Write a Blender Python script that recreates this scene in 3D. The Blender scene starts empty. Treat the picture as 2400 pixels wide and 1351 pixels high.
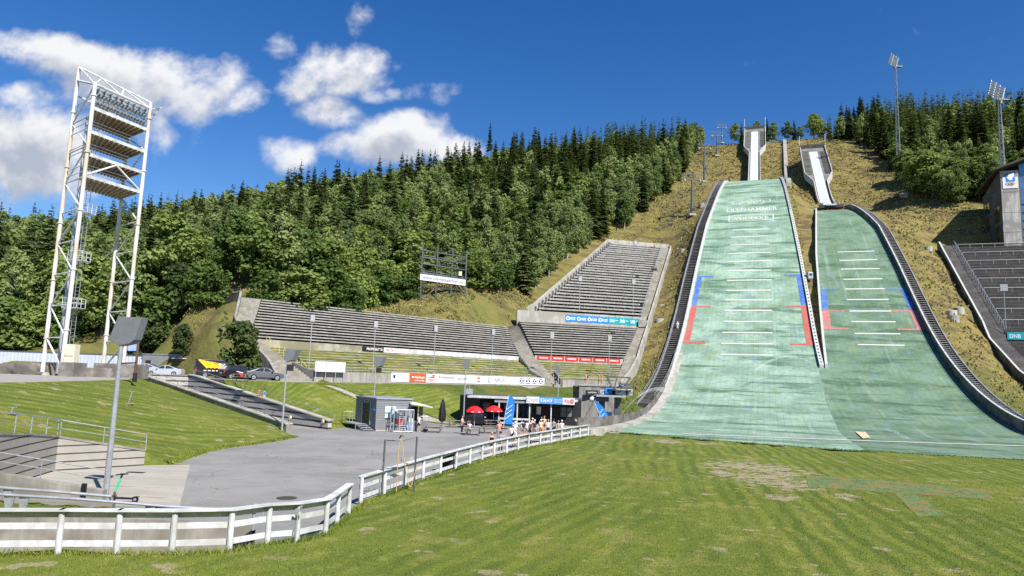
import bpy, bmesh, math, random
import numpy as np
from mathutils import Vector, Matrix
from mathutils.geometry import delaunay_2d_cdt
R = math.radians
rng = random.Random(7)
scn = bpy.context.scene
col = scn.collection
# ---------------------------------------------------------------- camera
FPX, TILT, ROLL, EYE = 1620.0, R(7.33), 0.035, 5.8
cF = Vector((0, math.cos(TILT), math.sin(TILT)))
_r0 = Vector((1, 0, 0)); _u0 = Vector((0, -math.sin(TILT), math.cos(TILT)))
cR = _r0*math.cos(ROLL) + _u0*math.sin(ROLL)
cU = _u0*math.cos(ROLL) - _r0*math.sin(ROLL)
CAM = Vector((0, 0, EYE))
cam_d = bpy.data.cameras.new('camera'); cam = bpy.data.objects.new('camera', cam_d); col.objects.link(cam)
cam_d.sensor_width = 36; cam_d.lens = 36*FPX/2400; cam_d.clip_start = .1; cam_d.clip_end = 4000
m = Matrix((cR, cU, -cF)).transposed().to_4x4(); m.translation = CAM
cam.matrix_world = m
scn.camera = cam
def ray(px, py): return cF*FPX + cR*(px-1200) + cU*(675.5-py)
def atz(px, py, z=0.0):
    d = ray(px, py); k = (z-EYE)/d.z; return CAM + d*k
def aty(px, py, Y):
    d = ray(px, py); return CAM + d*(Y/d.y)
def on(px, py, g, y0=20, y1=420):
    d = ray(px, py); d = d/d.y; Y = y0; step = .5; prev = None
    while Y < y1:
        p = CAM + d*Y; h = p.z - g(p.x, p.y)
        if h <= 0:
            a, b = Y-step, Y
            for _ in range(12):
                c = (a+b)/2; q = CAM + d*c
                if q.z - g(q.x, q.y) > 0: a = c
                else: b = c
            return CAM + d*b
        Y += step
    return CAM + d*y1
def proj(p):
    v = Vector(p)-CAM; z = v.dot(cF); return (1200+FPX*v.dot(cR)/z, 675.5-FPX*v.dot(cU)/z)
# ---------------------------------------------------------------- hill frame: s along the jump axis, t across it
def xy(s, t): return (-2.9+.343*s+.939*t, .939*s-.343*t)
def st(x, y): return ((x+2.9)*.343+y*.939, (x+2.9)*.939-y*.343)
def integ(tab, z0):
    ss = np.arange(tab[0][0], tab[-1][0]+.5, .5)
    sl = np.interp(ss, [a for a, b in tab], [b for a, b in tab])
    zz = z0 + np.concatenate([[0], np.cumsum((sl[1:]+sl[:-1])*.25)])
    return ss, zz
_L = integ([(40, 0), (97, 0), (165, .62), (192, .645), (240, .61), (262, .42), (280, .14)], .2)
_S = integ([(40, 0), (97, 0), (165, .62), (184, .65), (208, .60), (228, .43), (247, .13)], .2)
_IL = integ([(279, .19), (288, .25), (316, .68), (400, .68)], 83.6)
_IS = integ([(247, .19), (255, .25), (278, .68), (345, .68)], 66.0)
_G = (np.array([40,97,120,140,165,180,200,220,240,260,280,300,330,372,392,450,600]), None)
zL = lambda s: float(np.interp(s, *_L)); zS = lambda s: float(np.interp(s, *_S))
zIL = lambda s: float(np.interp(s, *_IL)); zIS = lambda s: float(np.interp(s, *_IS))
_G = (_G[0], np.array([0.2 if q < 98 else (zL(q)-1.3 if q <= 280 else {300:86.5,330:103,372:130.5,392:137,450:139,600:139}[q]) for q in _G[0]]))
zG = lambda s: float(np.interp(s, *_G))
gL = lambda x, y: zL(st(x, y)[0]); gS = lambda x, y: zS(st(x, y)[0])
# ---------------------------------------------------------------- objects
org = {}
def tag(o, label=None, cat=None, group=None, kind=None):
    if label: o['label'] = label
    if cat: o['category'] = cat
    if group: o['group'] = group
    if kind: o['kind'] = kind
    return o
def empty(name, loc, label, cat, group=None):
    o = bpy.data.objects.new(name, None); col.objects.link(o); o.location = loc; o.empty_display_size = .2
    org[o] = Vector(loc); return tag(o, label, cat, group)
def copy_tree(o, parent=None):
    c = o.copy(); col.objects.link(c)
    if parent: c.parent = parent
    for ch in list(o.children): copy_tree(ch, c)
    return c
class MB:
    def __init__(s): s.v = []; s.f = []; s.m = []; s.mi = 0
    def add(s, vs, fs):
        n = len(s.v); s.v += [tuple(a) for a in vs]; s.f += [tuple(i+n for i in f) for f in fs]; s.m += [s.mi]*len(fs); return s
    def hexa(s, b, t): # bottom 4 and top 4 corners
        return s.add(list(b)+list(t), [(3,2,1,0),(4,5,6,7),(0,1,5,4),(1,2,6,5),(2,3,7,6),(3,0,4,7)])
    def box(s, c, d, rz=0.0):
        x, y, z = d[0]/2, d[1]/2, d[2]/2; C, S = math.cos(rz), math.sin(rz)
        q = [(c[0]+a*x*C-b*y*S, c[1]+a*x*S+b*y*C) for a, b in ((-1,-1),(1,-1),(1,1),(-1,1))]
        return s.hexa([(a, b, c[2]-z) for a, b in q], [(a, b, c[2]+z) for a, b in q])
    def beam(s, a, b, w, h=None, up=(0,0,1)):
        h = h or w; a = Vector(a); b = Vector(b); d = (b-a).normalized(); u = Vector(up)
        if abs(d.dot(u)) > .98: u = Vector((0,1,0))
        r = d.cross(u).normalized()*(w/2); u = r.cross(d).normalized()*(h/2)
        return s.hexa([a-r-u, a+r-u, a+r+u, a-r+u], [b-r-u, b+r-u, b+r+u, b-r+u])
    def tube(s, a, b, r0, r1=None, n=8, caps=True):
        r1 = r0 if r1 is None else r1; a = Vector(a); b = Vector(b); d = (b-a).normalized()
        u = Vector((0,0,1)) if abs(d.z) < .95 else Vector((1,0,0))
        x = d.cross(u).normalized(); y = d.cross(x)
        vs = [a+(x*math.cos(k*2*math.pi/n)+y*math.sin(k*2*math.pi/n))*r0 for k in range(n)]
        vs += [b+(x*math.cos(k*2*math.pi/n)+y*math.sin(k*2*math.pi/n))*r1 for k in range(n)]
        fs = [(k, (k+1)%n, n+(k+1)%n, n+k) for k in range(n)]
        if caps: fs += [tuple(range(n-1,-1,-1)), tuple(range(n, 2*n))]
        return s.add(vs, fs)
    def path(s, pts, r, n=6):
        for a, b in zip(pts, pts[1:]): s.tube(a, b, r, r, n)
        return s
    def lathe(s, c, prof, n=16): # prof: (r, z)
        vs = []; fs = []
        for r, z in prof: vs += [(c[0]+r*math.cos(k*2*math.pi/n), c[1]+r*math.sin(k*2*math.pi/n), c[2]+z) for k in range(n)]
        for j in range(len(prof)-1): fs += [(j*n+k, j*n+(k+1)%n, (j+1)*n+(k+1)%n, (j+1)*n+k) for k in range(n)]
        fs += [tuple(range(n-1,-1,-1)), tuple(range((len(prof)-1)*n, len(prof)*n))]
        return s.add(vs, fs)
    def prism(s, pts, off): # planar polygon extruded by off
        n = len(pts); off = Vector(off); a = [Vector(p) for p in pts]
        return s.add(a+[p+off for p in a], [tuple(range(n-1,-1,-1)), tuple(range(n,2*n))]+[(k,(k+1)%n,n+(k+1)%n,n+k) for k in range(n)])
    def sweep(s, secs, closed=True): # list of sections, each a list of points
        n = len(secs[0]); vs = [p for q in secs for p in q]; fs = []
        for j in range(len(secs)-1):
            for k in range(n if closed else n-1):
                fs.append((j*n+k, j*n+(k+1)%n, (j+1)*n+(k+1)%n, (j+1)*n+k))
        if closed: fs += [tuple(range(n-1,-1,-1)), tuple(range((len(secs)-1)*n, len(secs)*n))]
        return s.add(vs, fs)
    def build(s, name, mats, parent=None, smooth=False, loc=None, bevel=0):
        if not isinstance(mats, (list, tuple)): mats = [mats]
        if parent is not None: o0 = org[parent]
        elif loc is not None: o0 = Vector(loc)
        else:
            a = np.array(s.v); o0 = Vector(((a[:,0].min()+a[:,0].max())/2, (a[:,1].min()+a[:,1].max())/2, a[:,2].min()))
        me = bpy.data.meshes.new(name)
        me.from_pydata([(x-o0.x, y-o0.y, z-o0.z) for x, y, z in s.v], [], s.f)
        for q in mats: me.materials.append(q)
        if len(mats) > 1: me.polygons.foreach_set('material_index', s.m)
        bm = bmesh.new(); bm.from_mesh(me); bmesh.ops.recalc_face_normals(bm, faces=bm.faces); bm.to_mesh(me); bm.free()
        if smooth: me.polygons.foreach_set('use_smooth', [True]*len(me.polygons))
        me.update()
        o = bpy.data.objects.new(name, me); col.objects.link(o); org[o] = o0.copy()
        if parent is not None: o.parent = parent
        else: o.location = o0
        if bevel:
            b = o.modifiers.new('edge', 'BEVEL'); b.width = bevel; b.segments = 2; b.limit_method = 'ANGLE'
        return o
def grid_mesh(vs, fs, name, mat, smooth=True, attrs=None):
    me = bpy.data.meshes.new(name); me.from_pydata(vs, [], fs); me.materials.append(mat)
    if smooth: me.polygons.foreach_set('use_smooth', [True]*len(me.polygons))
    if attrs is not None:
        a = me.color_attributes.new('mask', 'FLOAT_COLOR', 'POINT'); a.data.foreach_set('color', np.asarray(attrs, dtype=np.float32).ravel())
    me.update(); o = bpy.data.objects.new(name, me); col.objects.link(o); org[o] = Vector((0,0,0)); return o
def lettering(text, origin, right, up, height, mat, parent, width=None, depth=.02, name='lettering', bold=0.0):
    c = bpy.data.curves.new(name, 'FONT'); c.body = text; c.size = 1; c.extrude = 0; c.offset = bold
    o = bpy.data.objects.new(name, c); col.objects.link(o)
    dg = bpy.context.evaluated_depsgraph_get(); me = bpy.data.meshes.new_from_object(o.evaluated_get(dg))
    bpy.data.objects.remove(o); bpy.data.curves.remove(c)
    right = Vector(right).normalized(); up = Vector(up).normalized(); nrm = right.cross(up)
    xs = [v.co.x for v in me.vertices]; ys = [v.co.y for v in me.vertices]
    x0, x1, y0, y1 = min(xs), max(xs), min(ys), max(ys)
    ky = height/(y1-y0); kx = ky if width is None else width/(x1-x0)
    og = org[parent]; org0 = Vector(origin)
    for v in me.vertices:
        v.co = org0 + right*((v.co.x-x0)*kx) + up*((v.co.y-y0)*ky) + nrm*depth - og
    me.materials.clear(); me.materials.append(mat); me.name = name
    ob = bpy.data.objects.new(name, me); col.objects.link(ob); ob.parent = parent; org[ob] = og.copy(); return ob
# ---------------------------------------------------------------- materials
class NT:
    def __init__(s, nt): s.nt = nt; s.L = nt.links
    def n(s, typ, **kw):
        x = s.nt.nodes.new(typ)
        for k, v in kw.items():
            if k.startswith('i_'): 
                key = k[2:]; key = int(key) if key.isdigit() else key
                s.set(x.inputs[key], v)
            else: setattr(x, k, v)
        return x
    def set(s, sock, v):
        if isinstance(v, bpy.types.NodeSocket): s.L.new(v, sock)
        else: sock.default_value = v
    def math(s, op, a, b=0.0, c=None, clamp=False):
        x = s.nt.nodes.new('ShaderNodeMath'); x.operation = op; x.use_clamp = clamp
        s.set(x.inputs[0], a); s.set(x.inputs[1], b)
        if c is not None: s.set(x.inputs[2], c)
        return x.outputs[0]
    def mix(s, fac, a, b, blend='MIX'):
        x = s.nt.nodes.new('ShaderNodeMix'); x.data_type = 'RGBA'; x.blend_type = blend; x.clamp_factor = True
        s.set(x.inputs[0], fac); s.set(x.inputs[6], a); s.set(x.inputs[7], b); return x.outputs[2]
    def noise(s, vec, scale, detail=4, rough=.55, dist=0.0):
        x = s.n('ShaderNodeTexNoise', i_Scale=scale, i_Detail=detail, i_Roughness=rough, i_Distortion=dist)
        s.L.new(vec, x.inputs['Vector']); return x.outputs[0]
    def ramp(s, fac, lo, hi):
        x = s.n('ShaderNodeMapRange', clamp=True); s.set(x.inputs[0], fac); x.inputs[1].default_value = lo; x.inputs[2].default_value = hi
        x.interpolation_type = 'SMOOTHSTEP'; return x.outputs[0]
    def mapv(s, vec, scale=(1,1,1), rot=(0,0,0), loc=(0,0,0)):
        x = s.n('ShaderNodeMapping'); s.L.new(vec, x.inputs[0]); x.inputs['Scale'].default_value = scale
        x.inputs['Rotation'].default_value = rot; x.inputs['Location'].default_value = loc; return x.outputs[0]
def c4(c): return (c[0], c[1], c[2], 1)
def base_mat(name, rough=.7, spec=.3, metallic=0.0):
    mt = bpy.data.materials.new(name); mt.use_nodes = True; nt = mt.node_tree
    b = nt.nodes['Principled BSDF']; b.inputs['Roughness'].default_value = rough
    b.inputs['Specular IOR Level'].default_value = spec; b.inputs['Metallic'].default_value = metallic
    return mt, NT(nt), b
def mk(name, c, rough=.7, spec=.3, metallic=0., var=.25, scale=3., c2=None, bump=.0, streak=False, obj=False):
    mt, g, b = base_mat(name, rough, spec, metallic)
    geo = g.n('ShaderNodeNewGeometry'); tc = g.n('ShaderNodeTexCoord')
    vec = tc.outputs['Object'] if obj else geo.outputs['Position']
    if streak: v1 = g.mapv(vec, (1, 1, .12))
    else: v1 = vec
    f = g.noise(v1, scale, 6, .65)
    f2 = g.noise(vec, scale*.23, 3)
    lo = c4([x*(1-var) for x in c]); hi = c4([min(1, x*(1+var)) for x in c])
    cc = g.mix(g.ramp(f, .3, .7), lo, hi)
    if c2: cc = g.mix(g.ramp(f2, .46, .62), cc, c4(c2))
    g.L.new(cc, b.inputs['Base Color'])
    if bump:
        bp = g.n('ShaderNodeBump', i_Strength=bump, i_Distance=.05); g.L.new(f, bp.inputs['Height']); g.L.new(bp.outputs[0], b.inputs['Normal'])
    return mt
M = {}
M['concrete'] = mk('concrete', (.27,.258,.235), .85, .2, 0, .28, 1.6, (.20,.19,.17), .25, True)
M['concrete_dark'] = mk('concrete_dark', (.14,.137,.13), .85, .2, 0, .35, 1.4, (.19,.185,.17), .25, True)
M['concrete_pale'] = mk('concrete_pale', (.37,.355,.32), .85, .2, 0, .2, 1.3, (.28,.265,.23), .2, True)
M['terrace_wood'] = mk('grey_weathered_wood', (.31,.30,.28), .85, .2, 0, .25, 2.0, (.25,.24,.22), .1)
M['dark_wood_gap_shade'] = mk('dark_weathered_wood_and_gap_shade', (.055,.052,.05), .85, .2, 0, .35, 2.0, (.08,.075,.07), .1)  # dark timber; on the stand steps its colour paints in under-bench shade
M['white_paint'] = mk('white_paint', (.55,.565,.58), .6, .25, 0, .16, 3.5, (.42,.425,.41), .05)
M['white_rusty'] = mk('white_paint_with_rust', (.62,.62,.62), .5, .35, 0, .06, 1.2, (.52,.44,.34))
M['white'] = mk('plain_white', (.64,.65,.66), .5, .3, 0, .04, 2)
M['galv'] = mk('galvanised_steel', (.36,.38,.41), .5, .4, .4, .15, 4)
M['steel'] = mk('dark_grey_steel', (.10,.11,.12), .5, .4, .3, .2, 3)
M['grey_panel'] = mk('grey_panel', (.145,.155,.17), .55, .35, 0, .08, 3)
M['black'] = mk('black_plastic', (.014,.014,.016), .5, .4, 0, .2, 3)
M['rubber'] = mk('rubber', (.018,.018,.019), .8, .2, 0, .2, 5)
M['red'] = mk('red_fabric', (.62,.015,.02), .6, .3, 0, .12, 3)
M['red_paint'] = mk('red_paint', (.55,.03,.02), .4, .5, 0, .1, 3)
M['blue'] = mk('blue_banner', (.02,.2,.62), .55, .3, 0, .08, 2)
M['bluepale'] = mk('pale_blue_panel', (.06,.30,.72), .55, .3, 0, .08, 2)
M['teal'] = mk('teal_banner', (.0,.30,.36), .55, .3, 0, .08, 2)
M['orange'] = mk('orange_banner', (.75,.09,.02), .55, .3, 0, .05, 2)
M['glass'] = mk('dark_glass', (.02,.025,.03), .06, .8, 0, .1, 1)
M['glass_blue'] = mk('sky_reflecting_glass', (.12,.2,.33), .05, 1., .5, .2, .3)
M['dark_seat'] = mk('dark_grey_planks', (.10,.095,.09), .85, .2, 0, .3, 2.0)
M['skin'] = mk('skin', (.52,.30,.21), .55, .3, 0, .08, 20, obj=True)
M['stone'] = mk('boulder_stone', (.21,.17,.135), .9, .2, 0, .35, 1.3, (.12,.11,.10), .5)
M['gravel'] = mk('gravel', (.31,.295,.27), .95, .15, 0, .22, 7., (.26,.25,.23), .2)
M['bark'] = mk('bark', (.10,.075,.055), .9, .2, 0, .3, 4, None, .4)
M['birch_bark'] = mk('birch_bark', (.5,.48,.44), .85, .2, 0, .35, 3, (.12,.11,.10))
def gradient(c, name, rough=.5): return mk(name, c, rough, .35, 0, .1, 3, obj=True)
_cc = {}
def cm(c, name='cloth', rough=.8):
    k = (name,)+tuple(round(x, 3) for x in c)
    if k not in _cc: _cc[k] = mk(name, c, rough, .2, 0, .12, 6, obj=True)
    return _cc[k]
# ---------------------------------------------------------------- stands frames
A1 = Vector((-26, 93, 0)); w1 = Vector((.69, .724, 0)); n1 = Vector((-.724, .69, 0))
B1 = A1 + w1*48.4
w2 = Vector((.97, .243, 0)); n2 = Vector((-.243, .97, 0))
ZW = 4.4
def P1(a, d, z): return A1 + w1*a + n1*d + Vector((0,0,z))
def P2(a, d, z): return B1 + w2*a + n2*d + Vector((0,0,z))
def apix(Bp, w, n, d, px, py=850):   # a on the line at offset d seen at pixel column px (py: image row)
    r = ray(px, py); o = Bp + n*d
    # o + a w = k r (xy)
    det = w.x*(-r.y) - (-r.x)*w.y
    return ((-o.x)*(-r.y) - (-r.x)*(-o.y))/det
prof1 = [(0, ZW), (0.4, ZW+1.2), (12, 8.95), (12.3, 9.95), (25, 17.0)]
prof2 = [(0, ZW), (0.4, ZW+1.2), (12, 9.2), (12.3, 10.3), (26, 18.2), (26.4, 20.0), (28, 20.0), (78, 48.6)]
zp1 = lambda d: float(np.interp(d, [p[0] for p in prof1], [p[1] for p in prof1]))
zp2 = lambda d: float(np.interp(d, [p[0] for p in prof2], [p[1] for p in prof2]))
def interp(x, xs, ys): return float(np.interp(x, xs, ys))
# side limits (pixel columns measured at rows of the stands)
def aL1(d): # left edge of the seating of stand one
    return interp(d, [0, 12, 16, 25], [apix(A1,w1,n1,0,735,893), apix(A1,w1,n1,12,604,806), apix(A1,w1,n1,16,593,775), apix(A1,w1,n1,25,612,712)])
def aW1(d): # outer wall of the left aisle
    return interp(d, [0, 4, 12, 16, 25], [apix(A1,w1,n1,0,652,890), apix(A1,w1,n1,4,633,868), apix(A1,w1,n1,12,576,820), apix(A1,w1,n1,16,552,765), apix(A1,w1,n1,25,566,706)])
def aR1(d): return interp(d, [0, 12, 25], [apix(A1,w1,n1,0,1270,890), apix(A1,w1,n1,12,1217,838), apix(A1,w1,n1,25,1186,770)])
def aL2(d): return interp(d, [0, 12, 26, 28, 78], [apix(B1,w2,n2,0,1316,890), apix(B1,w2,n2,12,1254,838), apix(B1,w2,n2,26,1216,758), apix(B1,w2,n2,28,1240,742), apix(B1,w2,n2,78,1428,560)])
def aR2(d): return interp(d, [0, 12, 26, 28, 78], [apix(B1,w2,n2,0,1438,895), apix(B1,w2,n2,12,1462,850), apix(B1,w2,n2,26,1496,770), apix(B1,w2,n2,28,1500,760), apix(B1,w2,n2,78,1550,568)])
def aX2(d): return interp(d, [0, 5, 12, 26, 28, 78], [apix(B1,w2,n2,0,1452,895), apix(B1,w2,n2,5,1474,875), apix(B1,w2,n2,12,1492,850), apix(B1,w2,n2,26,1517,770), apix(B1,w2,n2,28,1521,760), apix(B1,w2,n2,78,1572,568)])
# ---------------------------------------------------------------- ground regions
def pz(pts, z): return [atz(x, y, z).xy[:] for x, y in pts]
FENCE_R = pz([(845,1183),(905,1160),(985,1130),(1066,1103),(1147,1076),(1240,1052),(1378,1025)], .15)
FENCE_L = pz([(-160,1302),(135,1299)], .45) + pz([(272,1299),(402,1298),(537,1292)], .45) + pz([(626,1282),(695,1271),(763,1249),(790,1222),(817,1198)], .3)
MAT_EDGE = [xy(79.6,-16), xy(78.6,-12.4), xy(75.6,-3), xy(73.7,6.9), xy(73.6,15), xy(74.6,24.1), xy(77,36), xy(80,50)]
PADP = pz([(330,1091.5),(118,1105),(56,1127),(-30,1158)], 0) + [(-19.5, 26.6)] + pz([(262,1186),(420,1190),(446,1089.5)], 0)
TR_L0, TR_R0 = atz(676,1016,0).xy, atz(772,1007,0).xy
TR_L1, TR_R1 = aty(320,880,88).xy, aty(445,882,90).xy
plaza_top = pz([(397,1088),(434,1074),(482,1059),(538,1048),(600,1041),(650,1033),(690,1024),(676,1016),(772,1007),(800,1003),(830,1001),(985,988),(1075,988),(1130,984),(1250,983),(1350,988),(1376,993)], 0)
PLAZA = PADP[6:] + plaza_top + [xy(86,-15.5)] + FENCE_R[::-1] + FENCE_L[::-1][:6] + [(-13.5, 22.6), (-16.05, 29.2)]
TERR_F = pz([(-500,902),(-150,899),(0,897),(100,895.5),(200,893),(300,890)], 4.3)
STAND_FOOT = [P1(aW1(0), 0, 0).xy[:], P1(aW1(4), 4, 0).xy[:], P1(aW1(12), 12, 0).xy[:]]
pathA = [(-35,84.5),(-30,82.5),(-24.5,82)]
WB = [ (A1 - n1*3 + w1*a).xy[:] for a in (4, 20, 36, 48)] + [(B1 - n2*3.2 + w2*a).xy[:] for a in (4, 9, 13)]
WF = [ (A1 - n1*.02 + w1*a).xy[:] for a in (2, 20, 36, 48.4)] + [(B1 - n2*.02 + w2*a).xy[:] for a in (6, 13.5)]
TERR = TERR_F + [TR_L1[:], TR_R1[:]] + pathA + WB + WF[::-1] + STAND_FOOT + [(-52, 103), (-75, 103), (-175, 100)]
def inpoly(x, y, P):
    c = False; j = len(P)-1
    for i in range(len(P)):
        if (P[i][1] > y) != (P[j][1] > y) and x < (P[j][0]-P[i][0])*(y-P[i][1])/(P[j][1]-P[i][1])+P[i][0]: c = not c
        j = i
    return c
def inpoly_np(xs, ys, P):
    c = np.zeros(len(xs), bool); j = len(P)-1
    for i in range(len(P)):
        xi, yi = P[i]; xj, yj = P[j]
        if yi != yj: c ^= ((yi > ys) != (yj > ys)) & (xs < (xj-xi)*(ys-yi)/(yj-yi)+xi)
        j = i
    return c
def lawn_z(x, y):
    a = min(1, max(0, (-1-x)/8)); b = min(1, max(0, (27-y)/6)); a = a*a*(3-2*a); b = b*b*(3-2*b)
    return .15 + .3*a*b
# ---------------------------------------------------------------- anchors
AN = []
def an(x, y, z): AN.append((x, y, z))
for s in range(100, 281, 15):
    x, y = xy(s, -17); an(x, y, zG(s)-.3)
    x, y = xy(s, 15); an(x, y, (zG(s) if s < 232 else zG(s)-.2)-1.2)
for s in range(100, 250, 15):
    x, y = xy(s, 41); an(x, y, zS(s)-1.6)
for s in range(290, 392, 14):
    for t in (-25, -8, 10): x, y = xy(s, t); an(x, y, zIL(s)-5.5 if s < 385 else zG(s))
for s in range(262, 340, 14):
    for t in (25, 40): x, y = xy(s, t); an(x, y, zIS(s)-5)
for s, t, z in ((400,-30,139),(400,10,139),(392,40,138),(385,80,136),(350,40,121),(450,-60,140),(450,60,140),(520,0,141),(520,150,141),(520,-150,139),
    (330,90,112),(280,90,88),(240,90,68),(300,160,100),(260,160,78),(220,160,58),(360,150,124),(400,150,128),(400,250,128),(300,250,100),(200,200,50),
    (100,60,0),(100,100,1),(226,75,54),(226,58,55),
    (198,-186,52),(243,-122,72),(325,-71,110),(360,-80,124),(138,-205,28),(300,-150,94),(350,-150,104),(420,-150,112),(260,-200,78),(300,-260,80),(240,-260,62),(180,-260,42),(400,-300,86),(500,-300,90),
    (290,-60,92),(255,-60,74),(230,-60,62),(300,-100,100),(150,-150,35),(120,-130,22),(130,-100,24),(165,-110,36),(190,-100,47),(215,-90,57)):
    x, y = xy(s, t); an(x, y, z)
for a in range(-4, 62, 8):
    for d in (2, 8, 12, 18, 24): p = P1(a, d, 0); an(p.x, p.y, zp1(d)-1.6)
    p = P1(a, 28, 0); an(p.x, p.y, 17.0)
    if a < 20: p = P1(a, 40, 0); an(p.x, p.y, 21.0 + .05*a)
for d in (2, 8, 12, 20, 25):
    for f in (.0, .5, 1.0): p = P2(aL2(d)+f*(aX2(d)-aL2(d)), d, 0); an(p.x, p.y, zp2(d)-1.6)
for d in (29, 40, 52, 64, 77):
    for f in (.0, .5, 1.0): p = P2(aL2(d)+f*(aX2(d)-aL2(d)), d, 0); an(p.x, p.y, zp2(d)-2.2)
_zr = lambda s: float(np.interp(s, [100, 124, 150, 168, 169, 205, 215, 240], [-1, 2.2, 9.0, 16.6, 18.6, 43.5, 43.5, 52]))
for s in (112,125,138,150,160,172,184,196,206,214):
    for t in (48, 62, 78, 95): x, y = xy(s, t); an(x, y, _zr(s)-2.3)
for d, a0 in ((30, -12), (45, -10), (60, -6)): p = P2(aL2(d)+a0, d, 0); an(p.x, p.y, zp2(d)-1.5)
for (px, py, Y) in ((470,800,106),(520,760,110),(490,712,119),(440,740,120),(380,800,112),(330,740,122),(545,740,114),(560,850,97),(600,862,93),(640,872,91)):
    p = aty(px, py, Y); an(*p)
for (px, py, Y) in ((850,724,139),(985,704,150),(1090,691,157),(1160,700,160),(1230,720,160),(1060,730,148),(940,730,142),(1180,745,157),(1000,660,172),(1200,650,185)): p = aty(px, py, Y); an(*p)
for x, y, z in ((-60,106,5),(-90,106,5),(-130,106,5),(-180,106,5),(-70,120,12),(-110,120,11),(-150,120,11),(-200,120,12),(-90,140,20),(-130,140,19),(-220,160,25),
    (-60,-20,0),(-60,20,1.5),(-90,30,3),(60,0,.1),(100,40,.1),(60,60,.1),(-20,-20,0),(20,-20,0),(90,80,.2),(-120,45,4),(140,90,8),(160,60,2),(200,120,30)): an(x, y, z)
for d in (0.5, 4, 8, 12, 16, 20, 24.5):
    for o_ in (1.0, 3.0): p = P1(aW1(d)-o_, d, 0); an(p.x, p.y, interp(d, [0,4,8,12,16,25], [4.4,4.6,6.2,8.6,11.4,16.4])-.12*(o_ > 2))
BREAK = []
def brk(pts): BREAK.append([Vector(p) for p in pts])
cs = [Vector((*p, 0)) for p in PADP[:5]]
def off(p, d): return Vector((p.x+d[0], p.y+d[1], 0))
W_TOP = [.8, 1.75, 2.15, 2.5, 2.7]
cw = [off(c, d) for c, d in zip(cs, ((.1,.42),(-.12,.45),(-.4,.2),(-.4,.2),(-.4,.2)))]
brk([(p.x, p.y, z-.12) for p, z in zip(cw[:4], W_TOP[:4])])
trd = (TR_L1-TR_L0).normalized(); trn = Vector((-trd.y, trd.x))
TRW = .45
ztl = lambda f: .8+(4.55-.8)*min(1, f*1.04)
brk([(*(TR_L0.lerp(TR_L1, f)+trn*TRW*0 - trn*0 + Vector((-trn.x*0, 0)) + (-1 if trn.x > 0 else 1)*trn*TRW)[:], ztl(f)-.42) for f in (.02, .25, .5, .75, 1)])
trnR = Vector((trd.y, -trd.x)); trnR = trnR if trnR.x > 0 else -trnR
brk([(*(TR_R0.lerp(TR_R1, f)+trnR*TRW)[:], ztl(f)-.3) for f in (.02, .25, .5, .75, 1)])
for b in BREAK:
    for p, q in zip(b, b[1:]):
        for f in (0, .5, 1): r = p.lerp(q, f); an(r.x, r.y, r.z)
def sub(P, closed, step):
    out = []; n = len(P)
    for i in range(n if closed else n-1):
        a, b = Vector(P[i]), Vector(P[(i+1) % n]); k = max(1, int((b-a).length/step))
        out += [tuple(a.lerp(b, j/k)) for j in range(k)]
    if not closed: out.append(tuple(P[-1]))
    return out
for p in sub(plaza_top[:7], False, 5): an(p[0], p[1], 0)
for p in sub(plaza_top[8:], False, 6): an(p[0], p[1], 0)
for p in sub(TERR_F, False, 8): an(p[0], p[1], 4.3)
for p in sub(pathA + WB, False, 7): an(p[0], p[1], 4.32)
for p in sub(MAT_EDGE, False, 8) + sub(FENCE_R, False, 8): an(p[0], p[1], .12)
for p in sub([(-60,96),(-90,98),(-130,98),(-170,98)], False, 10): an(p[0], p[1], 4.3)
pa = np.array(AN); N = len(pa); CQ = 16.0
def K(x, y): return np.sqrt((x[:,None]-pa[None,:,0])**2+(y[:,None]-pa[None,:,1])**2+CQ)
Aq = np.zeros((N+3, N+3)); Aq[:N,:N] = K(pa[:,0], pa[:,1]); Aq[:N,:N] -= np.eye(N)*.15
Aq[:N,N] = 1; Aq[:N,N+1:] = pa[:,:2]; Aq[N,:N] = 1; Aq[N+1:,:N] = pa[:,:2].T
cf = np.linalg.solve(Aq, np.concatenate([pa[:,2], [0,0,0]]))
def H0np(x, y): return K(x, y) @ cf[:N] + cf[N] + cf[N+1]*x + cf[N+2]*y
LAWN = FENCE_R + [xy(84,-15)] + MAT_EDGE + [(120,40),(120,-40),(-60,-40),(-60,18)] + FENCE_L
HZL = [xy(96,-13.8), xy(283,-10.5), xy(283,10.5), xy(142,13), xy(96,13)]
def Hnp(x, y):
    x = np.asarray(x, float); y = np.asarray(y, float); z = H0np(x, y)
    s = (x+2.9)*.343+y*.939; t = (x+2.9)*.939-y*.343
    zl = np.interp(s, *_L); zs = np.interp(s, *_S)
    mL = (t > -14.5) & (t < 13.4) & (s > 72) & (s < 286); z = np.where(mL, zl-.8, z)
    mS = (t >= 13.4) & (t < 36) & (s > 72) & (s < 252); mS &= ~((t < 15.8) & (s > 145)); z = np.where(mS, zs-.8, z)
    mM = (t > -40) & (t < 60) & (s <= 97) & (s > 60) & inpoly_np(x, y, [xy(97,-14.5)]+MAT_EDGE[1:]+[xy(97,50)]); z = np.where(mM, -.05, z)
    m = inpoly_np(x, y, LAWN); a = np.clip((-1-x)/8, 0, 1); b = np.clip((27-y)/6, 0, 1)
    z = np.where(m, .15+.3*a*a*(3-2*a)*b*b*(3-2*b), z)
    z = np.where(inpoly_np(x, y, YARD) & ~m, .1, z)
    z = np.where(inpoly_np(x, y, PLAZA) | inpoly_np(x, y, PADP), 0, z)
    z = np.where(inpoly_np(x, y, TERR), np.where(x > -60, 4.3+.1*np.clip((x+28)/40, 0, 1), 4.3), z)
    return z
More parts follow.
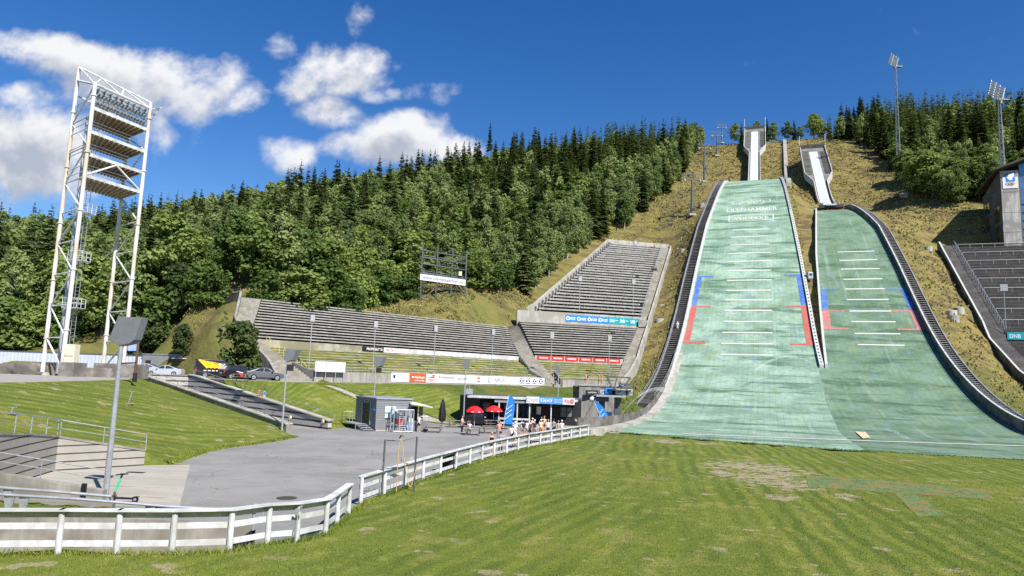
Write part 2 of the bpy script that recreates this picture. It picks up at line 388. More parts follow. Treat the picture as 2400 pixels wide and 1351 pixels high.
YARD = [PADP[3], PADP[4], PADP[5], PADP[6], FENCE_L[4]] + FENCE_L[:4][::-1] + [(-30, 19.6), (-40, 30)]
def H(x, y): return float(Hnp([x], [y])[0])
TRENCH = [TR_L0[:], TR_L1[:], TR_R1[:], TR_R0[:]]
def ongr(px, py, y0=30, y1=420): return on(px, py, H, y0, y1)
# the sloping footpath
PATH = [ongr(x, y).xy[:] for x, y in ((745,902),(790,917),(838,938),(900,962),(985,985),(1060,997),(1075,990),(1000,972),(915,950),(850,931),(795,908),(770,902))]
REG = [('plaza', PLAZA), ('pad', PADP), ('terrace', TERR), ('path', PATH), ('trench', TRENCH)]
pts = []; key = {}; edges = []; fixz = {}
def addp(x, y, z=None):
    k = (round(x, 2), round(y, 2))
    if k not in key: key[k] = len(pts); pts.append(Vector((x, y)))
    if z is not None: fixz[key[k]] = z
    return key[k]
for nm, P in REG + [('lawn', LAWN)]:
    q = sub(P, True, 1.6); ids = [addp(*p) for p in q]
    for a, b in zip(ids, ids[1:]+ids[:1]):
        if a != b: edges.append((a, b))
for b in BREAK:
    q = []
    for p, r in zip(b, b[1:]): q += [p.lerp(r, j/5) for j in range(5)]
    q.append(b[-1]); ids = [addp(p.x, p.y, p.z) for p in q]
    edges += [(a, c) for a, c in zip(ids, ids[1:]) if a != c]
def gridp(x0, x1, y0, y1, st_, skip=None):
    x = x0
    while x < x1:
        y = y0
        while y < y1:
            if not (skip and skip[0] <= x < skip[1] and skip[2] <= y < skip[3]):
                addp(x+rng.uniform(-.2,.2)*st_, y+rng.uniform(-.2,.2)*st_)
            y += st_
        x += st_
gridp(-75, 75, 14, 150, 2.0)
gridp(-270, 290, -30, 330, 5.0, (-75, 75, 14, 150))
gridp(-420, 460, 330, 600, 14.0)
gridp(-420, -270, -30, 330, 14.0); gridp(290, 460, -30, 330, 14.0)
for q in ((-900,-60),(900,-60),(-900,1100),(900,1100),(0,1100),(-900,400),(900,400)): addp(*q)
ov, oe, of, o1, o2, o3 = delaunay_2d_cdt(pts, edges, [], 0, 1e-4)
X = np.array([v.x for v in ov]); Yv = np.array([v.y for v in ov]); Z = Hnp(X, Yv)
# vertices lying on a flat region's outline take that region's level
def seg_near(P, tol=.03):
    hit = np.zeros(len(X), bool)
    for i in range(len(P)):
        a, b = np.array(P[i]), np.array(P[(i+1) % len(P)]); d = b-a; L = d@d
        t = np.clip(((X-a[0])*d[0]+(Yv-a[1])*d[1])/L, 0, 1); hit |= (X-a[0]-t*d[0])**2+(Yv-a[1]-t*d[1])**2 < tol*tol
    return hit
Z = np.where(seg_near(TERR) & ~seg_near(PLAZA), np.where(X > -60, 4.3+.1*np.clip((X+28)/40, 0, 1), 4.3), Z)
Z = np.where(seg_near(PLAZA) | seg_near(PADP), 0.0, Z)
_fl = np.zeros(len(X), bool)
for _F in (FENCE_L, FENCE_R):
    for a, b in zip(_F, _F[1:]): _fl |= seg_near([a, b])
_la, _lb = np.clip((-1-X)/8, 0, 1), np.clip((27-Yv)/6, 0, 1); Z = np.where(_fl, .15+.3*_la*_la*(3-2*_la)*_lb*_lb*(3-2*_lb), Z)
for nv, og_ in enumerate(o1):
    for k in og_:
        if k in fixz: Z[nv] = fixz[k]
far = (Yv > 1000); Z = np.where(far, 60, Z); Z = np.where(np.abs(X) > 850, np.clip(Z, 0, 60), Z)
# roughness of the wild slopes
def fbm(x, y, f):
    return np.sin(x*f*1.3+np.sin(y*f*.9)*1.7)*np.cos(y*f*1.1+np.sin(x*f*.7)*1.3)
s_, t_ = (X+2.9)*.343+Yv*.939, (X+2.9)*.939-Yv*.343
wild = (s_ > 110) & (Yv > 112) & ~((t_ > -14.6) & (t_ < 36) & (s_ < 252))
Z = Z + np.where(wild, .45*fbm(X, Yv, .35)+.25*fbm(X+9, Yv-4, .8), 0)
cx = [(X[list(f)].mean(), Yv[list(f)].mean()) for f in of]; cxa = np.array(cx)
reg = np.full(len(of), 'ground', dtype=object)
for nm, P in REG: reg[inpoly_np(cxa[:,0], cxa[:,1], P)] = nm
lawnf = inpoly_np(X, Yv, LAWN) | seg_near(LAWN)
# mask: r mown lawn, g dry hillside, b scree/soil
dry = np.clip((s_-128)/25, 0, 1)*np.where((t_ > -24) & (t_ < 75), 1, 0)
dry = np.maximum(dry, np.where((t_ >= -75) & (t_ <= -24) & (s_ > 195), .85, 0))
d1 = (X-A1.x)*n1.x+(Yv-A1.y)*n1.y
dry = np.maximum(dry, np.where((d1 > 24) & (d1 < 60) & (X > -75) & (Yv < 175) & (Yv > 100) & (t_ < -24), .6, 0))
dry = np.maximum(dry, np.where((X > -75) & (X < -30) & (Yv > 90) & (Yv < 135) & (d1 < 26), .55, 0))
dry = np.maximum(dry, np.where((t_ > -62) & (t_ < -20) & (s_ > 150) & (Yv > 140), .75, 0))
lawnf = lawnf | ((Yv < 101) & (t_ < -14) & (dry < .3))
msk = np.stack([lawnf.astype(float), dry, np.where(lawnf, 0, np.clip(1-dry, 0, 1)), np.ones(len(X))], 1)
# ---------------------------------------------------------------- ground materials
def stvec(g):
    geo = g.n('ShaderNodeNewGeometry'); P = geo.outputs['Position']
    def dot(v):
        x = g.n('ShaderNodeVectorMath', operation='DOT_PRODUCT'); g.L.new(P, x.inputs[0]); x.inputs[1].default_value = v; return x.outputs['Value']
    s = g.math('ADD', dot((.343,.939,0)), .995); t = g.math('ADD', dot((.939,-.343,0)), 2.72)
    return P, s, t
def comb(g, x, y, z=0.0):
    c = g.n('ShaderNodeCombineXYZ'); g.set(c.inputs[0], x); g.set(c.inputs[1], y); g.set(c.inputs[2], z); return c.outputs[0]
def ground_mat():
    mt, g, b = base_mat('grass_ground', .9, .15)
    P, s, t = stvec(g)
    at = g.n('ShaderNodeAttribute', attribute_name='mask'); sp = g.n('ShaderNodeSeparateColor'); g.L.new(at.outputs['Color'], sp.inputs[0])
    lawn, dry = sp.outputs[0], sp.outputs[1]
    n_big = g.noise(P, .11, 5, .6); n_mid = g.noise(P, .55, 5, .6); n_fine = g.noise(P, 6, 5, .7); n_vf = g.noise(P, 23, 3, .7)
    # mown lawn
    lc = g.mix(g.ramp(n_big, .36, .62), (.118,.150,.020,1), (.160,.185,.028,1))
    lc = g.mix(g.math('MULTIPLY', g.ramp(n_mid, .53, .62), .85), lc, (.235,.225,.06,1))
    # mower stripes run along two directions of the outrun
    xx = g.n('ShaderNodeSeparateXYZ'); g.L.new(P, xx.inputs[0])
    wob = g.math('MULTIPLY', g.math('SUBTRACT', n_big, .5), 2.2)
    def stripes(ax, ay, per):
        q = g.math('ADD', g.math('ADD', g.math('MULTIPLY', xx.outputs[0], ax), g.math('MULTIPLY', xx.outputs[1], ay)), wob)
        return g.math('SINE', g.math('MULTIPLY', q, 6.283/per))
    s1 = g.ramp(stripes(.97, -.2, .85), -.7, .7); s2 = g.ramp(stripes(.9, -.44, .9), -.7, .7); s3 = g.ramp(stripes(.97,-.24, 2.1), -.5, .5)
    left = g.ramp(xx.outputs[0], 2, 12); stf = g.mix(left, s2, s1)
    stf = g.mix(.35, stf, s3)
    lc = g.mix(g.math('MULTIPLY', g.ramp(g.noise(P, 1.7, 5, .65), .56, .66), .6), lc, (.26,.25,.07,1)); lc = g.mix(g.math('MULTIPLY', g.ramp(g.noise(P, .9, 6, .7), .55, .70), .55), lc, (.055,.095,.012,1))
    lc = g.mix(g.math('MULTIPLY', stf, g.math('ADD', .35, g.math('MULTIPLY', g.ramp(g.noise(P, .09, 2), .38, .56), .65))), lc, (.075,.11,.015,1))
    lc = g.mix(g.math('MULTIPLY', g.ramp(n_fine, .48, .72), .5), lc, (.05,.08,.012,1))
    lc = g.mix(g.math('MULTIPLY', g.ramp(n_vf, .5, .72), .6), lc, (.20,.22,.06,1))
    # worn bare patches near the middle of the outrun
    def blob(x, y, rx, ry):
        a = g.math('POWER', g.math('DIVIDE', g.math('SUBTRACT', xx.outputs[0], x), rx), 2.0); c = g.math('POWER', g.math('DIVIDE', g.math('SUBTRACT', xx.outputs[1], y), ry), 2.0)
        return g.math('MAXIMUM', g.math('SUBTRACT', 1.0, g.math('ADD', a, c)), 0.0)
    bl = None
    for q in BARE:
        v = blob(*q); bl = v if bl is None else g.math('MAXIMUM', bl, v)
    nb = g.noise(g.mapv(P, (.8,1.0,1), (0,0,-.25)), 1.7, 8, .68, .2)
    bare = g.ramp(g.math('ADD', nb, g.math('MULTIPLY', bl, .19)), .648, .672)
    scat = g.math('MULTIPLY', g.ramp(g.noise(P, .75, 5, .6), .62, .66), g.ramp(n_big, .36, .52))
    lc = g.mix(g.math('MAXIMUM', bare, g.math('MULTIPLY', scat, .8)), lc, g.mix(n_fine, (.24,.195,.125,1), (.40,.335,.235,1)))
    # wild hillside grass
    st_s = comb(g, g.math('MULTIPLY', t, .10), g.math('MULTIPLY', s, .42))
    n_str = g.noise(st_s, 1.0, 6, .7)
    wc = g.mix(g.ramp(n_mid, .35, .65), (.055,.09,.016,1), (.10,.12,.025,1))
    wc = g.mix(g.math('MULTIPLY', g.ramp(n_big, .5, .62), .6), wc, (.14,.135,.038,1))
    dc = g.mix(g.ramp(n_mid, .35, .65), (.22,.175,.062,1), (.15,.145,.04,1))
    dc = g.mix(g.ramp(n_str, .46, .60), dc, (.11,.08,.045,1))
    dc = g.mix(g.math('MULTIPLY', g.ramp(g.noise(P, .33, 5, .65), .52, .66), .8), dc, (.26,.185,.066,1))
    wc = g.mix(dry, wc, dc)
    wc = g.mix(g.math('MULTIPLY', g.ramp(n_fine, .5, .75), .55), wc, (.05,.045,.018,1))
    cc = g.mix(lawn, wc, lc); g.L.new(cc, b.inputs['Base Color'])
    hgt = g.math('ADD', n_vf, g.math('MULTIPLY', n_fine, 1.6))
    bp = g.n('ShaderNodeBump', i_Strength=.55, i_Distance=.09); g.L.new(hgt, bp.inputs['Height'])
    bp2 = g.n('ShaderNodeBump', i_Distance=.5); g.L.new(n_mid, bp2.inputs['Height']); g.L.new(bp.outputs[0], bp2.inputs['Normal'])
    g.set(bp2.inputs['Strength'], g.math('MULTIPLY', g.math('SUBTRACT', 1.0, lawn), .6))
    g.L.new(bp2.outputs[0], b.inputs['Normal']); return mt
_b = [atz(x, y, .15) for x, y in ((1770,1098),(1790,1120),(1850,1140),(1700,1110),(1560,1035),(1660,1040),(1830,1165),(1990,1165))]
BARE = [(_b[0].x,_b[0].y,5.2,6.5),(_b[1].x,_b[1].y,5.0,5.5),(_b[2].x,_b[2].y,2.6,3),(_b[3].x,_b[3].y,1.6,3),(_b[4].x,_b[4].y,3,3.5),(_b[5].x,_b[5].y,2,2),(_b[6].x,_b[6].y,1.4,1.6),(_b[7].x,_b[7].y,1.2,1.6)]
def asphalt_mat():
    mt, g, b = base_mat('asphalt', .92, .2)
    P = g.n('ShaderNodeNewGeometry').outputs['Position']
    n1_ = g.noise(P, .18, 5, .6); n2_ = g.noise(P, 1.1, 5, .65); n3_ = g.noise(P, 30, 3, .7)
    cc = g.mix(g.ramp(n1_, .35, .65), (.20,.195,.185,1), (.255,.248,.235,1))
    cc = g.mix(g.math('MULTIPLY', g.ramp(n2_, .5, .7), .45), cc, (.29,.275,.25,1))
    cc = g.mix(g.math('MULTIPLY', g.ramp(n3_, .5, .8), .5), cc, (.125,.124,.12,1))
    v = g.n('ShaderNodeTexVoronoi', feature='DISTANCE_TO_EDGE', i_Scale=.16); 
    nd = g.n('ShaderNodeVectorMath', operation='ADD'); g.L.new(P, nd.inputs[0])
    nc = g.n('ShaderNodeTexNoise', i_Scale=.8, i_Detail=4.0); g.L.new(P, nc.inputs[0]); g.L.new(nc.outputs[1], nd.inputs[1]); g.L.new(nd.outputs[0], v.inputs['Vector'])
    crack = g.math('LESS_THAN', v.outputs['Distance'], .004)
    cc = g.mix(g.math('MULTIPLY', crack, g.ramp(n2_, .5, .6)), cc, (.10,.105,.065,1))
    stain = g.math('MULTIPLY', g.ramp(g.noise(g.mapv(P, (.5,1.3,1)), .55, 4, .6), .60, .72), .5)
    cc = g.mix(stain, cc, (.13,.115,.10,1))
    g.L.new(cc, b.inputs['Base Color'])
    bp = g.n('ShaderNodeBump', i_Strength=.3, i_Distance=.02); g.L.new(n3_, bp.inputs['Height']); g.L.new(bp.outputs[0], b.inputs['Normal']); return mt
def pad_mat():
    mt, g, b = base_mat('stained_concrete', .9, .2)
    P = g.n('ShaderNodeNewGeometry').outputs['Position']
    n1_ = g.noise(g.mapv(P, (.35,1.2,1), (0,0,.25)), .6, 5, .6); n3_ = g.noise(P, 14, 4, .7)
    cc = g.mix(g.ramp(n1_, .4, .6), (.33,.31,.265,1), (.40,.37,.315,1)); cc = g.mix(g.ramp(n1_, .60, .7), cc, (.235,.19,.145,1))
    cc = g.mix(g.math('MULTIPLY', n3_, .3), cc, (.22,.205,.18,1)); g.L.new(cc, b.inputs['Base Color']); return mt
def mat_mat(name, pale, mid, deep, seed):
    mt, g, b = base_mat(name, .85, .2)
    P, s, t = stvec(g)
    q = comb(g, g.math('MULTIPLY', t, .055), g.math('MULTIPLY', s, .30), seed)
    n1_ = g.noise(q, 1.0, 6, .6, .4); n2_ = g.noise(comb(g, t, s, seed), .17, 5, .65); n3_ = g.noise(comb(g, t, g.math('MULTIPLY', s, 2.2), seed), 1.5, 5, .7)
    cc = g.mix(g.ramp(n2_, .34, .66), c4(mid), c4(pale))
    cc = g.mix(g.math('MULTIPLY', g.ramp(n1_, .52, .61), .8), cc, c4(deep))
    cc = g.mix(g.math('MULTIPLY', g.ramp(g.noise(comb(g, t, s, seed+7), .34, 5, .7), .52, .66), .55), cc, (.20,.255,.12,1))
    cc = g.mix(g.math('MULTIPLY', g.ramp(g.noise(comb(g, t, s, seed+3), .40, 5, .7), .53, .66), .6), cc, (.155,.24,.26,1))
    cc = g.mix(g.math('MULTIPLY', g.ramp(g.noise(comb(g, g.math('MULTIPLY', t, .9), g.math('MULTIPLY', s, .035), seed+11), 1.0, 5, .65), .54, .72), .28), cc, (.40,.48,.43,1))
    # seams between the strips of plastic matting
    ss = g.math('FRACT', g.math('MULTIPLY', s, 1.6)); tt = g.math('FRACT', g.math('MULTIPLY', t, 1.1))
    seam = g.math('MAXIMUM', g.math('LESS_THAN', ss, .13), g.math('LESS_THAN', tt, .07))
    cc = g.mix(g.math('MULTIPLY', seam, .32), cc, (.035,.08,.05,1))
    cc = g.mix(g.math('MULTIPLY', g.ramp(n3_, .48, .75), .6), cc, c4([x*.5 for x in deep]))
    g.L.new(cc, b.inputs['Base Color'])
    bp = g.n('ShaderNodeBump', i_Strength=.5, i_Distance=.12); g.L.new(n3_, bp.inputs['Height']); g.L.new(bp.outputs[0], b.inputs['Normal']); return mt
M['ground'] = ground_mat(); M['asphalt'] = asphalt_mat(); M['pad'] = pad_mat()
M['mat_l'] = mat_mat('green_plastic_matting_pale', (.30,.42,.33), (.165,.26,.19), (.055,.125,.075), 1.0)
M['mat_s'] = mat_mat('green_plastic_matting', (.165,.25,.17), (.10,.165,.105), (.055,.105,.062), 5.0)
# ---------------------------------------------------------------- ground meshes
def region_mesh(name, want, mat, attrs=False, dz=0.0):
    idx = {}; vs = []; fs = []; at = []
    for f, r in zip(of, reg):
        if r == want:
            q = []
            for i in f:
                if i not in idx: idx[i] = len(vs); vs.append((X[i], Yv[i], Z[i]+dz)); at.append(msk[i])
                q.append(idx[i])
            fs.append(q)
    o = grid_mesh(vs, fs, name, mat, True, at if attrs else None); tag(o, kind='structure'); return o
tag(region_mesh('ground', 'ground', M['ground'], True), 'grass ground of the hillside, banks and mown outrun')
region_mesh('plaza', 'plaza', M['asphalt']); region_mesh('concrete_yard', 'pad', M['pad'])
region_mesh('gravel_terrace', 'terrace', M['gravel']); region_mesh('footpath', 'path', M['gravel'])
# ---------------------------------------------------------------- landing hills
def kL(s): return interp(s, [60, 80, 96, 109, 123, 138, 186, 216, 256, 283], [-12.6, -12.6, -14.0, -14.4, -13.8, -13.5, -13.2, -12.6, -9.9, -9.0])
def kR(s): return interp(s, [142, 169, 190, 217, 251, 283], [12.6, 12.3, 11.9, 11.1, 9.9, 9.0])
seam = [ (p[0], p[1]) for p in [st(*on(x, y, gL).xy) for x, y in ((1922,866),(1920,876),(1928,900),(1938,950),(1951,977),(1964,1005),(1990,1032))]]
seam = sorted(seam)
def kSeam(s): return interp(s, [q[0] for q in seam], [q[1] for q in seam])
def sL(s): return interp(s, [142, 169, 194, 231, 247], [14.0, 15.1, 16.3, 19.1, 20.0])
def sR(s): return interp(s, [60, 90, 109, 121, 150, 184, 209, 232, 247], [44, 38, 34.6, 34.3, 33.7, 33.4, 32.8, 29.8, 28.6])
def edge_s(t): # lower rim of the matting
    q = [st(*p) for p in MAT_EDGE]; return interp(t, [a[1] for a in q], [a[0] for a in q])
def ruled(name, mat, parent, l, r, z, s0, s1, n, nt=12, lower=False, dz=0.0, thick=.25):
    vs = []; fs = []
    for i in range(n+1):
        for j in range(nt+1):
            f = j/nt; s = s0 + (s1-s0)*i/n; t = l(s)+(r(s)-l(s))*f
            if lower:
                e = edge_s(t); s = e + (s1-e)*i/n; t = l(s)+(r(s)-l(s))*f
            x, y = xy(s, t); vs.append((x, y, z(s)+dz if not (lower and i == 0) else .10))
    for i in range(n):
        for j in range(nt): a = i*(nt+1)+j; fs.append((a, a+1, a+nt+2, a+nt+1))
    mb = MB(); mb.add(vs, fs); o = mb.build(name, mat, parent, smooth=True); return o
LH = empty('ski_jump_landing_hill', (*xy(142, 0), zL(142)), 'larger green ski jump landing hill with rings and white lettering near its top', 'ski jump hill')
SH = empty('ski_jump_landing_hill', (*xy(142, 24.5), zS(142)), 'smaller darker green ski jump landing hill right of the one with rings', 'ski jump hill')
ruled('green_mat', M['mat_l'], LH, kL, lambda s: kR(s) if s > 142 else kSeam(s), zL, 76, 280, 150, 14, True)
ruled('green_mat', M['mat_s'], SH, lambda s: sL(s) if s > 142 else kSeam(s), sR, zS, 76, 247, 150, 14, True)
M['line'] = mk('faded_white_line', (.52,.515,.47), .7, .2, 0, .12, 3)
M['letter'] = mk('faded_white_letters', (.44,.48,.43), .7, .2, 0, .12, 3)
M['line_blue'] = mk('blue_line', (.06,.14,.42), .7, .2, 0, .3, 1.5, (.10,.18,.36)); M['line_red'] = mk('faded_red_line', (.42,.10,.085), .7, .2, 0, .25, 1.5, (.33,.14,.11))
M['line_pink'] = mk('faded_pink_line', (.42,.16,.15), .7, .2, 0, .25, 1.5, (.33,.17,.14))
def strip(name, mat, parent, pa, pb, w, z, dz=.05):   # painted strip on the hill between (s,t) points
    (s0, t0), (s1, t1) = pa, pb; L = math.hypot(s1-s0, t1-t0); n = max(1, int(L/1.5)); ds, dt = (s1-s0)/L, (t1-t0)/L
    mb = MB(); secs = []
    for i in range(n+1):
        f = i/n; q = []
        for k in (-.5, .5):
            s = s0+(s1-s0)*f - dt*w*k; t = t0+(t1-t0)*f + ds*w*k; x, y = xy(s, t); q.append((x, y, z(s)+dz))
        secs.append(q)
    mb.sweep(secs, False); return mb.build(name, mat, parent)
for px0, px1, py in ((1716,1804,539),(1713,1803,555.5),(1711,1804,574),(1709,1806,594),(1707,1807,613),(1705,1807,635),(1704,1808,657.5),(1702,1808,681.5),(1700,1809,704),(1698,1809.5,728.5),(1695,1810,754.5),(1692.5,1811,780.5),(1690,1812,806.5),(1688,1813,832.5)):
    a = st(*on(px0, py, gL).xy); b = st(*on(px1, py-.2, gL).xy); sm = (a[0]+b[0])/2; strip('distance_line', M['line'], LH, (sm, a[1]), (sm, b[1]), .5, zL)
for px0, px1, py in ((1963,2050,590.5),(1967,2056,610.5),(1971,2062,631),(1976,2068,655),(1980.5,2075,678),(1985.5,2083,703),(1991,2092,730),(1996,2099,755),(2003,2110,783),(2010,2120,809.5)):
    a = st(*on(px0, py, gS).xy); b = st(*on(px1, py, gS).xy); sm = (a[0]+b[0])/2; strip('distance_line', M['line'], SH, (sm, a[1]), (sm, b[1]), .45, zS)
def frames(parent, z, g, blue, redA, redB, l, r, ends, red, w):
    sb = st(*on(*blue, g).xy)[0]; sa = st(*on(*redA, g).xy)[0]; sr = st(*on(*redB, g).xy)[0]
    for e, sg, ln in ((l, 1, ends[0]), (r, -1, ends[1])):
        strip('blue_marking', M['line_blue'], parent, (sb, e(sb)+sg*.2), (sb, e(sb)+sg*ln), .6, z)
        strip('blue_marking', M['line_blue'], parent, (sa+.3, e(sa)+sg*.75), (sb+.3, e(sb)+sg*.75), 1.1, z, .054)
        strip('red_marking', red, parent, (sa, e(sa)+sg*.2), (sa, e(sa)+sg*(ln+.4)), .6, z, .058)
        strip('red_marking', red, parent, (sr, e(sr)+sg*.75), (sa-.3, e(sa)+sg*.75), w, z, .054)
        strip('red_marking', red, parent, (sr, e(sr)+sg*.2), (sr, e(sr)+sg*(ln+.6)), .6, z, .058)
frames(LH, zL, gL, (1660,649), (1640,719.5), (1620,804), kL, kR, (4.2, 4.0), M['line_red'], 1.3)
frames(SH, zS, gS, (1945,680), (1950,730), (1955,771.5), sL, sR, (4.3, 4.5), M['line_pink'], 1.6)
# rings and lettering laid on the matting
def hill_warp(o, z, dz):   # drop a flat mesh given in (t, s) onto the hill
    og = org[o]
    for v in o.data.vertices:
        t, s = v.co.x, v.co.y; x, y = xy(s, t); v.co = Vector((x, y, z(s)+dz+v.co.z)) - og
def hill_text(text, px0, px1, py_top, py_bot, parent, mat, name='lettering', bold=.02):
    a = st(*on(px0, py_bot, gL).xy); b = st(*on(px1, py_bot, gL).xy); c = st(*on((px0+px1)/2, py_top, gL).xy)
    o = lettering(text, (0,0,0), (1,0,0), (0,1,0), 1, mat, parent, 1, 0, name, bold); og = org[o]
    for v in o.data.vertices:
        u = v.co + og; t = a[1]+(b[1]-a[1])*u.x; s = a[0]+(c[0]-a[0])*u.y; x, y = xy(s, t); v.co = Vector((x, y, zL(s)+.06)) - og
    return o
hill_text('LILLEHAMMER', 1703, 1823, 488, 499, LH, M['letter'], bold=.02)
hill_text('VEIDEKKE', 1720, 1801, 509, 517, LH, M['letter'], bold=.03)
fa = st(*on(1708, 520, gL).xy); fb = st(*on(1812, 503, gL).xy)
for p, q in (((fa[0], fa[1]), (fa[0], fb[1])), ((fb[0], fa[1]), (fb[0], fb[1])), ((fa[0], fa[1]), (fb[0], fa[1])), ((fa[0], fb[1]), (fb[0], fb[1]))): strip('lettering_frame', M['letter'], LH, p, q, .4, zL, .055)
ring_s = st(*on(1760, 474.5, gL).xy)[0]; ring_h = abs(st(*on(1760, 467, gL).xy)[0]-st(*on(1760, 478, gL).xy)[0])/2
for k, (px, up) in enumerate(((1729,-.2),(1745,-1.2),(1762,.3),(1778,-.9),(1793,.8))):
    t0 = st(*on(px, 474, gL).xy)[1]; mb = MB(); secs = []
    for i in range(33):
        a = i*2*math.pi/32; q = []
        for rr in (1.0, .86):
            s = ring_s + up*ring_h*.35 + math.sin(a)*ring_h*.85*rr; t = t0+math.cos(a)*1.75*rr; x, y = xy(s, t); q.append((x, y, zL(s)+.055+k*.006))
        secs.append(q)
    mb.sweep(secs, False); mb.build('ring', M['letter'], LH)
# finish line, painted across both mats
fl = [st(*atz(x, y, .25).xy) for x, y in ((1600,1017),(1800,1025),(2000,1032),(2200,1039),(2420,1046))]
for p, q in zip(fl, fl[1:]): strip('finish_line', M['line'], SH if p[1] > 4 else LH, p, q, .95, lambda s: zL(s), .05)
x_, y_ = xy(*st(*atz(2022,1020,.25).xy)); mb = MB(); q = [atz(x, y, .3) for x, y in ((2004,1012),(2024,1009),(2040,1026),(2022,1028))]; mb.prism(q, (0,0,.03)); tag(mb.build('plywood_board', mk('pale_plywood', (.55,.43,.29), .8)), 'pale plywood board lying at the end of the finish line on the green mat', 'board')

M['old_mat'] = mk('worn_old_matting', (.105,.155,.06), .9, .15, 0, .35, 4.0, (.20,.145,.055), .3)
for q, lb in ((((1888,1117),(1960,1117),(2130,1132),(2310,1148),(2332,1172),(2100,1156),(1895,1142)), 'long worn strip of old green matting lying in the lawn'), (((2096,1158),(2150,1160),(2215,1208),(2150,1211)), 'short worn strip of old matting in front of the long one')):
    mb = MB(); mb.prism([tuple(atz(x, y, .153)) for x, y in q], (0,0,.012)); tag(mb.build('worn_matting', M['old_mat']), lb, 'matting')
# ---------------------------------------------------------------- grandstands
M['stand_grass'] = mk('terrace_grass', (.085,.105,.02), .95, .1, 0, .5, 1.1, (.15,.135,.03), .4)
M['stained'] = mk('lichen_stained_concrete', (.33,.31,.25), .9, .15, 0, .2, 1.2, (.22,.20,.13), .2)
M['step'] = mk('step_concrete', (.27,.255,.225), .9, .15, 0, .22, 1.6, (.22,.20,.16), .2)
def rail_posts(mb, pts, h, r=.03, mid=True, every=1.8):
    tops = [Vector(p)+Vector((0,0,h)) for p in pts]
    for a, b in zip(tops, tops[1:]):
        mb.tube(a, b, r, r, 6)
        if mid: mb.tube(a-Vector((0,0,h*.45)), b-Vector((0,0,h*.45)), r*.7, r*.7, 5)
        n = max(1, round((b-a).length/every))
        for i in range(n+1):
            q = a.lerp(b, i/n); mb.tube(q-Vector((0,0,h)), q, r*.9, r*.9, 6)
def bench_rows(P, parent, d0, d1, z0, z1, n, fl, fr, seat_mat, step_mat, gap=.6):  # dark step_mat puts the shade of the gaps under the seats into colour
    dd = (d1-d0)/n; dz = (z1-z0)/n
    for i in range(n):
        d = d0+i*dd; z = z0+i*dz; a, b = fl(d+dd*.5), fr(d+dd*.5); mb = MB()
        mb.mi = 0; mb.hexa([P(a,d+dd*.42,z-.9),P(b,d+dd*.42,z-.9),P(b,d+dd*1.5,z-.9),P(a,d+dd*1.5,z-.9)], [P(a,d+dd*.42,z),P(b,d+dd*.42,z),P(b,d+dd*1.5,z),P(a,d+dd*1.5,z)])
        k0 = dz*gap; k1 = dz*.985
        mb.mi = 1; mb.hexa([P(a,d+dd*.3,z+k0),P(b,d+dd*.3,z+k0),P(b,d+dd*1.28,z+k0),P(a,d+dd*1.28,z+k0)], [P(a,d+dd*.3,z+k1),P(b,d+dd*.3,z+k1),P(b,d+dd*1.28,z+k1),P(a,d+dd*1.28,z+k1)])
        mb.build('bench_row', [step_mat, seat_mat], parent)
def stairs(Pl, Pr, zf, d0, d1, n, name, mat, parent, drop=.8):
    mb = MB()
    for i in range(n):
        a = d0+(d1-d0)*i/n; b = d0+(d1-d0)*(i+1)/n; z = zf(b); q = [Pl(a), Pr(a), Pr(b+.25), Pl(b+.25)]
        mb.hexa([p+Vector((0,0,z-drop)) for p in q], [p+Vector((0,0,z)) for p in q])
    return mb.build(name, mat, parent)
def wall_along(pts, tops, base, th, name, mat, parent, cap=None):
    secs = []; n = len(pts)
    for i, p in enumerate(pts):
        p = Vector(p); d = (Vector(pts[min(n-1, i+1)])-Vector(pts[max(0, i-1)])); d.z = 0; d.normalize(); s = Vector((-d.y, d.x, 0))*th/2
        secs.append([(*(p-s).xy, tops[i]-base), (*(p+s).xy, tops[i]-base), (*(p+s).xy, tops[i]), (*(p-s).xy, tops[i])])
    mb = MB(); mb.sweep(secs); return mb.build(name, mat, parent)
S1 = empty('grandstand', tuple(P1(20, 0, ZW)), 'long left grandstand of grey bench rows above grass steps and a white wall', 'grandstand')
z1f = lambda d: ZW + (d/12.3)*(9.95-ZW) if d < 12.3 else zp1(d)
for i in range(8):
    d = .4+i*1.45; z = 5.6+i*.42; a, b = aL1(d+.7), aR1(d+.7); mb = MB()
    mb.mi = 1; mb.hexa([P1(a,d,z-.9),P1(b,d,z-.9),P1(b,d+.14,z-.9),P1(a,d+.14,z-.9)], [P1(a,d,z),P1(b,d,z),P1(b,d+.14,z),P1(a,d+.14,z)])
    mb.mi = 0; nn = 24; vs = []
    for k in range(nn+1):
        aa = a+(b-a)*k/nn
        for dd, zz in ((.142, -.10), (.75, .12), (1.55, .32)): p = P1(aa, d+dd, z+zz+rng.uniform(-.05,.05)); vs.append(p)
    fs = [(3*k+j, 3*k+3+j, 3*k+4+j, 3*k+1+j) for k in range(nn) for j in range(2)]; mb.add(vs, fs)
    mb.build('grass_step', [M['stand_grass'], M['stained']], S1)
bench_rows(P1, S1, 12.3, 25, 9.95, 17.0, 14, aL1, aR1, M['terrace_wood'], M['dark_wood_gap_shade'])
stairs(lambda d: P1(aW1(d), d, 0), lambda d: P1(aL1(d)-.05, d, 0), z1f, 0, 25, 44, 'aisle_steps', M['step'], S1, 1.6)
stairs(lambda d: P1(aR1(min(d,25))+.05, d, 0), lambda d: P2(aL2(min(d*1.03, 26))-.05, d*1.03, 0), lambda d: z1f(d)+.1, 0, 25.2, 44, 'aisle_steps', M['step'], S1, 1.6)
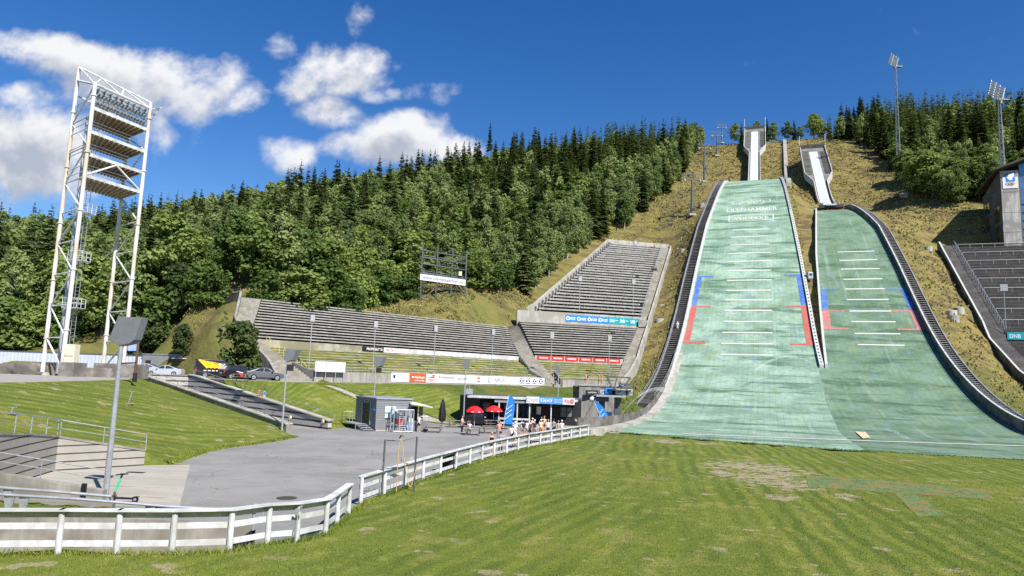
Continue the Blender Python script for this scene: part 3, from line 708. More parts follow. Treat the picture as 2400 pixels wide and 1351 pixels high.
def hexw(P, a0, a1, d0, d1, z0, z1, name, mat, parent):
    mb = MB(); mb.hexa([P(a0,d0,z0),P(a1,d0,z0),P(a1,d1,z0),P(a0,d1,z0)], [P(a0,d0,z1),P(a1,d0,z1),P(a1,d1,z1),P(a0,d1,z1)]); return mb.build(name, mat, parent)
aS = apix(A1,w1,n1,0,737,880); aE = apix(A1,w1,n1,0,1277,895)
hexw(P1, aS, aE, 0, .4, ZW-1, ZW+1.28, 'front_wall', M['concrete'], S1)
hexw(P1, aL1(12), aR1(12), 12.0, 12.29, 8.0, 9.96, 'white_wall', M['stained'], S1)
mb = MB(); rail_posts(mb, [P1(aS, .25, ZW+1.28), P1(aE, .25, ZW+1.28)], .5, .025, False, 3); mb.build('front_rail', M['galv'], S1)
ds = np.linspace(0, 25, 16)
wall_along([P1(aW1(d)-.2, d, 0) for d in ds], [z1f(d)+(.75 if d < 14 else .95) for d in ds], 4, .35, 'side_wall', M['concrete'], S1)
wall_along([P1(aL1(d)-.1, d, 0) for d in (0, 1, 2, 3, 4)], [ZW+1.35, ZW+1.5, ZW+1.75, ZW+2.1, ZW+2.35], 3, .3, 'stair_wall', M['concrete_dark'], S1)
for k in range(5):
    a, d = aL1(2+k*1.9)+.3, 2+k*1.9; mb = MB(); rail_posts(mb, [P1(a, d, z1f(d)), P1(a, d+1.3, z1f(d+1.3))], 1.1, .035, False, 2); mb.build('yellow_handrail', cm((.62,.5,.12), 'yellow_paint', .5), S1)
for k in range(9):
    for aF in (lambda d: aR1(d)+.35, ):
        d = 1+k*1.4; p = P1(aF(d), d, z1f(d)); q = P1(aF(d+1), d+1, z1f(d+1)); mb = MB(); rail_posts(mb, [p, q], 1.0, .03, False, 2); mb.build('handrail', M['galv'], S1)
pl = aty(508, 712, 120); pr = P1(aW1(25)-.2, 25.2, 0); pr.z = pl.z
PW = wall_along([pl, pr], [pl.z+1.25, pl.z+1.25], 3, .3, 'parapet_wall', M['concrete'], None)
tag(PW, 'short concrete parapet wall with railing at top left corner of the grandstand', 'wall')
mb = MB(); rail_posts(mb, [pl+Vector((0,0,1.25)), pr+Vector((0,0,1.25))], .55, .03, False); mb.build('railing', M['galv'], PW)
mb = MB(); q = [aty(480+i*9.5, 710-i*1.2, 121) for i in range(4)]
for a in q: mb.box((a.x, a.y, a.z-.2), (.14,.14,1.3))
for z in (0, -.45): mb.beam(q[0]+Vector((0,-.1,.3+z)), q[-1]+Vector((0,-.1,.3+z)), .05, .14)
tag(mb.build('wooden_fence', M['terrace_wood']), 'short pale wooden fence at forest edge left of the parapet wall', 'fence')
# stand two and the tall upper stand
S2 = empty('grandstand', tuple(P2(12, 0, ZW)), 'middle grandstand of bench rows below the blue and teal banners', 'grandstand')
for i in range(8):
    d = .4+i*1.45; z = 5.6+i*.45; a, b = aL2(d+.7), aR2(d+.7); mb = MB()
    mb.mi = 1; mb.hexa([P2(a,d,z-.9),P2(b,d,z-.9),P2(b,d+.14,z-.9),P2(a,d+.14,z-.9)], [P2(a,d,z),P2(b,d,z),P2(b,d+.14,z),P2(a,d+.14,z)])
    mb.mi = 0; nn = 10; vs = []
    for k in range(nn+1):
        aa = a+(b-a)*k/nn
        for dd, zz in ((.142, -.10), (.75, .12), (1.55, .34)): vs.append(P2(aa, d+dd, z+zz+rng.uniform(-.05,.05)))
    mb.add(vs, [(3*k+j, 3*k+3+j, 3*k+4+j, 3*k+1+j) for k in range(nn) for j in range(2)]); mb.build('grass_step', [M['stand_grass'], M['stained']], S2)
bench_rows(P2, S2, 12.3, 26, 10.3, 18.2, 14, aL2, aR2, M['terrace_wood'], M['dark_wood_gap_shade'])
hexw(P2, aL2(0)+.2, aX2(0), 0, .4, ZW-1, ZW+1.25, 'front_wall', M['concrete'], S2)
hexw(P2, aL2(12), aR2(12), 12.0, 12.29, 8.2, 10.3, 'white_wall', M['concrete_pale'], S2)
stairs(lambda d: P2(aR2(d)+.05, d, 0), lambda d: P2(aX2(d), d, 0), lambda d: z1f(d)+.1 if d < 12.3 else zp2(d), 0, 27, 46, 'aisle_steps', M['step'], S2, 1.6)
mb = MB(); rail_posts(mb, [P2(aL2(0)+.4, .25, ZW+1.25), P2(aX2(0)-.3, .25, ZW+1.25)], .5, .025, False, 3); mb.build('front_rail', M['galv'], S2)
for s_ in (0, 1):
    a = aL2(0)-.1 if s_ else aE; mbp = P2 if s_ else P1
    wall_along([mbp(a, d, 0) for d in (-.1, 1, 2, 3, 4)], [ZW+1.35, ZW+1.7, ZW+2.1, ZW+2.5, ZW+2.9], 4, .3, 'stair_wall', M['concrete_dark'], S2)
ds = np.concatenate([np.linspace(-.5, 12, 8), np.linspace(14, 27.5, 6)])
wall_along([P2(aX2(d)+.2, d, 0) for d in ds], [(zp2(max(d, .4)) if d > 12 else z1f(max(d, 0)))+1.15 for d in ds], 4.5, .35, 'side_wall', M['concrete_pale'], S2)
S3 = empty('grandstand', tuple(P2(20, 28, 20)), 'tall upper grandstand of bench rows climbing beside the left hill edge', 'grandstand')
bench_rows(P2, S3, 28, 78, 20, 48.6, 29, lambda d: aL2(d)+.9, aR2, M['terrace_wood'], M['dark_wood_gap_shade'], .6)
hexw(P2, aL2(26)-.3, aX2(26), 26.5, 27.2, 16, 20.7, 'front_wall', M['concrete_pale'], S3)
stairs(lambda d: P2(aR2(d)+.05, d, 0), lambda d: P2(aX2(d), d, 0), zp2, 27.2, 78, 80, 'aisle_steps', M['step'], S3, 2.2)
ds = np.linspace(27.6, 79, 20)
wall_along([P2(aL2(d)-.1, d, 0) for d in ds], [zp2(min(d,78))+1.5 for d in ds], 6, .5, 'side_wall', M['concrete_pale'], S3)
wall_along([P2(aX2(d)+.2, d, 0) for d in ds], [zp2(min(d,78))+1.3 for d in ds], 6, .4, 'side_wall', M['concrete_pale'], S3)
hexw(P2, aL2(78), aX2(78), 79.2, 79.7, 44, 50.2, 'top_wall', M['concrete_pale'], S3)
dd = 50/29
for i in range(2, 29, 3):
    d = 28+i*dd+.3; z = 20+i*28.6/29; a, b = aL2(d)+2, aR2(d)-.6; n = 5; ofs = rng.uniform(0, 1.5)
    for k in range(n):
        u = a+ofs+(b-a-2.5)*k/n; mb = MB(); p, q = P2(u, d, z+.5), P2(u+(b-a)/n*.72, d, z+.5)
        for e in (p, q, p.lerp(q, .5)): mb.tube(e, e+Vector((0,0,1.15)), .035, .035, 5)
        mb.tube(p+Vector((0,0,1.15)), q+Vector((0,0,1.15)), .035, .035, 5); mb.build('crush_barrier', M['galv'], S3)
for i in range(1, 29):
    d = 28+i*dd; z = 20+i*28.6/29; mb = MB()
    p = P2(aL2(d)+.75, d+.3, z+.1); mb.box(p+Vector((0,0,.5)), (.35,.35,1.2)); mb.build('row_post', M['steel'], S3)
    p = P2(aR2(d), d, z); q = P2(aR2(d+dd), d+dd, z+.98); mb = MB(); mb.tube(p, p+Vector((0,0,1.2)), .04, .04, 5); mb.tube(p+Vector((0,0,1.2)), q+Vector((0,0,1.2)), .035, .035, 5); mb.tube(p+Vector((0,0,.6)), q+Vector((0,0,.6)), .03, .03, 5); mb.build('aisle_rail', M['galv'], S3)
# ---------------------------------------------------------------- banners
def banner(P, Bf, d, px0, px1, py0, z0, z1, mat, label, texts=(), group=None, name='banner', cat='banner'):
    B_, w_, n_ = (A1,w1,n1) if Bf == 1 else (B1,w2,n2); a0 = apix(B_,w_,n_,d,px0,py0); a1 = apix(B_,w_,n_,d,px1,py0)
    mb = MB(); mb.hexa([P(a0,d,z0),P(a1,d,z0),P(a1,d+.05,z0),P(a0,d+.05,z0)], [P(a0,d,z1),P(a1,d,z1),P(a1,d+.05,z1),P(a0,d+.05,z1)])
    o = mb.build(name, mat); tag(o, label, cat, group); W = a1-a0; Hh = z1-z0
    for (txt, x, y, wd, ht, mt) in texts: lettering(txt, P(a0+x*W, d-.012, z0+y*Hh), w_, (0,0,1), ht*Hh, mt, o, wd*W, .004, bold=.02)
    return o, a0, W
ink = {k: cm(c, 'print_'+k, .6) for k, c in dict(navy=(.02,.04,.2), grey=(.2,.2,.23), red=(.6,.03,.04), blue=(.03,.2,.6), white=(.85,.85,.85), black=(.02,.02,.02), green=(.05,.3,.2), pale=(.45,.47,.55)).items()}
z0, z1 = ZW+.12, ZW+1.42
def disc(o, P, a, d, z, r, mat, n=20, r2=0, name='emblem', dy=-.014):
    mb = MB(); secs = []
    if r2:
        for i in range(n+1): an_ = i*2*math.pi/n; secs.append([P(a+math.cos(an_)*q, d+dy, z+math.sin(an_)*q) for q in (r, r2)])
        mb.sweep(secs, False)
    else: mb.add([P(a+math.cos(i*2*math.pi/n)*r, d+dy, z+math.sin(i*2*math.pi/n)*r) for i in range(n)], [tuple(range(n))])
    return mb.build(name, mat, o)
o, a0, W = banner(P1, 1, -.06, 917, 959, 888, z0, z1, M['white'], 'white banner with blue square logo, first on the long front wall', [('NETTVERK AS', .26, .48, .7, .3, ink['pale']), ('for hele innlandet', .3, .16, .55, .16, ink['pale'])])
mb = MB(); mb.hexa([P1(a0+.1*W,-.07,z0+.5), P1(a0+.22*W,-.07,z0+.5), P1(a0+.22*W,-.065,z0+.5), P1(a0+.1*W,-.065,z0+.5)], [P1(a0+.1*W,-.07,z0+1), P1(a0+.22*W,-.07,z0+1), P1(a0+.22*W,-.065,z0+1), P1(a0+.1*W,-.065,z0+1)]); mb.build('logo_square', ink['navy'], o); 
o, a0, W = banner(P1, 1, -.06, 959, 998, 889, z0, z1, M['orange'], 'orange banner with white lettering and blue mark on the long front wall', [('Nordengen', .32, .38, .6, .32, ink['white']), ('vi holder deg i gang', .3, .12, .6, .13, ink['white'])])
disc(o, P1, a0+.2*W, -.06, z0+.75, .3, ink['navy']); disc(o, P1, a0+.2*W, -.06, z0+.75, .16, ink['white'], dy=-.018)
o, a0, W = banner(P1, 1, -.06, 998.4, 1115, 893, z0, z1, M['white'], 'long white banner with red NSG mark and grey names on the front wall', [('NSG', .05, .12, .12, .36, ink['red']), ('Birkebeineren', .24, .5, .32, .34, ink['grey']), ('LILLEHAMMER', .28, .2, .2, .14, ink['pale']), ('sport1', .62, .32, .22, .42, ink['grey'])])
mb = MB(); [mb.prism([P1(a0+W*x, -.075, z0+z) for x, z in q], P1(0,.004,0)-P1(0,0,0)) for q in (((.05,.72),(.17,.72),(.15,.9),(.08,.9)), ((.1,.95),(.17,.95),(.16,1.15),(.12,1.15)))]; mb.build('emblem', ink['red'], o)
mb = MB(); mb.path([P1(a0+W*(.84+.05*math.sin(k*.52)), -.07, z0+.2+.085*k) for k in range(12)], .03, 5); mb.build('swoosh', ink['pale'], o)
o, a0, W = banner(P1, 1, -.06, 1115.4, 1213, 896, z0, z1, M['white'], 'long white banner with red round mark and teal arc on the front wall', [('ASKUS', .42, .3, .26, .46, ink['grey']), ('H\u00dc-DAHL', .71, .3, .27, .46, ink['pale'])])
disc(o, P1, a0+.06*W, -.06, z0+.65, .42, ink['red']); hexw(P1, a0+.02*W, a0+.1*W, -.078, -.076, z0+.52, z0+.76, 'stripe', ink['white'], o)
for r_, c_ in ((.55, 'green'), (.42, 'blue')):
    mb = MB(); mb.path([P1(a0+.36*W-r_*math.cos(q*.3-1.0)*1.6, -.07, z0+.62+r_*math.sin(q*.3-1.0)) for q in range(8)], .05, 5); mb.build('arc', ink[c_], o)
o, a0, W = banner(P1, 1, -.06, 1213.4, 1276, 899, z0, z1, M['white'], 'white banner with four dark blue double ring logos on the front wall')
for k in range(4):
    hexw(P1, a0+W*(.05+.24*k), a0+W*(.22+.24*k), -.075, -.07, z0+.2, z0+1.1, 'logo_square', ink['navy'], o)
    for e in (-.35, .35): disc(o, P1, a0+W*(.135+.24*k)+e, -.08, z0+.65, .36, ink['white'], 20, .24, 'ring', -.003-.003*(e > 0))
banner(P1, 1, 11.93, 849, 899, 820, 9.12, 9.92, M['black'], 'black banner with white lettering on the white stand wall', [('PROFILGUTTA', .2, .28, .76, .5, ink['white'])])
banner(P1, 1, 11.93, 899.5, 926, 822, 9.12, 9.92, M['white'], 'small white banner with red lettering right of the black banner', [('DELTA', .15, .25, .7, .5, ink['red'])])
banner(P1, 1, 11.93, 926.5, 1215, 828, 9.12, 9.92, M['white_paint'], 'long blank white banner below the left grandstand bench rows')
for k in range(6):
    x = 1258.5+k*33.0; banner(P2, 2, 11.93, x, x+30.5, 845, 9.42, 10.28, M['red_paint'], ['leftmost red banner in the row below the middle stand', 'second red banner from the left in the row of six', 'third red banner from the left in the row of six', 'third red banner from the right in the row of six', 'second red banner from the right in the row of six', 'rightmost red banner, beside the right aisle'][k], [('VEIDEKKE', .16, .32, .68, .36, ink['white'])], 'red banners below the middle stand')
for k in range(4):
    x = 1326+k*25.2; o, a0, W = banner(P2, 2, 26.42, x, x+25, 750, 18.75, 20.3, M['blue'], ['leftmost blue banner on the upper stand wall', 'second blue banner on the upper stand wall', 'third blue banner on the upper stand wall', 'blue banner next to the teal ones on the upper wall'][k], [('LILLEHAMMER', .36, .5, .55, .16, ink['white']), ('OLYMPIAPARK', .36, .28, .55, .16, ink['white'])], 'blue banners on the upper stand wall')
    disc(o, P2, a0+.2*W, 26.42, 19.5, .42, ink['white'], 16, .26)
for k in range(3):
    x = 1427+k*24; banner(P2, 2, 26.42, x, x+23.8, 754, 18.75, 20.3, M['teal'], ['leftmost of the three teal banners on the upper wall', 'middle one of the three teal banners on the upper wall', 'rightmost of the three teal banners on the upper wall'][k], [('DNB', .1, .26, .45, .46, ink['white']), ('Partner', .66, .48, .25, .16, ink['white'])], 'teal banners on the upper stand wall')
# ---------------------------------------------------------------- hill walls
def sect_wall(name, mat, parent, tf, zf, s0, s1, step, a, b, z0, z1):
    secs = []; n = max(2, int(abs(s1-s0)/step))
    for i in range(n+1):
        s = s0+(s1-s0)*i/n; t = tf(s); q = []
        for dt, dz in ((a, z0), (b, z0), (b, z1), (a, z1)): x, y = xy(s, t+dt); q.append((x, y, zf(s)+dz))
        secs.append(q)
    mb = MB(); mb.sweep(secs); return mb.build(name, mat, parent)
def stair_strip(name, mat, parent, tf, zf, s0, s1, a, b, dz, pitch=.7):
    mb = MB(); s = s0
    while s < s1:
        q = []
        for ss, tt in ((s, a), (s, b), (s+pitch*.62, b), (s+pitch*.62, a)): x, y = xy(ss, tf(ss)+tt); q.append((x, y))
        z = zf(s+pitch*.5)+dz; mb.hexa([(x, y, z-.12) for x, y in q], [(x, y, z) for x, y in q]); s += pitch
    return mb.build(name, mat, parent)
def rail_line(name, mat, parent, tf, zf, s0, s1, a, dz, h, every=3.0, r=.035):
    mb = MB(); pts = []; s = s0
    while s <= s1: x, y = xy(s, tf(s)+a); pts.append(Vector((x, y, zf(s)+dz))); s += every
    rail_posts(mb, pts, h, r, True, every+1); return mb.build(name, mat, parent)
M['kerb'] = mk('pale_kerb', (.43,.44,.42), .7, .2, 0, .12, 2); M['board'] = mk('weathered_dark_boards', (.12,.11,.10), .85, .2, 0, .4, 1.5, (.2,.19,.175), .2)
lkf = lambda s: kL(s); 
LW = empty('hill_side_wall', (*xy(142, -14), zL(142)-1), 'pale kerb with dark stairway and railing along left edge of the larger hill', 'hill border')
sect_wall('kerb', M['kerb'], LW, lkf, zL, 128, 280, 2, -.75, -.02, -1.2, .5)
sect_wall('stair_bed', M['dark_wood_gap_shade'], LW, lkf, zL, 118, 280, 2, -3.0, -.78, -1.6, -.15); stair_strip('stair_treads', M['concrete_dark'], LW, lkf, zL, 118, 278, -2.7, -1.0, .02, .9)
sect_wall('stair_rim', M['galv'], LW, lkf, zL, 118, 280, 2, -3.15, -3.0, -1.6, .12)
rail_line('railing', M['galv'], LW, lkf, zL, 120, 278, -3.05, .12, 1.0); rail_line('railing', M['galv'], LW, lkf, zL, 120, 278, -.6, .4, .8)
RW = empty('hill_side_wall', (*xy(142, 13), zL(142)-1), 'pale perforated kerb along the right edge of the larger hill', 'hill border')
sect_wall('kerb', M['kerb'], RW, kR, zL, 142, 280, 2, .02, .75, -1.5, .65)
mb = MB(); s = 143.0
while s < 279:
    x, y = xy(s, kR(s)+.38); x2, y2 = xy(s+.45, kR(s+.45)+.38); mb.beam((x, y, zL(s)+.66), (x2, y2, zL(s+.45)+.66), .28, .03); s += 1.5
mb.build('vent_slots', M['black'], RW)
rail_line('railing', M['galv'], RW, kR, zL, 225, 279, .6, .6, 1.0)
SLW = empty('hill_side_wall', (*xy(142, 14), zS(142)-1), 'thin pale wall along the left edge of the smaller hill', 'hill border')
sect_wall('kerb', M['kerb'], SLW, sL, zS, 142, 248, 2, -.45, -.02, -3.0, .75)
SRW = empty('hill_side_wall', (*xy(142, 36), zS(142)-1), 'dark board wall with stairway curving down the right edge of the smaller hill', 'hill border')
hb = lambda s: 1.5
sect_wall('board_wall', M['board'], SRW, sR, zS, 74, 249, 2, .02, .22, -.5, 1.45); sect_wall('wall_cap', M['kerb'], SRW, sR, zS, 74, 249, 2, -.02, .32, 1.452, 1.55)
sect_wall('stair_bed', M['dark_wood_gap_shade'], SRW, sR, zS, 74, 249, 2, .34, 2.3, -1, .35); stair_strip('stair_treads', M['concrete'], SRW, sR, zS, 80, 246, .6, 2.1, .55, .9)
sect_wall('stair_rim', M['galv'], SRW, sR, zS, 74, 249, 2, 2.3, 2.45, -1.5, .75); rail_line('railing', M['galv'], SRW, sR, zS, 84, 247, .25, 1.55, .7)
# curved board wall round the outrun's left end
bw = [st(*on(x, y, gL).xy) for x, y in ((1374,1014),(1410,1010),(1445,1004),(1478,997),(1506,987),(1530,973),(1548,952),(1564,925),(1578,890),(1588,858),(1594,830))]
bwp = [Vector((*xy(s, t), zL(s))) for s, t in bw]
BW = wall_along([p+Vector((-.9,.3,0)) for p in bwp], [p.z+1.5-.07*i for i, p in enumerate(bwp)], 2.6, .22, 'board_wall', M['board'], None); tag(BW, 'dark weathered board wall curving round the left end of the outrun', 'wall')
AP = wall_along([p+Vector((-.1,.1,0)) for p in bwp], [p.z+.32 for p in bwp], 1.2, 1.3, 'concrete_apron', M['concrete_pale'], BW)
# ---------------------------------------------------------------- inruns
M['track'] = mk('white_inrun_track', (.50,.52,.55), .45, .3, 0, .06, .8)
def inrun(zf, tc, s0, sn, sw, s1, label, wide):
    I = empty('ski_jump_inrun', (*xy(s0, tc), zf(s0)-3), label, 'inrun')
    hw = lambda s: interp(s, [s0, sn, sw, s1], [2.3, 2.3, wide, wide]); L = lambda s: tc-hw(s); Rr = lambda s: tc+hw(s); C = lambda s: tc
    secs = []; n = 60
    def secs_of(f, s0_, s1_, z0, z1):
        o = []
        for i in range(n+1):
            s = s0_+(s1_-s0_)*i/n; a, b = f(s); q = []
            for t, dz in ((a, z0), (b, z0), (b, z1), (a, z1)): x, y = xy(s, t); q.append((x, y, zf(s)+dz))
            o.append(q)
        return o
    def part(name, mat, f, a_, b_, z0, z1): mb = MB(); mb.sweep(secs_of(f, a_, b_, z0, z1)); return mb.build(name, mat, I)
    part('deck', M['concrete_dark'], lambda s: (L(s), Rr(s)), s0, s1, -1.3, -.02)
    tr = part('track', M['track'], lambda s: (tc-1.75, tc+1.55), s0+.3, s1-5, -.02, .12)
    for e in (-.75, -.2, .25, .8):
        mb = MB(); mb.sweep([[(q[0][0], q[0][1], q[2][2]), (q[1][0], q[1][1], q[2][2])] for q in secs_of(lambda s: (tc+e-.04, tc+e+.04), s0+.3, s1-5, 0, .125)], False); mb.build('groove', M['galv'], tr)
    part('side_wall', M['kerb'], lambda s: (L(s)-.22, L(s)), s0, s1, -1.8, 1.0); part('side_wall', M['kerb'], lambda s: (Rr(s), Rr(s)+.22), s0, s1, -1.8, 1.0)
    mb = MB(); s = sw
    while s < s1-4:
        x, y = xy(s, tc-wide+.4); x2, y2 = xy(s, tc-2.1); mb.beam((x, y, zf(s)+.35), (x2, y2, zf(s)+.35), .7, .25); s += 1.4
    mb.build('start_bench', M['terrace_wood'], I)
    mb = MB(); s = sw
    while s < s1-5:
        x, y = xy(s, tc+2.6); x2, y2 = xy(s, tc+wide-.5); mb.beam((x, y, zf(s)+.2), (x2, y2, zf(s)+.2), .8, .15); s += 1.1
    mb.build('start_stair', M['concrete'], I)
    mb = MB(); a = xy(s1, tc-wide-.3); b = xy(s1, tc+wide+.3); mb.beam((*a, zf(s1)-.6), (*b, zf(s1)-.6), .4, 4.4); mb.build('back_wall', M['dark_wood_gap_shade'], I)
    for t in (-wide-.3, wide+.3):
        x, y = xy(s1, tc+t); mb = MB(); mb.tube((x, y, zf(s1)-2), (x, y, zf(s1)+6), .16, .12); mb.build('pole', M['white_paint'], I)
    mb = MB(); a = xy(s0-.8, tc-3.8); b = xy(s0-.8, tc+3.6); mb.beam((*a, zf(s0)-.75), (*b, zf(s0)-.75), 2.2, 1.0); mb.build('takeoff_table', M['dark_wood_gap_shade'], I)
    mb = MB(); a = xy(s0-2.1, tc-1.7); b = xy(s0-2.1, tc+1.5); mb.beam((*a, zf(s0)-.3), (*b, zf(s0)-.3), .4, .5); mb.build('takeoff_edge', M['white_paint'], I)
    mb = MB()
    for e in (-3.7, 3.4): a = xy(s0-.8, tc+e); mb.tube((*a, zf(s0)-.5), (*a, zf(s0)+1.2), .08)
    mb.build('corner_posts', M['galv'], I)
    s = s0+9
    for k in range(int((s1-s0-6)/12)):
        for e in (-1.9, 1.9):
            x, y = xy(s, tc+e); mb = MB(); mb.beam((x, y, H(x, y)-1), (x, y, zf(s)-1.2), .6, .6); mb.build('pier', M['concrete_dark'], I)
        s += 12
    return I
inrun(zIL, 0, 279.5, 343, 352, 381, 'upper inrun with white track above the larger hill', 5.0)
inrun(zIS, 24.6, 247.5, 288, 297, 328, 'lower inrun with white track above the smaller hill', 5.0)
for k, (p0, p1) in enumerate((((1849,436),(1836,327)),)):
    a, b = ongr(*p0, 150), ongr(*p1, 150); mb = MB(); n = 40; secs = []
    for i in range(n+1):
        p = a.lerp(b, i/n); z = H(p.x, p.y)+1.0; secs.append([(p.x-.9, p.y, z-1.5), (p.x+.9, p.y, z-1.5), (p.x+.9, p.y, z), (p.x-.9, p.y, z)])
    mb.sweep(secs); W_ = mb.build('stairway', M['concrete']); tag(W_, 'narrow grey stairway running up between the two inruns', 'stairway')
    mb = MB(); pts = [Vector(q[3]) for q in secs[::3]]; rail_posts(mb, pts, 1.0, .05, True, 4); mb.build('railing', M['galv'], W_)
# red rail along the crest of the smaller hill
mb = MB(); pts = [Vector((*xy(247.3, t), zS(247)+.1)) for t in (20.2, 24, 28.5)]; rail_posts(mb, pts, .7, .09, True, .8); tag(mb.build('crest_fence', M['red_paint']), 'low red fence along the crest of the smaller hill', 'fence')
# ---------------------------------------------------------------- the right hand stand
ZR = lambda s: interp(s, [100, 124, 150, 168, 169, 205, 215], [-1, 2.2, 9.0, 16.6, 18.6, 43.5, 43.5])
TW = 46.5
RS = empty('grandstand', (*xy(150, TW+5), 4), 'dark shaded grandstand with metal rails on the right beside the building', 'grandstand')
def PR(s, t, z): return Vector((*xy(s, t), z))
sect_wall('side_wall', M['board'], RS, lambda s: TW, ZR, 112, 207, 2, -.35, -.12, -3, 1.0); sect_wall('wall_cap', M['kerb'], RS, lambda s: TW, ZR, 112, 207, 2, -.42, -.08, 1.002, 1.12)
sect_wall('aisle_ramp', M['dark_wood_gap_shade'], RS, lambda s: TW, ZR, 112, 206, 1.2, -.1, 3.0, -2, .1)
n = 27
for i in range(n):
    s = 169.5+i*(36/n); ds_ = 36/n; z = ZR(s); mb = MB()
    mb.mi = 0; mb.hexa([PR(s,TW+3,z-1.5),PR(s,TW+46,z-1.5),PR(s+ds_*1.4,TW+46,z-1.5),PR(s+ds_*1.4,TW+3,z-1.5)], [PR(s,TW+3,z),PR(s,TW+46,z),PR(s+ds_*1.4,TW+46,z),PR(s+ds_*1.4,TW+3,z)])
    mb.mi = 1; mb.hexa([PR(s,TW+3.2,z+.42),PR(s,TW+46,z+.42),PR(s+.5,TW+46,z+.42),PR(s+.5,TW+3.2,z+.42)], [PR(s,TW+3.2,z+.55),PR(s,TW+46,z+.55),PR(s+.5,TW+46,z+.55),PR(s+.5,TW+3.2,z+.55)])
    mb.build('bench_row', [M['dark_wood_gap_shade'], M['dark_seat']], RS)
    if i % 3 == 1:
        mb = MB(); rail_posts(mb, [PR(s, TW+3.4, z+.3), PR(s, TW+46, z+.3)], 1.05, .05, False, 2.6); mb.build('crush_barrier', M['galv'], RS)
    mb = MB(); p = PR(s, TW+3.1, z); mb.tube(p, p+Vector((0,0,1.3)), .05); q = PR(s+ds_, TW+3.1, ZR(s+ds_)); mb.tube(p+Vector((0,0,1.3)), q+Vector((0,0,1.3)), .05); mb.build('aisle_rail', M['galv'], RS)
mb = MB(); mb.hexa([PR(168.6,TW+3,13),PR(168.6,TW+46,13),PR(169.3,TW+46,13),PR(169.3,TW+3,13)], [PR(168.6,TW+3,18.5),PR(168.6,TW+46,18.5),PR(169.3,TW+46,18.5),PR(169.3,TW+3,18.5)]); mb.build('mid_wall', M['dark_wood_gap_shade'], RS)
for i in range(22):
    s = 124+i*2.0; z = ZR(s); mb = MB(); mb.mi = 0
    mb.hexa([PR(s,TW+3.2,z-1.5),PR(s,TW+40,z-1.5),PR(s+2.4,TW+40,z-1.5),PR(s+2.4,TW+3.2,z-1.5)], [PR(s,TW+3.2,z),PR(s,TW+40,z),PR(s+2.4,TW+40,z),PR(s+2.4,TW+3.2,z)])
    mb.mi = 1; mb.hexa([PR(s,TW+3.4,z+.35),PR(s,TW+40,z+.35),PR(s+.6,TW+40,z+.35),PR(s+.6,TW+3.4,z+.35)], [PR(s,TW+3.4,z+.5),PR(s,TW+40,z+.5),PR(s+.6,TW+40,z+.5),PR(s+.6,TW+3.4,z+.5)]); mb.build('bench_row', [M['dark_wood_gap_shade'], M['dark_seat']], RS)
for k in range(2):
    t0 = TW+3.3+k*6.1; mb = MB(); mb.hexa([PR(168.45,t0,16.9),PR(168.45,t0+6,16.9),PR(168.55,t0+6,16.9),PR(168.55,t0,16.9)], [PR(168.45,t0,18.4),PR(168.45,t0+6,18.4),PR(168.55,t0+6,18.4),PR(168.55,t0,18.4)])
    o = mb.build('banner', M['teal']); tag(o, ['teal banner nearest the aisle on the dark right stand', 'teal banner further right on the dark right stand'][k], 'banner', 'teal banners on the right stand')
    vd = (.939,-.343,0); lettering('DNB', PR(168.43, t0+.4, 17.25), vd, (0,0,1), .75, ink['white'], o, 1.9, .004); lettering('Partner', PR(168.43, t0+3.3, 17.55), vd, (0,0,1), .22, ink['white'], o, 1.4, .004)
# ---------------------------------------------------------------- white light tower
def onlev(px, py, z):   # point of the pixel ray at height z (above or below the eye)
    return atz(px, py, z)
c1 = aty(98, 884, 73.2); q2 = aty(223, 198, 70.0); hz = q2.z; q4 = atz(352, 255, hz); hz1 = aty(175, 189, 73.2).z
C1 = Vector((c1.x, c1.y, c1.z)); C2 = Vector((q2.x, q2.y, 4.9)); C4 = Vector((q4.x, q4.y, 4.9)); C3 = C4 + (C1-C2); C3.z = 4.9
T = empty('light_tower', C1, 'tall white steel lattice light tower with four stacked platforms', 'light tower')
def at_h(c, z): return Vector((c.x, c.y, z))
wr = M['white_rusty']
for c, top in ((C1, aty(172,156,C1.y).z), (C2, hz+.2), (C3, hz-.6), (C4, aty(356,240,C4.y).z)):
    mb = MB(); mb.tube(c, at_h(c, top), .21, .19, 10); z = c.z+4
    while z < top-1: mb.tube(at_h(c, z), at_h(c, z+.12), .29, .29, 10); z += 6.2
    mb.tube(c, at_h(c, c.z+.1), .42, .42, 10); mb.build('column', wr, T)
def lat(ca, cb, z0, z1, ph, r=.085):
    n = round((z1-z0)/ph); h = (z1-z0)/n
    for i in range(n):
        a, b = z0+i*h, z0+(i+1)*h; mb = MB(); mb.tube(at_h(ca, a), at_h(cb, a), r*.9, r*.9, 6)
        if i % 2: mb.tube(at_h(ca, a), at_h(cb, b), r, r, 6)
        else: mb.tube(at_h(cb, a), at_h(ca, b), r, r, 6)
        mb.build('brace', M['white_paint'], T)
lat(C1, C2, 8.2, hz, 3.25); 
pz_ = [aty(217.6,252.5,C2.y).z, aty(214,308,C2.y).z, aty(209,361,C2.y).z, aty(205,411,C2.y).z]
lat(C3, C4, 8.2, pz_[3], 3.2); lat(C3, C4, pz_[3], pz_[0], 2.6)
mb = MB(); mb.tube(at_h(C2, 5), at_h(C1, 8.2), .1); mb.build('brace', M['white_paint'], T); mb = MB(); mb.tube(at_h(C3, 5), at_h(C4, 8.2), .1); mb.build('brace', M['white_paint'], T)
C1t, C4t = at_h(C1, aty(172,157,C1.y).z), at_h(C4, aty(356,241,C4.y).z)
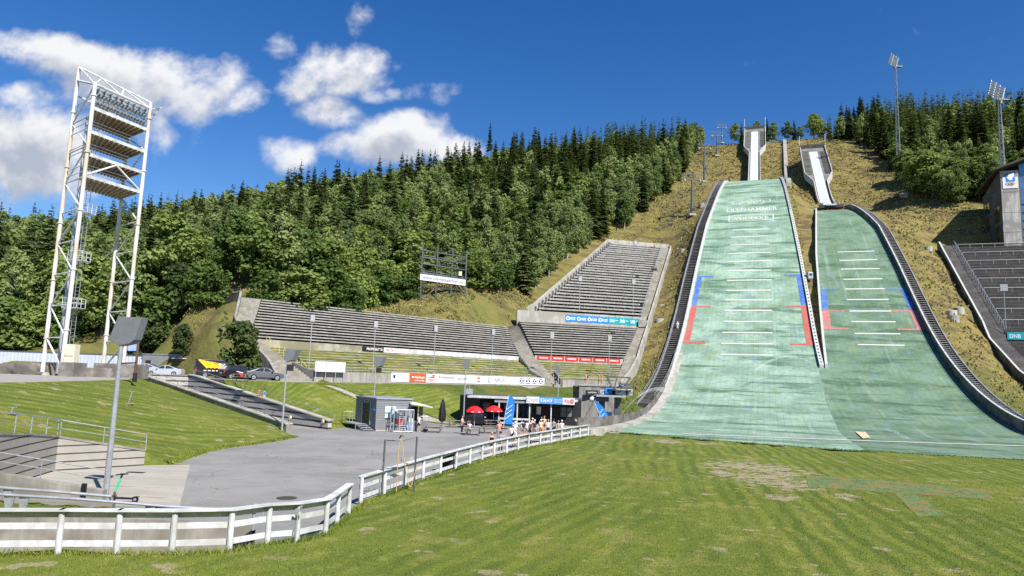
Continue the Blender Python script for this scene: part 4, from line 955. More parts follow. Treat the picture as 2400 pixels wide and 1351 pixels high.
mb = MB(); mb.tube(C1t, C4t, .1); mb.tube(at_h(C1, hz1), at_h(C2, hz), .13); mb.tube(at_h(C2, hz), at_h(C4, hz), .15); mb.tube(at_h(C1, hz), at_h(C3, hz-.6), .1)
tp = [C1t.lerp(C4t, f) for f in (0, .31, .62, 1)]; bt = [at_h(C2.lerp(C4, f), hz) for f in (0, .45, 1)]
for a, b in ((tp[0], bt[0]), (bt[0], tp[1]), (tp[1], bt[1]), (bt[1], tp[2]), (tp[2], bt[2]), (at_h(C1, hz), at_h(C1.lerp(C3, .4), hz)), (at_h(C1.lerp(C3, .4), hz), bt[0])): mb.tube(a, b, .085)
mb.build('top_truss', M['white_paint'], T)
M['planks'] = mk('brown_plank_underside', (.30,.25,.185), .8, .2, 0, .3, 2, (.36,.31,.24))
for k, z in enumerate(pz_):
    a, b, c, d = [at_h(q, z) for q in (C2, C4, C3, C1)]; e = (b-a).normalized(); a2 = a+e*.25; b2 = b-e*.2; c2 = c-e*.2; d2 = d+e*2.2
    mb = MB(); mb.hexa([a2-Vector((0,0,.1)), b2-Vector((0,0,.1)), c2-Vector((0,0,.1)), d2-Vector((0,0,.1))], [a2, b2, c2, d2]); pf = mb.build('platform', M['planks'], T)
    mb = MB()
    for i in range(11): f = (i+.5)/11; mb.beam(a2.lerp(b2, f)-Vector((0,0,.19)), d2.lerp(c2, f)-Vector((0,0,.19)), .16, .18)
    mb.build('joist', M['planks'], pf)
    mb = MB(); mb.beam(a2, b2, .1, .34); mb.beam(c2, d2, .1, .3); mb.beam(b2, c2, .1, .3); mb.build('platform_edge', M['white_paint'], pf)
    mb = MB()
    for q in (.45, .8, 1.15): mb.tube(a2+Vector((0,0,q)), b2+Vector((0,0,q)), .022, .022, 5); mb.tube(d2+Vector((0,0,q)), c2+Vector((0,0,q)), .022, .022, 5)
    for i in range(9): f = i/8; mb.tube(d2.lerp(c2, f), d2.lerp(c2, f)+Vector((0,0,1.15)), .025, .025, 5)
    mb.build('railing', M['galv'], pf)
    mb = MB()
    for q in (.5, 1.2): mb.tube(at_h(C1, z+q), at_h(C2, z+q), .05, .05, 5)
    mb.build('side_rail', M['white_paint'], T)
mb = MB(); mb.tube(at_h(C2, pz_[3]), at_h(C2.lerp(C4, .5), pz_[2]-.2), .1); mb.tube(at_h(C2.lerp(C4, .5), pz_[2]-.2), at_h(C4, pz_[3]), .1); mb.build('brace', wr, T)
def reflector(p, d, r, mat, parent):
    d = Vector(d).normalized(); mb = MB(); mb.tube(p-d*r*.9, p, r*.45, r, 10); mb.tube(p, p+d*.02, r, r*.96, 10); mb.tube(p-d*r*1.5, p-d*r*.9, r*.3, r*.42, 8); return mb.build('floodlight', mat, parent)
M['lamp'] = mk('floodlight_glass', (.36,.38,.37), .18, .8, .5, .25, 3)
fd = Vector((.75,.35,-.35))
for row, (z, o_) in enumerate(((1.75, .1), (.95, .35), (2.35, .2))):
    n = 15 if row < 2 else 9
    for i in range(n):
        f = .1+.85*i/(n-1); p = at_h(C2.lerp(C4, f), pz_[0]+z)+ (C1-C2).normalized()*.5; reflector(p, fd, .29, M['lamp'], T)
mb = MB()
for z in (.75, 1.5, 2.15): mb.tube(at_h(C2, pz_[0]+z)+(C1-C2).normalized()*.75, at_h(C4, pz_[0]+z)+(C1-C2).normalized()*.75, .06)
for i in range(12): p = at_h(C2.lerp(C4, .05+.9*i/11), pz_[0])+(C1-C2).normalized()*.75; mb.tube(p, p+Vector((0,0,2.2)), .05)
mb.build('lamp_rack', M['galv'], T)
mb = MB(); p = at_h(C4, pz_[0]+2.5); mb.tube(p, p+Vector((1.3,.2,.3)), .05); mb.tube(p+Vector((1.2,.2,.3)), p+Vector((0,0,-1.2)), .04); mb.build('outrigger', M['white_paint'], T)
for e in ((.9,.15,.1), (.5,.1,-.6)): reflector(p+Vector(e), fd, .22, M['lamp'], T)
lc = C1.lerp(C2, .42) + (C3-C1).normalized()*.9; mb = MB(); mb.tube(at_h(lc, 4.5), at_h(lc, pz_[0]), .28, .24, 8); mb.build('service_column', M['galv'], T)
mb = MB(); l0 = lc+Vector((.75,0,0)); l1 = lc+Vector((1.2,0,0))
for q in (l0, l1): mb.tube(at_h(q, 4.5), at_h(q, pz_[0]), .03, .03, 5)
z = 4.8
while z < pz_[0]: mb.tube(at_h(l0, z), at_h(l1, z), .02, .02, 4); z += .4
mb.build('ladder', M['galv'], T)
for py in (500, 612, 722):
    z = aty(150, py, lc.y).z; mb = MB(); c = lc+Vector((.9,-.2,0)); s_ = .75
    q = [Vector((c.x+a*s_, c.y+b*s_, z)) for a, b in ((-1,-1),(1,-1),(1,1),(-1,1))]
    for h in (0, .5, 1.0): mb.path([p+Vector((0,0,h)) for p in q+q[:1]], .032)
    for p in q+[(q[0]+q[1])/2, (q[1]+q[2])/2]: mb.tube(p, p+Vector((0,0,1.0)), .03)
    mb.hexa([p-Vector((0,0,.06)) for p in q], q); mb.build('landing_cage', M['white_paint'], T)
# bases, boulders, cabinet round the tower
def slab(px0, px1, Y, z0, z1, dep, name, mat, label, cat, bev=.03):
    a, b = aty(px0, 860, Y), aty(px1, 862, Y); mb = MB(); mb.hexa([(a.x,Y,z0),(b.x,Y,z0),(b.x,Y+dep,z0),(a.x,Y+dep,z0)], [(a.x,Y,z1),(b.x,Y,z1),(b.x,Y+dep,z1),(a.x,Y+dep,z1)]); return tag(mb.build(name, mat, bevel=bev), label, cat)
M['timber'] = mk('stacked_grey_timber', (.22,.205,.185), .9, .2, 0, .3, 1.8, (.15,.135,.12), .2)
o = slab(66, 104, C1.y+2, 4.2, 5.65, 2.5, 'plinth', M['timber'], 'low timber plinth behind the nearest leg of the light tower', 'plinth')
o = slab(137, 172, C2.y-.8, 4.2, 5.7, 2.2, 'plinth', M['timber'], 'timber plinth carrying the beige cabinet beside the light tower', 'plinth')
slab(172, 262, C2.y+2, 4.2, 5.25, .5, 'low_wall', M['timber'], 'low timber wall between the feet of the light tower', 'wall')
slab(219, 313, C4.y-3.4, 4.2, 5.75, 3.2, 'plinth', M['timber'], 'long timber plinth under the right feet of the light tower', 'plinth')
cb = slab(147, 170, C2.y-.7, 5.71, 7.5, .9, 'cabinet', cm((.62,.58,.45), 'beige_metal', .5), 'beige electric cabinet on a plinth at the foot of light tower', 'cabinet')
mb = MB(); a, b = aty(147.3, 840, C2.y-.72), aty(169.7, 841, C2.y-.72); mb.beam((a.x, a.y, 6.35), (b.x, b.y, 6.35), .03, .03); mb.build('door_seam', M['steel'], cb)
def boulder(px, Y, w, h, seed, label):
    r = random.Random(seed); bm = bmesh.new(); bmesh.ops.create_icosphere(bm, subdivisions=3, radius=1)
    ph = [r.uniform(0, 6) for _ in range(6)]; p0 = aty(px, 880, Y)
    for v in bm.verts:
        c = v.co; k = 1+.16*math.sin(c.x*3+ph[0])*math.cos(c.y*2.5+ph[1])+.1*math.sin(c.z*5+ph[2]+c.x*4); c *= k
        for ax in range(3): c[ax] = max(-.78, min(.78, c[ax]))
        v.co = Vector((c.x*w/1.5, c.y*w*.4, (c.z+.7)*h/1.48))
    me = bpy.data.meshes.new('boulder'); bm.to_mesh(me); bm.free(); me.materials.append(M['stone']); me.polygons.foreach_set('use_smooth', [True]*len(me.polygons))
    o = bpy.data.objects.new('boulder', me); col.objects.link(o); o.location = (p0.x, Y, 4.2); tag(o, label, 'boulder', 'boulders by the light tower')
for i, (px, w, h, lb) in enumerate(((-8,2.2,1.1,'grey boulder cut by the left edge of the picture'),(24,2.6,1.15,'broad brown boulder leftmost in the row by the tower'),(66,2.6,1.3,'boulder left of the nearest foot of the light tower'),(110,1.7,1.1,'boulder just right of the nearest foot of the tower'),(127,1.2,.9,'small rusty brown boulder before the timber plinth'),(80,2.2,.45,'low flat stone in front of the row of boulders'))): boulder(px, C1.y+.8-(i == 5)*.9, w, h, i, lb)
mb = MB(); mb.lathe((C1.x, C1.y, 4.28), [(.75,0),(.7,.2),(.45,.3)], 10); tag(mb.build('footing', M['concrete_pale']), 'pale round footing under the nearest leg of the light tower', 'footing')
# ---------------------------------------------------------------- white hoarding, grey buildings on the terrace
def clad_mat(name, c, c2, pitch, vert=False, lw=.14):
    mt, g, b = base_mat(name, .7, .25); geo = g.n('ShaderNodeNewGeometry'); sp = g.n('ShaderNodeSeparateXYZ'); g.L.new(geo.outputs['Position'], sp.inputs[0])
    k = g.math('ADD', sp.outputs[0], g.math('MULTIPLY', sp.outputs[1], .6)) if vert else sp.outputs[2]
    f = g.math('FRACT', g.math('DIVIDE', k, pitch)); ln = g.math('LESS_THAN', f, lw); nz = g.noise(geo.outputs['Position'], 1.5, 5, .6)
    cc = g.mix(nz, c4([x*.8 for x in c]), c4([x*1.2 for x in c])); cc = g.mix(ln, cc, c4(c2)); g.L.new(cc, b.inputs['Base Color'])
    bp = g.n('ShaderNodeBump', i_Strength=.6, i_Distance=.02); g.L.new(g.math('SUBTRACT', 1.0, ln), bp.inputs['Height']); g.L.new(bp.outputs[0], b.inputs['Normal']); return mt
M['clad_white'] = clad_mat('white_steel_cladding', (.46,.50,.56), (.33,.37,.43), .55, True); M['clad_grey'] = clad_mat('grey_board_cladding', (.20,.21,.22), (.08,.085,.09), .17)
M['clad_black'] = clad_mat('black_board_cladding', (.022,.024,.027), (.008,.008,.009), .17)
def house(pts, z0, z1, name, mat, label, cat, roof=None, over=.15, rt=.14, roofname='roof'):
    o = MB().prism([(x, y, z0) for x, y in pts], (0,0,z1-z0)).build('wall', mat, None) if False else None
    c = Vector((sum(p[0] for p in pts)/len(pts), sum(p[1] for p in pts)/len(pts), z0)); e = empty(name, c, label, cat)
    MB().prism([(x, y, z0) for x, y in pts], (0,0,z1-z0)).build('wall', mat, e)
    if roof: MB().prism([(c.x+(x-c.x)*(1+over/max(1, abs(x-c.x)))if x != c.x else x, c.y+(y-c.y)*(1+over/max(1, abs(y-c.y))), z1+.003) for x, y in pts], (0,0,rt)).build(roofname, roof, e)
    return e
YB = 104.0
def xat(px, Y, py=860): return aty(px, py, Y).x
house([(xat(-60,YB),YB),(xat(335,YB),YB),(xat(335,YB),YB+4),(xat(-60,YB),YB+4)], 4.2, 7.0, 'white_shed', M['clad_white'], 'long low white clad shed behind the light tower', 'shed', M['steel'], .1, .1)
GB = house([(xat(336,YB),YB-.5),(xat(476,YB),YB-.5),(xat(476,YB),YB+5),(xat(336,YB),YB+5)], 4.2, 7.25, 'grey_cabin', M['clad_grey'], 'long dark grey clad cabin with canopy behind the parked cars', 'cabin', M['galv'], .1, .1)
house([(xat(476.5,YB),YB+.5),(xat(520,YB),YB+.5),(xat(520,YB),YB+4),(xat(476.5,YB),YB+4)], 4.2, 7.0, 'grey_cabin', mk('pale_grey_cladding', (.30,.31,.32), .7), 'paler grey cabin end behind the black van', 'cabin', M['galv'], .05, .08)
def pan(parent, name, mat, px0, px1, z0, z1, Y, th=.05):
    mb = MB(); mb.box(((xat(px0,Y)+xat(px1,Y))/2, Y, (z0+z1)/2), (abs(xat(px1,Y)-xat(px0,Y)), th, z1-z0)); return mb.build(name, mat, parent)
pan(GB, 'doorway', M['black'], 412, 433, 4.3, 6.9, YB-.54); pan(GB, 'door', M['steel'], 446, 457, 4.3, 6.6, YB-.54); pan(GB, 'window', cm((.5,.6,.66), 'pale_glass', .2), 448, 455, 4.6, 6.3, YB-.58)
pan(GB, 'window', M['glass'], 340, 352, 5.2, 6.4, YB-.54)
mb = MB(); a, b = xat(402,YB-2), xat(437,YB-2); mb.hexa([(a,YB-2.2,6.75),(b,YB-2.2,6.75),(b,YB-.5,7.05),(a,YB-.5,7.05)], [(a,YB-2.2,6.82),(b,YB-2.2,6.82),(b,YB-.5,7.12),(a,YB-.5,7.12)]); mb.build('canopy', M['white_paint'], GB)
# brown flag pole with a pale banner
p = atz(315, 893, 4.3); mb = MB(); FP = empty('banner_pole', (p.x, p.y, 4.3), 'rusty brown post with a pale blue banner beside the ramp', 'post')
top = aty(325, 778, p.y); mb.tube((p.x,p.y,4.2), (p.x,p.y,top.z), .11); mb.build('pole', cm((.12,.06,.04), 'rusty_brown', .6), FP); mb = MB(); mb.tube((p.x,p.y,4.2), (p.x,p.y,5.0), .2, .17); mb.build('pole_base', M['black'], FP)
mb = MB(); mb.box((p.x-.5, p.y, aty(315,805,p.y).z), (.75,.03,1.35)); mb.build('banner', cm((.3,.4,.75), 'pale_blue_cloth', .7), FP)
# ---------------------------------------------------------------- sunken ramp between walls
zt = lambda f: ztl(f)
tl = [Vector((*TR_L0.lerp(TR_L1, f), 0)) for f in np.linspace(0, 1, 13)]; trr = [Vector((*TR_R0.lerp(TR_R1, f), 0)) for f in np.linspace(0, 1, 13)]
M['groove'] = clad_mat('grooved_concrete', (.40,.385,.355), (.05,.048,.045), .62, False, .30)
RP = empty('ramp_walls', (TR_L0.x, TR_L0.y, 0), 'sloping concrete retaining walls of the sunken ramp left of the plaza', 'retaining wall')
fs = np.linspace(0, 1, 13)
wall_along(tl, [ztl(f) for f in fs], 6, .5, 'side_wall', M['concrete'], RP); 
mb = MB(); mb.sweep([[tuple(p+Vector((-.3,-.2,ztl(f)))), tuple(p+Vector((.3,.2,ztl(f)))), tuple(p+Vector((.3,.2,ztl(f)+.12))), tuple(p+Vector((-.3,-.2,ztl(f)+.12)))] for p, f in zip(tl, fs)]); mb.build('coping', M['concrete_pale'], RP)
wall_along(trr, [ztl(f)+.05 for f in fs], 6, .45, 'side_wall', M['groove'], RP)
mb = MB(); mb.sweep([[tuple(p+Vector((-.3,-.2,ztl(f)+.052))), tuple(p+Vector((.3,.2,ztl(f)+.052))), tuple(p+Vector((.3,.2,ztl(f)+.17))), tuple(p+Vector((-.3,-.2,ztl(f)+.17)))] for p, f in zip(trr, fs)]); mb.build('coping', M['concrete_pale'], RP)
e0, e1 = tl[-1], trr[-1]; wall_along([e0, e1], [4.6, 4.6], 6, .5, 'end_wall', M['groove'], RP)
mb = MB(); a = e0.lerp(e1, .45); b = e0.lerp(e1, .97); d_ = (b-a).normalized(); n_ = Vector((d_.y, -d_.x, 0))*.28
mb.hexa([a+n_, b+n_, b+n_*1.05, a+n_*1.05], [a+n_+Vector((0,0,2.4)), b+n_+Vector((0,0,2.4)), b+n_*1.05+Vector((0,0,2.4)), a+n_*1.05+Vector((0,0,2.4))]); mb.build('garage_opening', M['black'], RP)
mb = MB(); rail_posts(mb, [p+Vector((0,0,ztl(f)+.1)) for p, f in zip(tl, fs)], .55, .028, False, 4); mb.build('handrail', M['galv'], RP)
mb = MB(); rail_posts(mb, [p+Vector((.3,.4,ztl(f)+.1)) for p, f in zip(trr, fs)], .6, .028, False, 4); mb.build('handrail', M['galv'], RP)
mb = MB(); mb.add([tuple(tl[0]+Vector((0,0,.004))), tuple(trr[0]+Vector((0,0,.004))), tuple(trr[-1]+Vector((0,0,.004))), tuple(tl[-1]+Vector((0,0,.004)))], [(0,1,2,3)]); tag(mb.build('ramp_floor', M['asphalt']), kind='structure')
M['lens'] = mk('yellow_lens', (.6,.56,.3), .3, .5)
for f, lb in ((.02, 'round yellow lamp at the mouth of the sunken ramp'), (.21, 'round yellow lamp on the ramp wall beside the white plate'), (.93, 'round white lamp near the upper end of the ramp')):
    p = (TR_R0.lerp(TR_R1, f) if f < .9 else TR_L0.lerp(TR_L1, f)); n_ = Vector((-trd.x*0-1, -.9, 0)).normalized(); q = Vector((p.x, p.y, .75 if f < .9 else 5.1))+n_*.3; mb = MB(); mb.tube(q, q+n_*.16, .22, .2, 14); tag(mb.build('bulkhead_lamp', M['lens'] if f < .9 else M['white']), lb, 'lamp')
# ---------------------------------------------------------------- yard walls and rails on the left
M['groove_pale'] = clad_mat('grooved_pale_concrete', (.32,.30,.27), (.05,.046,.04), .42, False, .16)
YW = empty('yard_walls', tuple(cs[1]), 'angled pale grooved concrete walls with galvanised rail round the yard', 'retaining wall')
cm2 = [off(c, d) for c, d in zip(cs, ((.02,.18),(-.03,.18),(-.2,.05),(-.2,.05),(-.2,.05)))]
for i, (a, b) in enumerate(((0,1),(1,2),(2,3),(3,4))):
    wall_along([cm2[a], cm2[b]], [W_TOP[a], W_TOP[b]], 3, .34, 'wall_run', M['groove_pale'], YW)
    mb = MB(); d_ = (cm2[b]-cm2[a]).normalized(); s_ = Vector((-d_.y, d_.x, 0))*.21
    mb.hexa([cm2[a]-s_+Vector((0,0,W_TOP[a]+.002)), cm2[a]+s_+Vector((0,0,W_TOP[a]+.002)), cm2[b]+s_+Vector((0,0,W_TOP[b]+.002)), cm2[b]-s_+Vector((0,0,W_TOP[b]+.002))], [cm2[a]-s_+Vector((0,0,W_TOP[a]+.1)), cm2[a]+s_+Vector((0,0,W_TOP[a]+.1)), cm2[b]+s_+Vector((0,0,W_TOP[b]+.1)), cm2[b]-s_+Vector((0,0,W_TOP[b]+.1))]); mb.build('coping', M['concrete'], YW)
    mb = MB(); rail_posts(mb, [cm2[a]+s_*.9+Vector((0,0,W_TOP[a])), cm2[b]+s_*.9+Vector((0,0,W_TOP[b]))], .95, .026, True, 2.0); mb.build('guard_rail', M['galv'], YW)
def wallpx(P0, P1, Yp, zb, th, mat, name, label):   # P = (px, py_top, Y)
    a, b = aty(P0[0], P0[1], Yp[0]), aty(P1[0], P1[1], Yp[1]); o = wall_along([Vector((a.x,a.y,0)), Vector((b.x,b.y,0))], [a.z, b.z], max(a.z, b.z)-zb+.8, th, name, mat, None); tag(o, label, 'wall'); return o, a, b
M['old_conc'] = mk('old_streaked_concrete', (.27,.255,.225), .9, .15, 0, .25, 2.2, (.18,.165,.14), .3, True)
o, a, b = wallpx((-60,1098), (246,1149), (26.5, 26.9), 0, .35, M['old_conc'], 'concrete_wall', 'weathered concrete wall with thin rail at near side of the yard')
mb = MB(); rail_posts(mb, [a, b], .72, .022, True, 2.1); mb.build('guard_rail', M['galv'], o)
mb = MB(); p = aty(198, 1140, 26.6); mb.box((p.x, p.y-.02, p.z-.35), (.16,.1,.9)); mb.build('drain_pipe', M['black'], o)
# planted strip and fence-side wall
A_, B_ = aty(-80,1196,21.6), aty(268,1203,22.6); 
o, a, b = wallpx((-80,1196), (592,1229), (21.2, 23.2), 0, .3, M['old_conc'], 'concrete_wall', 'long streaked concrete wall just behind the white rail fence')
o2, a2, b2 = wallpx((-80,1162), (267,1181), (24.2, 24.9), 0, .3, M['concrete'], 'concrete_wall', 'low concrete wall edging the grass strip left of scooter')
mb = MB(); q = [a+Vector((0,.1,-.12)), aty(268,1203,22.1)+Vector((0,.1,-.15)), b2+Vector((0,-.1,-.1)), a2+Vector((0,-.1,-.1))]; mb.prism([(p.x, p.y, 1.0) for p in q], (0,0,.02)); 
me_vs = []; me_fs = []
for i in range(21):
    for j in range(5):
        l = q[0].lerp(q[1], i/20); r = q[3].lerp(q[2], i/20); p = l.lerp(r, j/4); me_vs.append((p.x, p.y, p.z+.05*math.sin(i*1.3+j*2))); 
for i in range(20):
    for j in range(4): me_fs.append((i*5+j, i*5+j+5, i*5+j+6, i*5+j+1))
M['rough_grass'] = mk('rough_verge_grass', (.085,.12,.02), .95, .1, 0, .4, 5, (.17,.14,.05), .4)
tag(grid_mesh(me_vs, me_fs, 'grass_strip', M['rough_grass']), kind='structure')
me_vs = []; me_fs = []
q = [b2+Vector((.1,-1.2,-.55)), aty(455,1203,25.2), aty(455,1188,26.6), b2+Vector((.1,.2,-.5))]
for i in range(11):
    for j in range(4): l = q[0].lerp(q[1], i/10); r = q[3].lerp(q[2], i/10); p = l.lerp(r, j/3); me_vs.append((p.x, p.y, .12+.06*math.sin(i*1.7+j)+(.1 if 0 < j < 3 else -.1)))
for i in range(10):
    for j in range(3): me_fs.append((i*4+j, i*4+j+4, i*4+j+5, i*4+j+1))
tag(grid_mesh(me_vs, me_fs, 'grass_verge', M['rough_grass']), kind='structure')
# galvanised pipe barriers
def pipe(pts, label, posts, r=.05):
    mb = MB(); mb.path(pts, r, 8); o = mb.build('pipe_rail', M['galv']); tag(o, label, 'rail')
    mb = MB()
    for p, zb in posts: mb = MB(); mb.prism([(p.x-.16,p.y,p.z-.03),(p.x+.16,p.y,p.z-.03),(p.x+.05,p.y,zb),(p.x-.05,p.y,zb)], (0,.05,0)); mb.build('bracket', M['galv'], o)
pp = [aty(-60,1139,23.6), aty(120,1152,23.8), aty(262,1164,24.1)]; pipe(pp, 'upper galvanised pipe rail over the grass strip', [(aty(18,1146,23.7), 1.0)])
pp = [aty(-60,1156,22.4), aty(180,1170,22.7), aty(400,1188,23.2), aty(585,1198,23.6)]; pipe(pp, 'long lower galvanised pipe rail behind the white fence', [(aty(22,1162,22.5), .8), (aty(56,1164,22.55), .8), (aty(352,1185,23.1), .5), (aty(376,1187,23.15), .5)])
# hydrant stand pipe
p = aty(591, 1262, 23.2); HP = empty('water_standpipe', (p.x, p.y, 0), 'galvanised water standpipe with bent outlet at the wall end', 'standpipe'); zt_ = aty(590,1176,23.2).z
mb = MB(); mb.tube((p.x,p.y,0), (p.x,p.y,zt_-.1), .06); mb.tube((p.x,p.y,zt_-.35), (p.x,p.y,zt_-.05), .1); mb.build('riser', M['galv'], HP)
mb = MB(); mb.path([(p.x,p.y,zt_-.15),(p.x+.28,p.y,zt_-.1),(p.x+.28,p.y,zt_-.45),(p.x+.05,p.y,zt_-.52)], .035); mb.build('outlet', M['galv'], HP); mb = MB(); mb.box((p.x,p.y,.35), (.13,.13,.5)); mb.build('valve', M['black'], HP)
# lawn sprinkler stake
p = aty(690, 1283, 22.8); mb = MB(); z2 = aty(694,1196,22.8).z; mb.tube((p.x,p.y,.2), (p.x+.04,p.y,z2), .022); mb.box((p.x+.05,p.y,z2), (.22,.06,.08)); mb.tube((p.x+.1,p.y,z2), (p.x+.16,p.y-.05,z2+.14), .03); tag(mb.build('sprinkler', M['galv']), 'thin metal sprinkler stake beside the white fence', 'sprinkler')
# manhole covers
p = atz(672, 1168.5, 0); mb = MB(); mb.lathe((p.x,p.y,.004), [(.45,0),(.45,.02),(.4,.022)], 24); tag(mb.build('manhole_cover', mk('rusty_iron', (.075,.06,.05), .7, .4, .3, .4, 30)), 'round rusty manhole cover in the asphalt', 'manhole cover')
p = atz(318, 1108, 0); mb = MB(); mb.box((p.x,p.y,.012), (.9,.35,.02)); tag(mb.build('drain_grate', M['black']), 'small dark drain grate in the concrete yard', 'drain')
# ---------------------------------------------------------------- white rail fences
def rail_fence(pts, label, hh, posts_at=None, w=.16):
    e = empty('rail_fence', tuple(pts[0]), label, 'fence')
    n = len(pts)
    for i, p in enumerate(pts):
        mb = MB(); mb.tube(p-Vector((0,0,.3)), p+Vector((0,0,hh-.03)), .085, .085, 10); mb.build('post', M['white_paint'], e)
    side = []
    for a, b in zip(pts, pts[1:]):
        d = (b-a); d.z = 0; d.normalize(); s = Vector((d.y, -d.x, 0))
        for k, (h, th) in enumerate(((.22, .17), (.62, .17))):
            mb = MB(); mb.beam(a+s*-.10+Vector((0,0,hh*h)), b+s*-.10+Vector((0,0,hh*h)), .035, th); mb.build('rail', M['white_paint'], e)
        mb = MB(); mb.beam(a+Vector((0,0,hh))-d*.05, b+Vector((0,0,hh))+d*.05, .3, .05); mb.beam(a+s*-.13+Vector((0,0,hh-.13)), b+s*-.13+Vector((0,0,hh-.13)), .03, .2); mb.build('top_board', M['white_paint'], e)
    return e
def resamp(pts, n):
    L = [0]; 
    for a, b in zip(pts, pts[1:]): L.append(L[-1]+(b-a).length)
    out = []
    for i in range(n+1):
        d = L[-1]*i/n; j = max(k for k in range(len(L)-1) if L[k] <= d+1e-6); f = (d-L[j])/(L[j+1]-L[j]); out.append(pts[j].lerp(pts[j+1], f))
    return out
def lz(p): return Vector((p[0], p[1], lawn_z(p[0], p[1])))
fl_ = [lz(p) for p in FENCE_L]; rail_fence([fl_[0]+Vector((-1.6,-.05,0))]+fl_, 'white plank rail fence curving along the lawn up to the gap', 1.2)
fr_ = resamp([lz(p) for p in FENCE_R], 17); rail_fence(fr_, 'white plank rail fence running back from the gap to the crowd', 1.18)
M['spk'] = mk('light_grey_loudspeaker', (.34,.35,.37), .5, .3, 0, .06, 3)
# ---------------------------------------------------------------- speaker posts
def spk_post(base, px, head, label, dep=(.2,.5,0), small=None, r=.085, cat='loudspeaker post', group=None, mat=None):
    e = empty('speaker_post', tuple(base), label, cat, group); Y = base.y
    hp = [aty(x, y, Y-.12) for x, y in head]; low = min(p.z for p in hp); cx_ = sum(p.x for p in hp)/len(hp)
    mb = MB(); mb.tube(base-Vector((0,0,.3)), Vector((base.x, base.y, low+.25)), r*1.15, r*.8, 10); mb.build('pole', M['galv'], e)
    mb = MB(); mb.prism(hp, dep); mb.build('loudspeaker', mat or M['grey_panel'], e, bevel=.02)
    if small:
        p = aty(small[0], small[1], Y); mb = MB(); mb.box((p.x, p.y, p.z), (.55,.45,.6), .5); mb.build('small_loudspeaker', M['black'], e, bevel=.03); mb = MB(); mb.tube((base.x,base.y,p.z), (p.x,p.y,p.z), .03); mb.build('bracket', M['galv'], e)
    return e
b0 = atz(246, 1172, 0); n_e = spk_post(b0, 246, [(276,742),(331,745),(315,797),(302,806),(278,811),(254,797)], 'nearest tall grey pole with big slanted loudspeaker in the yard', (.12,.4,.0), r=.115)
mb = MB(); p = aty(292,850,b0.y); mb.beam(Vector((b0.x,b0.y,p.z-.05)), Vector((b0.x+.7,b0.y,p.z)), .05, .06); mb.build('side_arm', M['black'], n_e)
spk_post(atz(660,1017,0), 660, [(671,817),(694,820),(683,845),(674,848),(664,842)], 'pole with slanted loudspeaker at the mouth of the sunken ramp', (.3,.6,0), (680,862))
g_ = aty(873, 990, 83); b1 = Vector((g_.x, 83, H(g_.x, 83))); spk_post(b1, 876, [(881,835),(899,836),(892,858),(884,861),(875,855)], 'pole with slanted loudspeaker rising behind the small grey hut', (.3,.5,0), (888,868))
spk_post(atz(1086,990,0), 1086, [(1088,844),(1099,844),(1098,865),(1087,864)], 'pole with narrow loudspeaker in front of the black shop wall', (.05,.6,0))
g_ = aty(1307, 950, 96); b1 = Vector((g_.x, 96, H(g_.x, 96))); spk_post(b1, 1307, [(1303,855),(1313,855),(1313,873),(1304,873)], 'pole with narrow loudspeaker behind the shop near the stand entrance', (.05,.6,0))
def stand_post(base, w, h, topz, label, face):
    e = empty('speaker_post', tuple(base), label, 'loudspeaker post', 'slim loudspeaker posts on the grandstands'); mb = MB(); mb.tube(base-Vector((0,0,.4)), Vector((base.x, base.y, topz-h*.5)), .07, .06, 8); mb.build('pole', M['galv'], e)
    mb = MB(); mb.box((base.x, base.y, topz-h/2), (w, .5, h), face); mb.build('loudspeaker', M['spk'], e, bevel=.02)
for px, yt, yb, ybase, lb in ((726,738,756,858,'leftmost slim loudspeaker post on the left grandstand'),(876,753,770,862,'slim post above the black banner on the left grandstand'),(1018,764,779,866,'slim post right of the middle of the left grandstand'),(1154,772,786,870,'slim post near the right end of the left grandstand')):
    a = apix(A1,w1,n1,1.2,px-2,ybase); p = P1(a, 1.2, 6.0); stand_post(p, .6, .95, aty(px, yt, p.y).z, lb, .5)
for px, yt, ybase, lb in ((1291,780,880,'slim post at left of the middle grandstand'),(1427,787,884,'slim post at right end of the red banner row')):
    a = apix(B1,w2,n2,1.2,px,ybase); p = P2(a, 1.2, 6.0); stand_post(p, .72, 1.05, aty(px, yt, p.y).z, lb, .2)
for px, yt, d, lb in ((1358,648,32,'lower left slim post on the tall upper grandstand'),(1484,656,32,'lower right slim post on the tall upper grandstand'),(1487,565,60,'topmost slim post on the tall upper grandstand')):
    a = apix(B1,w2,n2,d,px,720); p = P2(a, d, zp2(d)); stand_post(p, .85, 1.2, aty(px, yt, p.y).z, lb, .2)
pr_ = PR(171, 56.5, 19.5); q_ = aty(2352, 667, pr_.y); stand_post(Vector((q_.x, pr_.y, 19.5)), 1.3, 1.4, q_.z, 'white post with wide loudspeaker on the dark right grandstand', -.4)
# information board, scoreboard frame
ib = A1 - n1*.7; a = apix(ib, w1, n1, 0, 738, 870); b = apix(ib, w1, n1, 0, 808, 872); p, q = ib+w1*a, ib+w1*b
z0_, z1_ = aty(738,871,p.y).z, aty(738,847,p.y).z; IB = empty('notice_board', (p.x,p.y,4.3), 'large white notice board on posts before the front wall', 'notice board')
mb = MB(); mb.hexa([(p.x,p.y,z0_),(q.x,q.y,z0_),(q.x+.05,q.y+.06,z0_),(p.x+.05,p.y+.06,z0_)], [(p.x,p.y,z1_),(q.x,q.y,z1_),(q.x+.05,q.y+.06,z1_),(p.x+.05,p.y+.06,z1_)]); mb.build('panel', M['white'], IB)
for f in (0.0, .33, .66, .98): c = p.lerp(q, f); mb = MB(); mb.tube((c.x+.1,c.y+.1,4.2), (c.x+.1,c.y+.1,z1_-.1), .05); mb.build('post', M['galv'], IB)
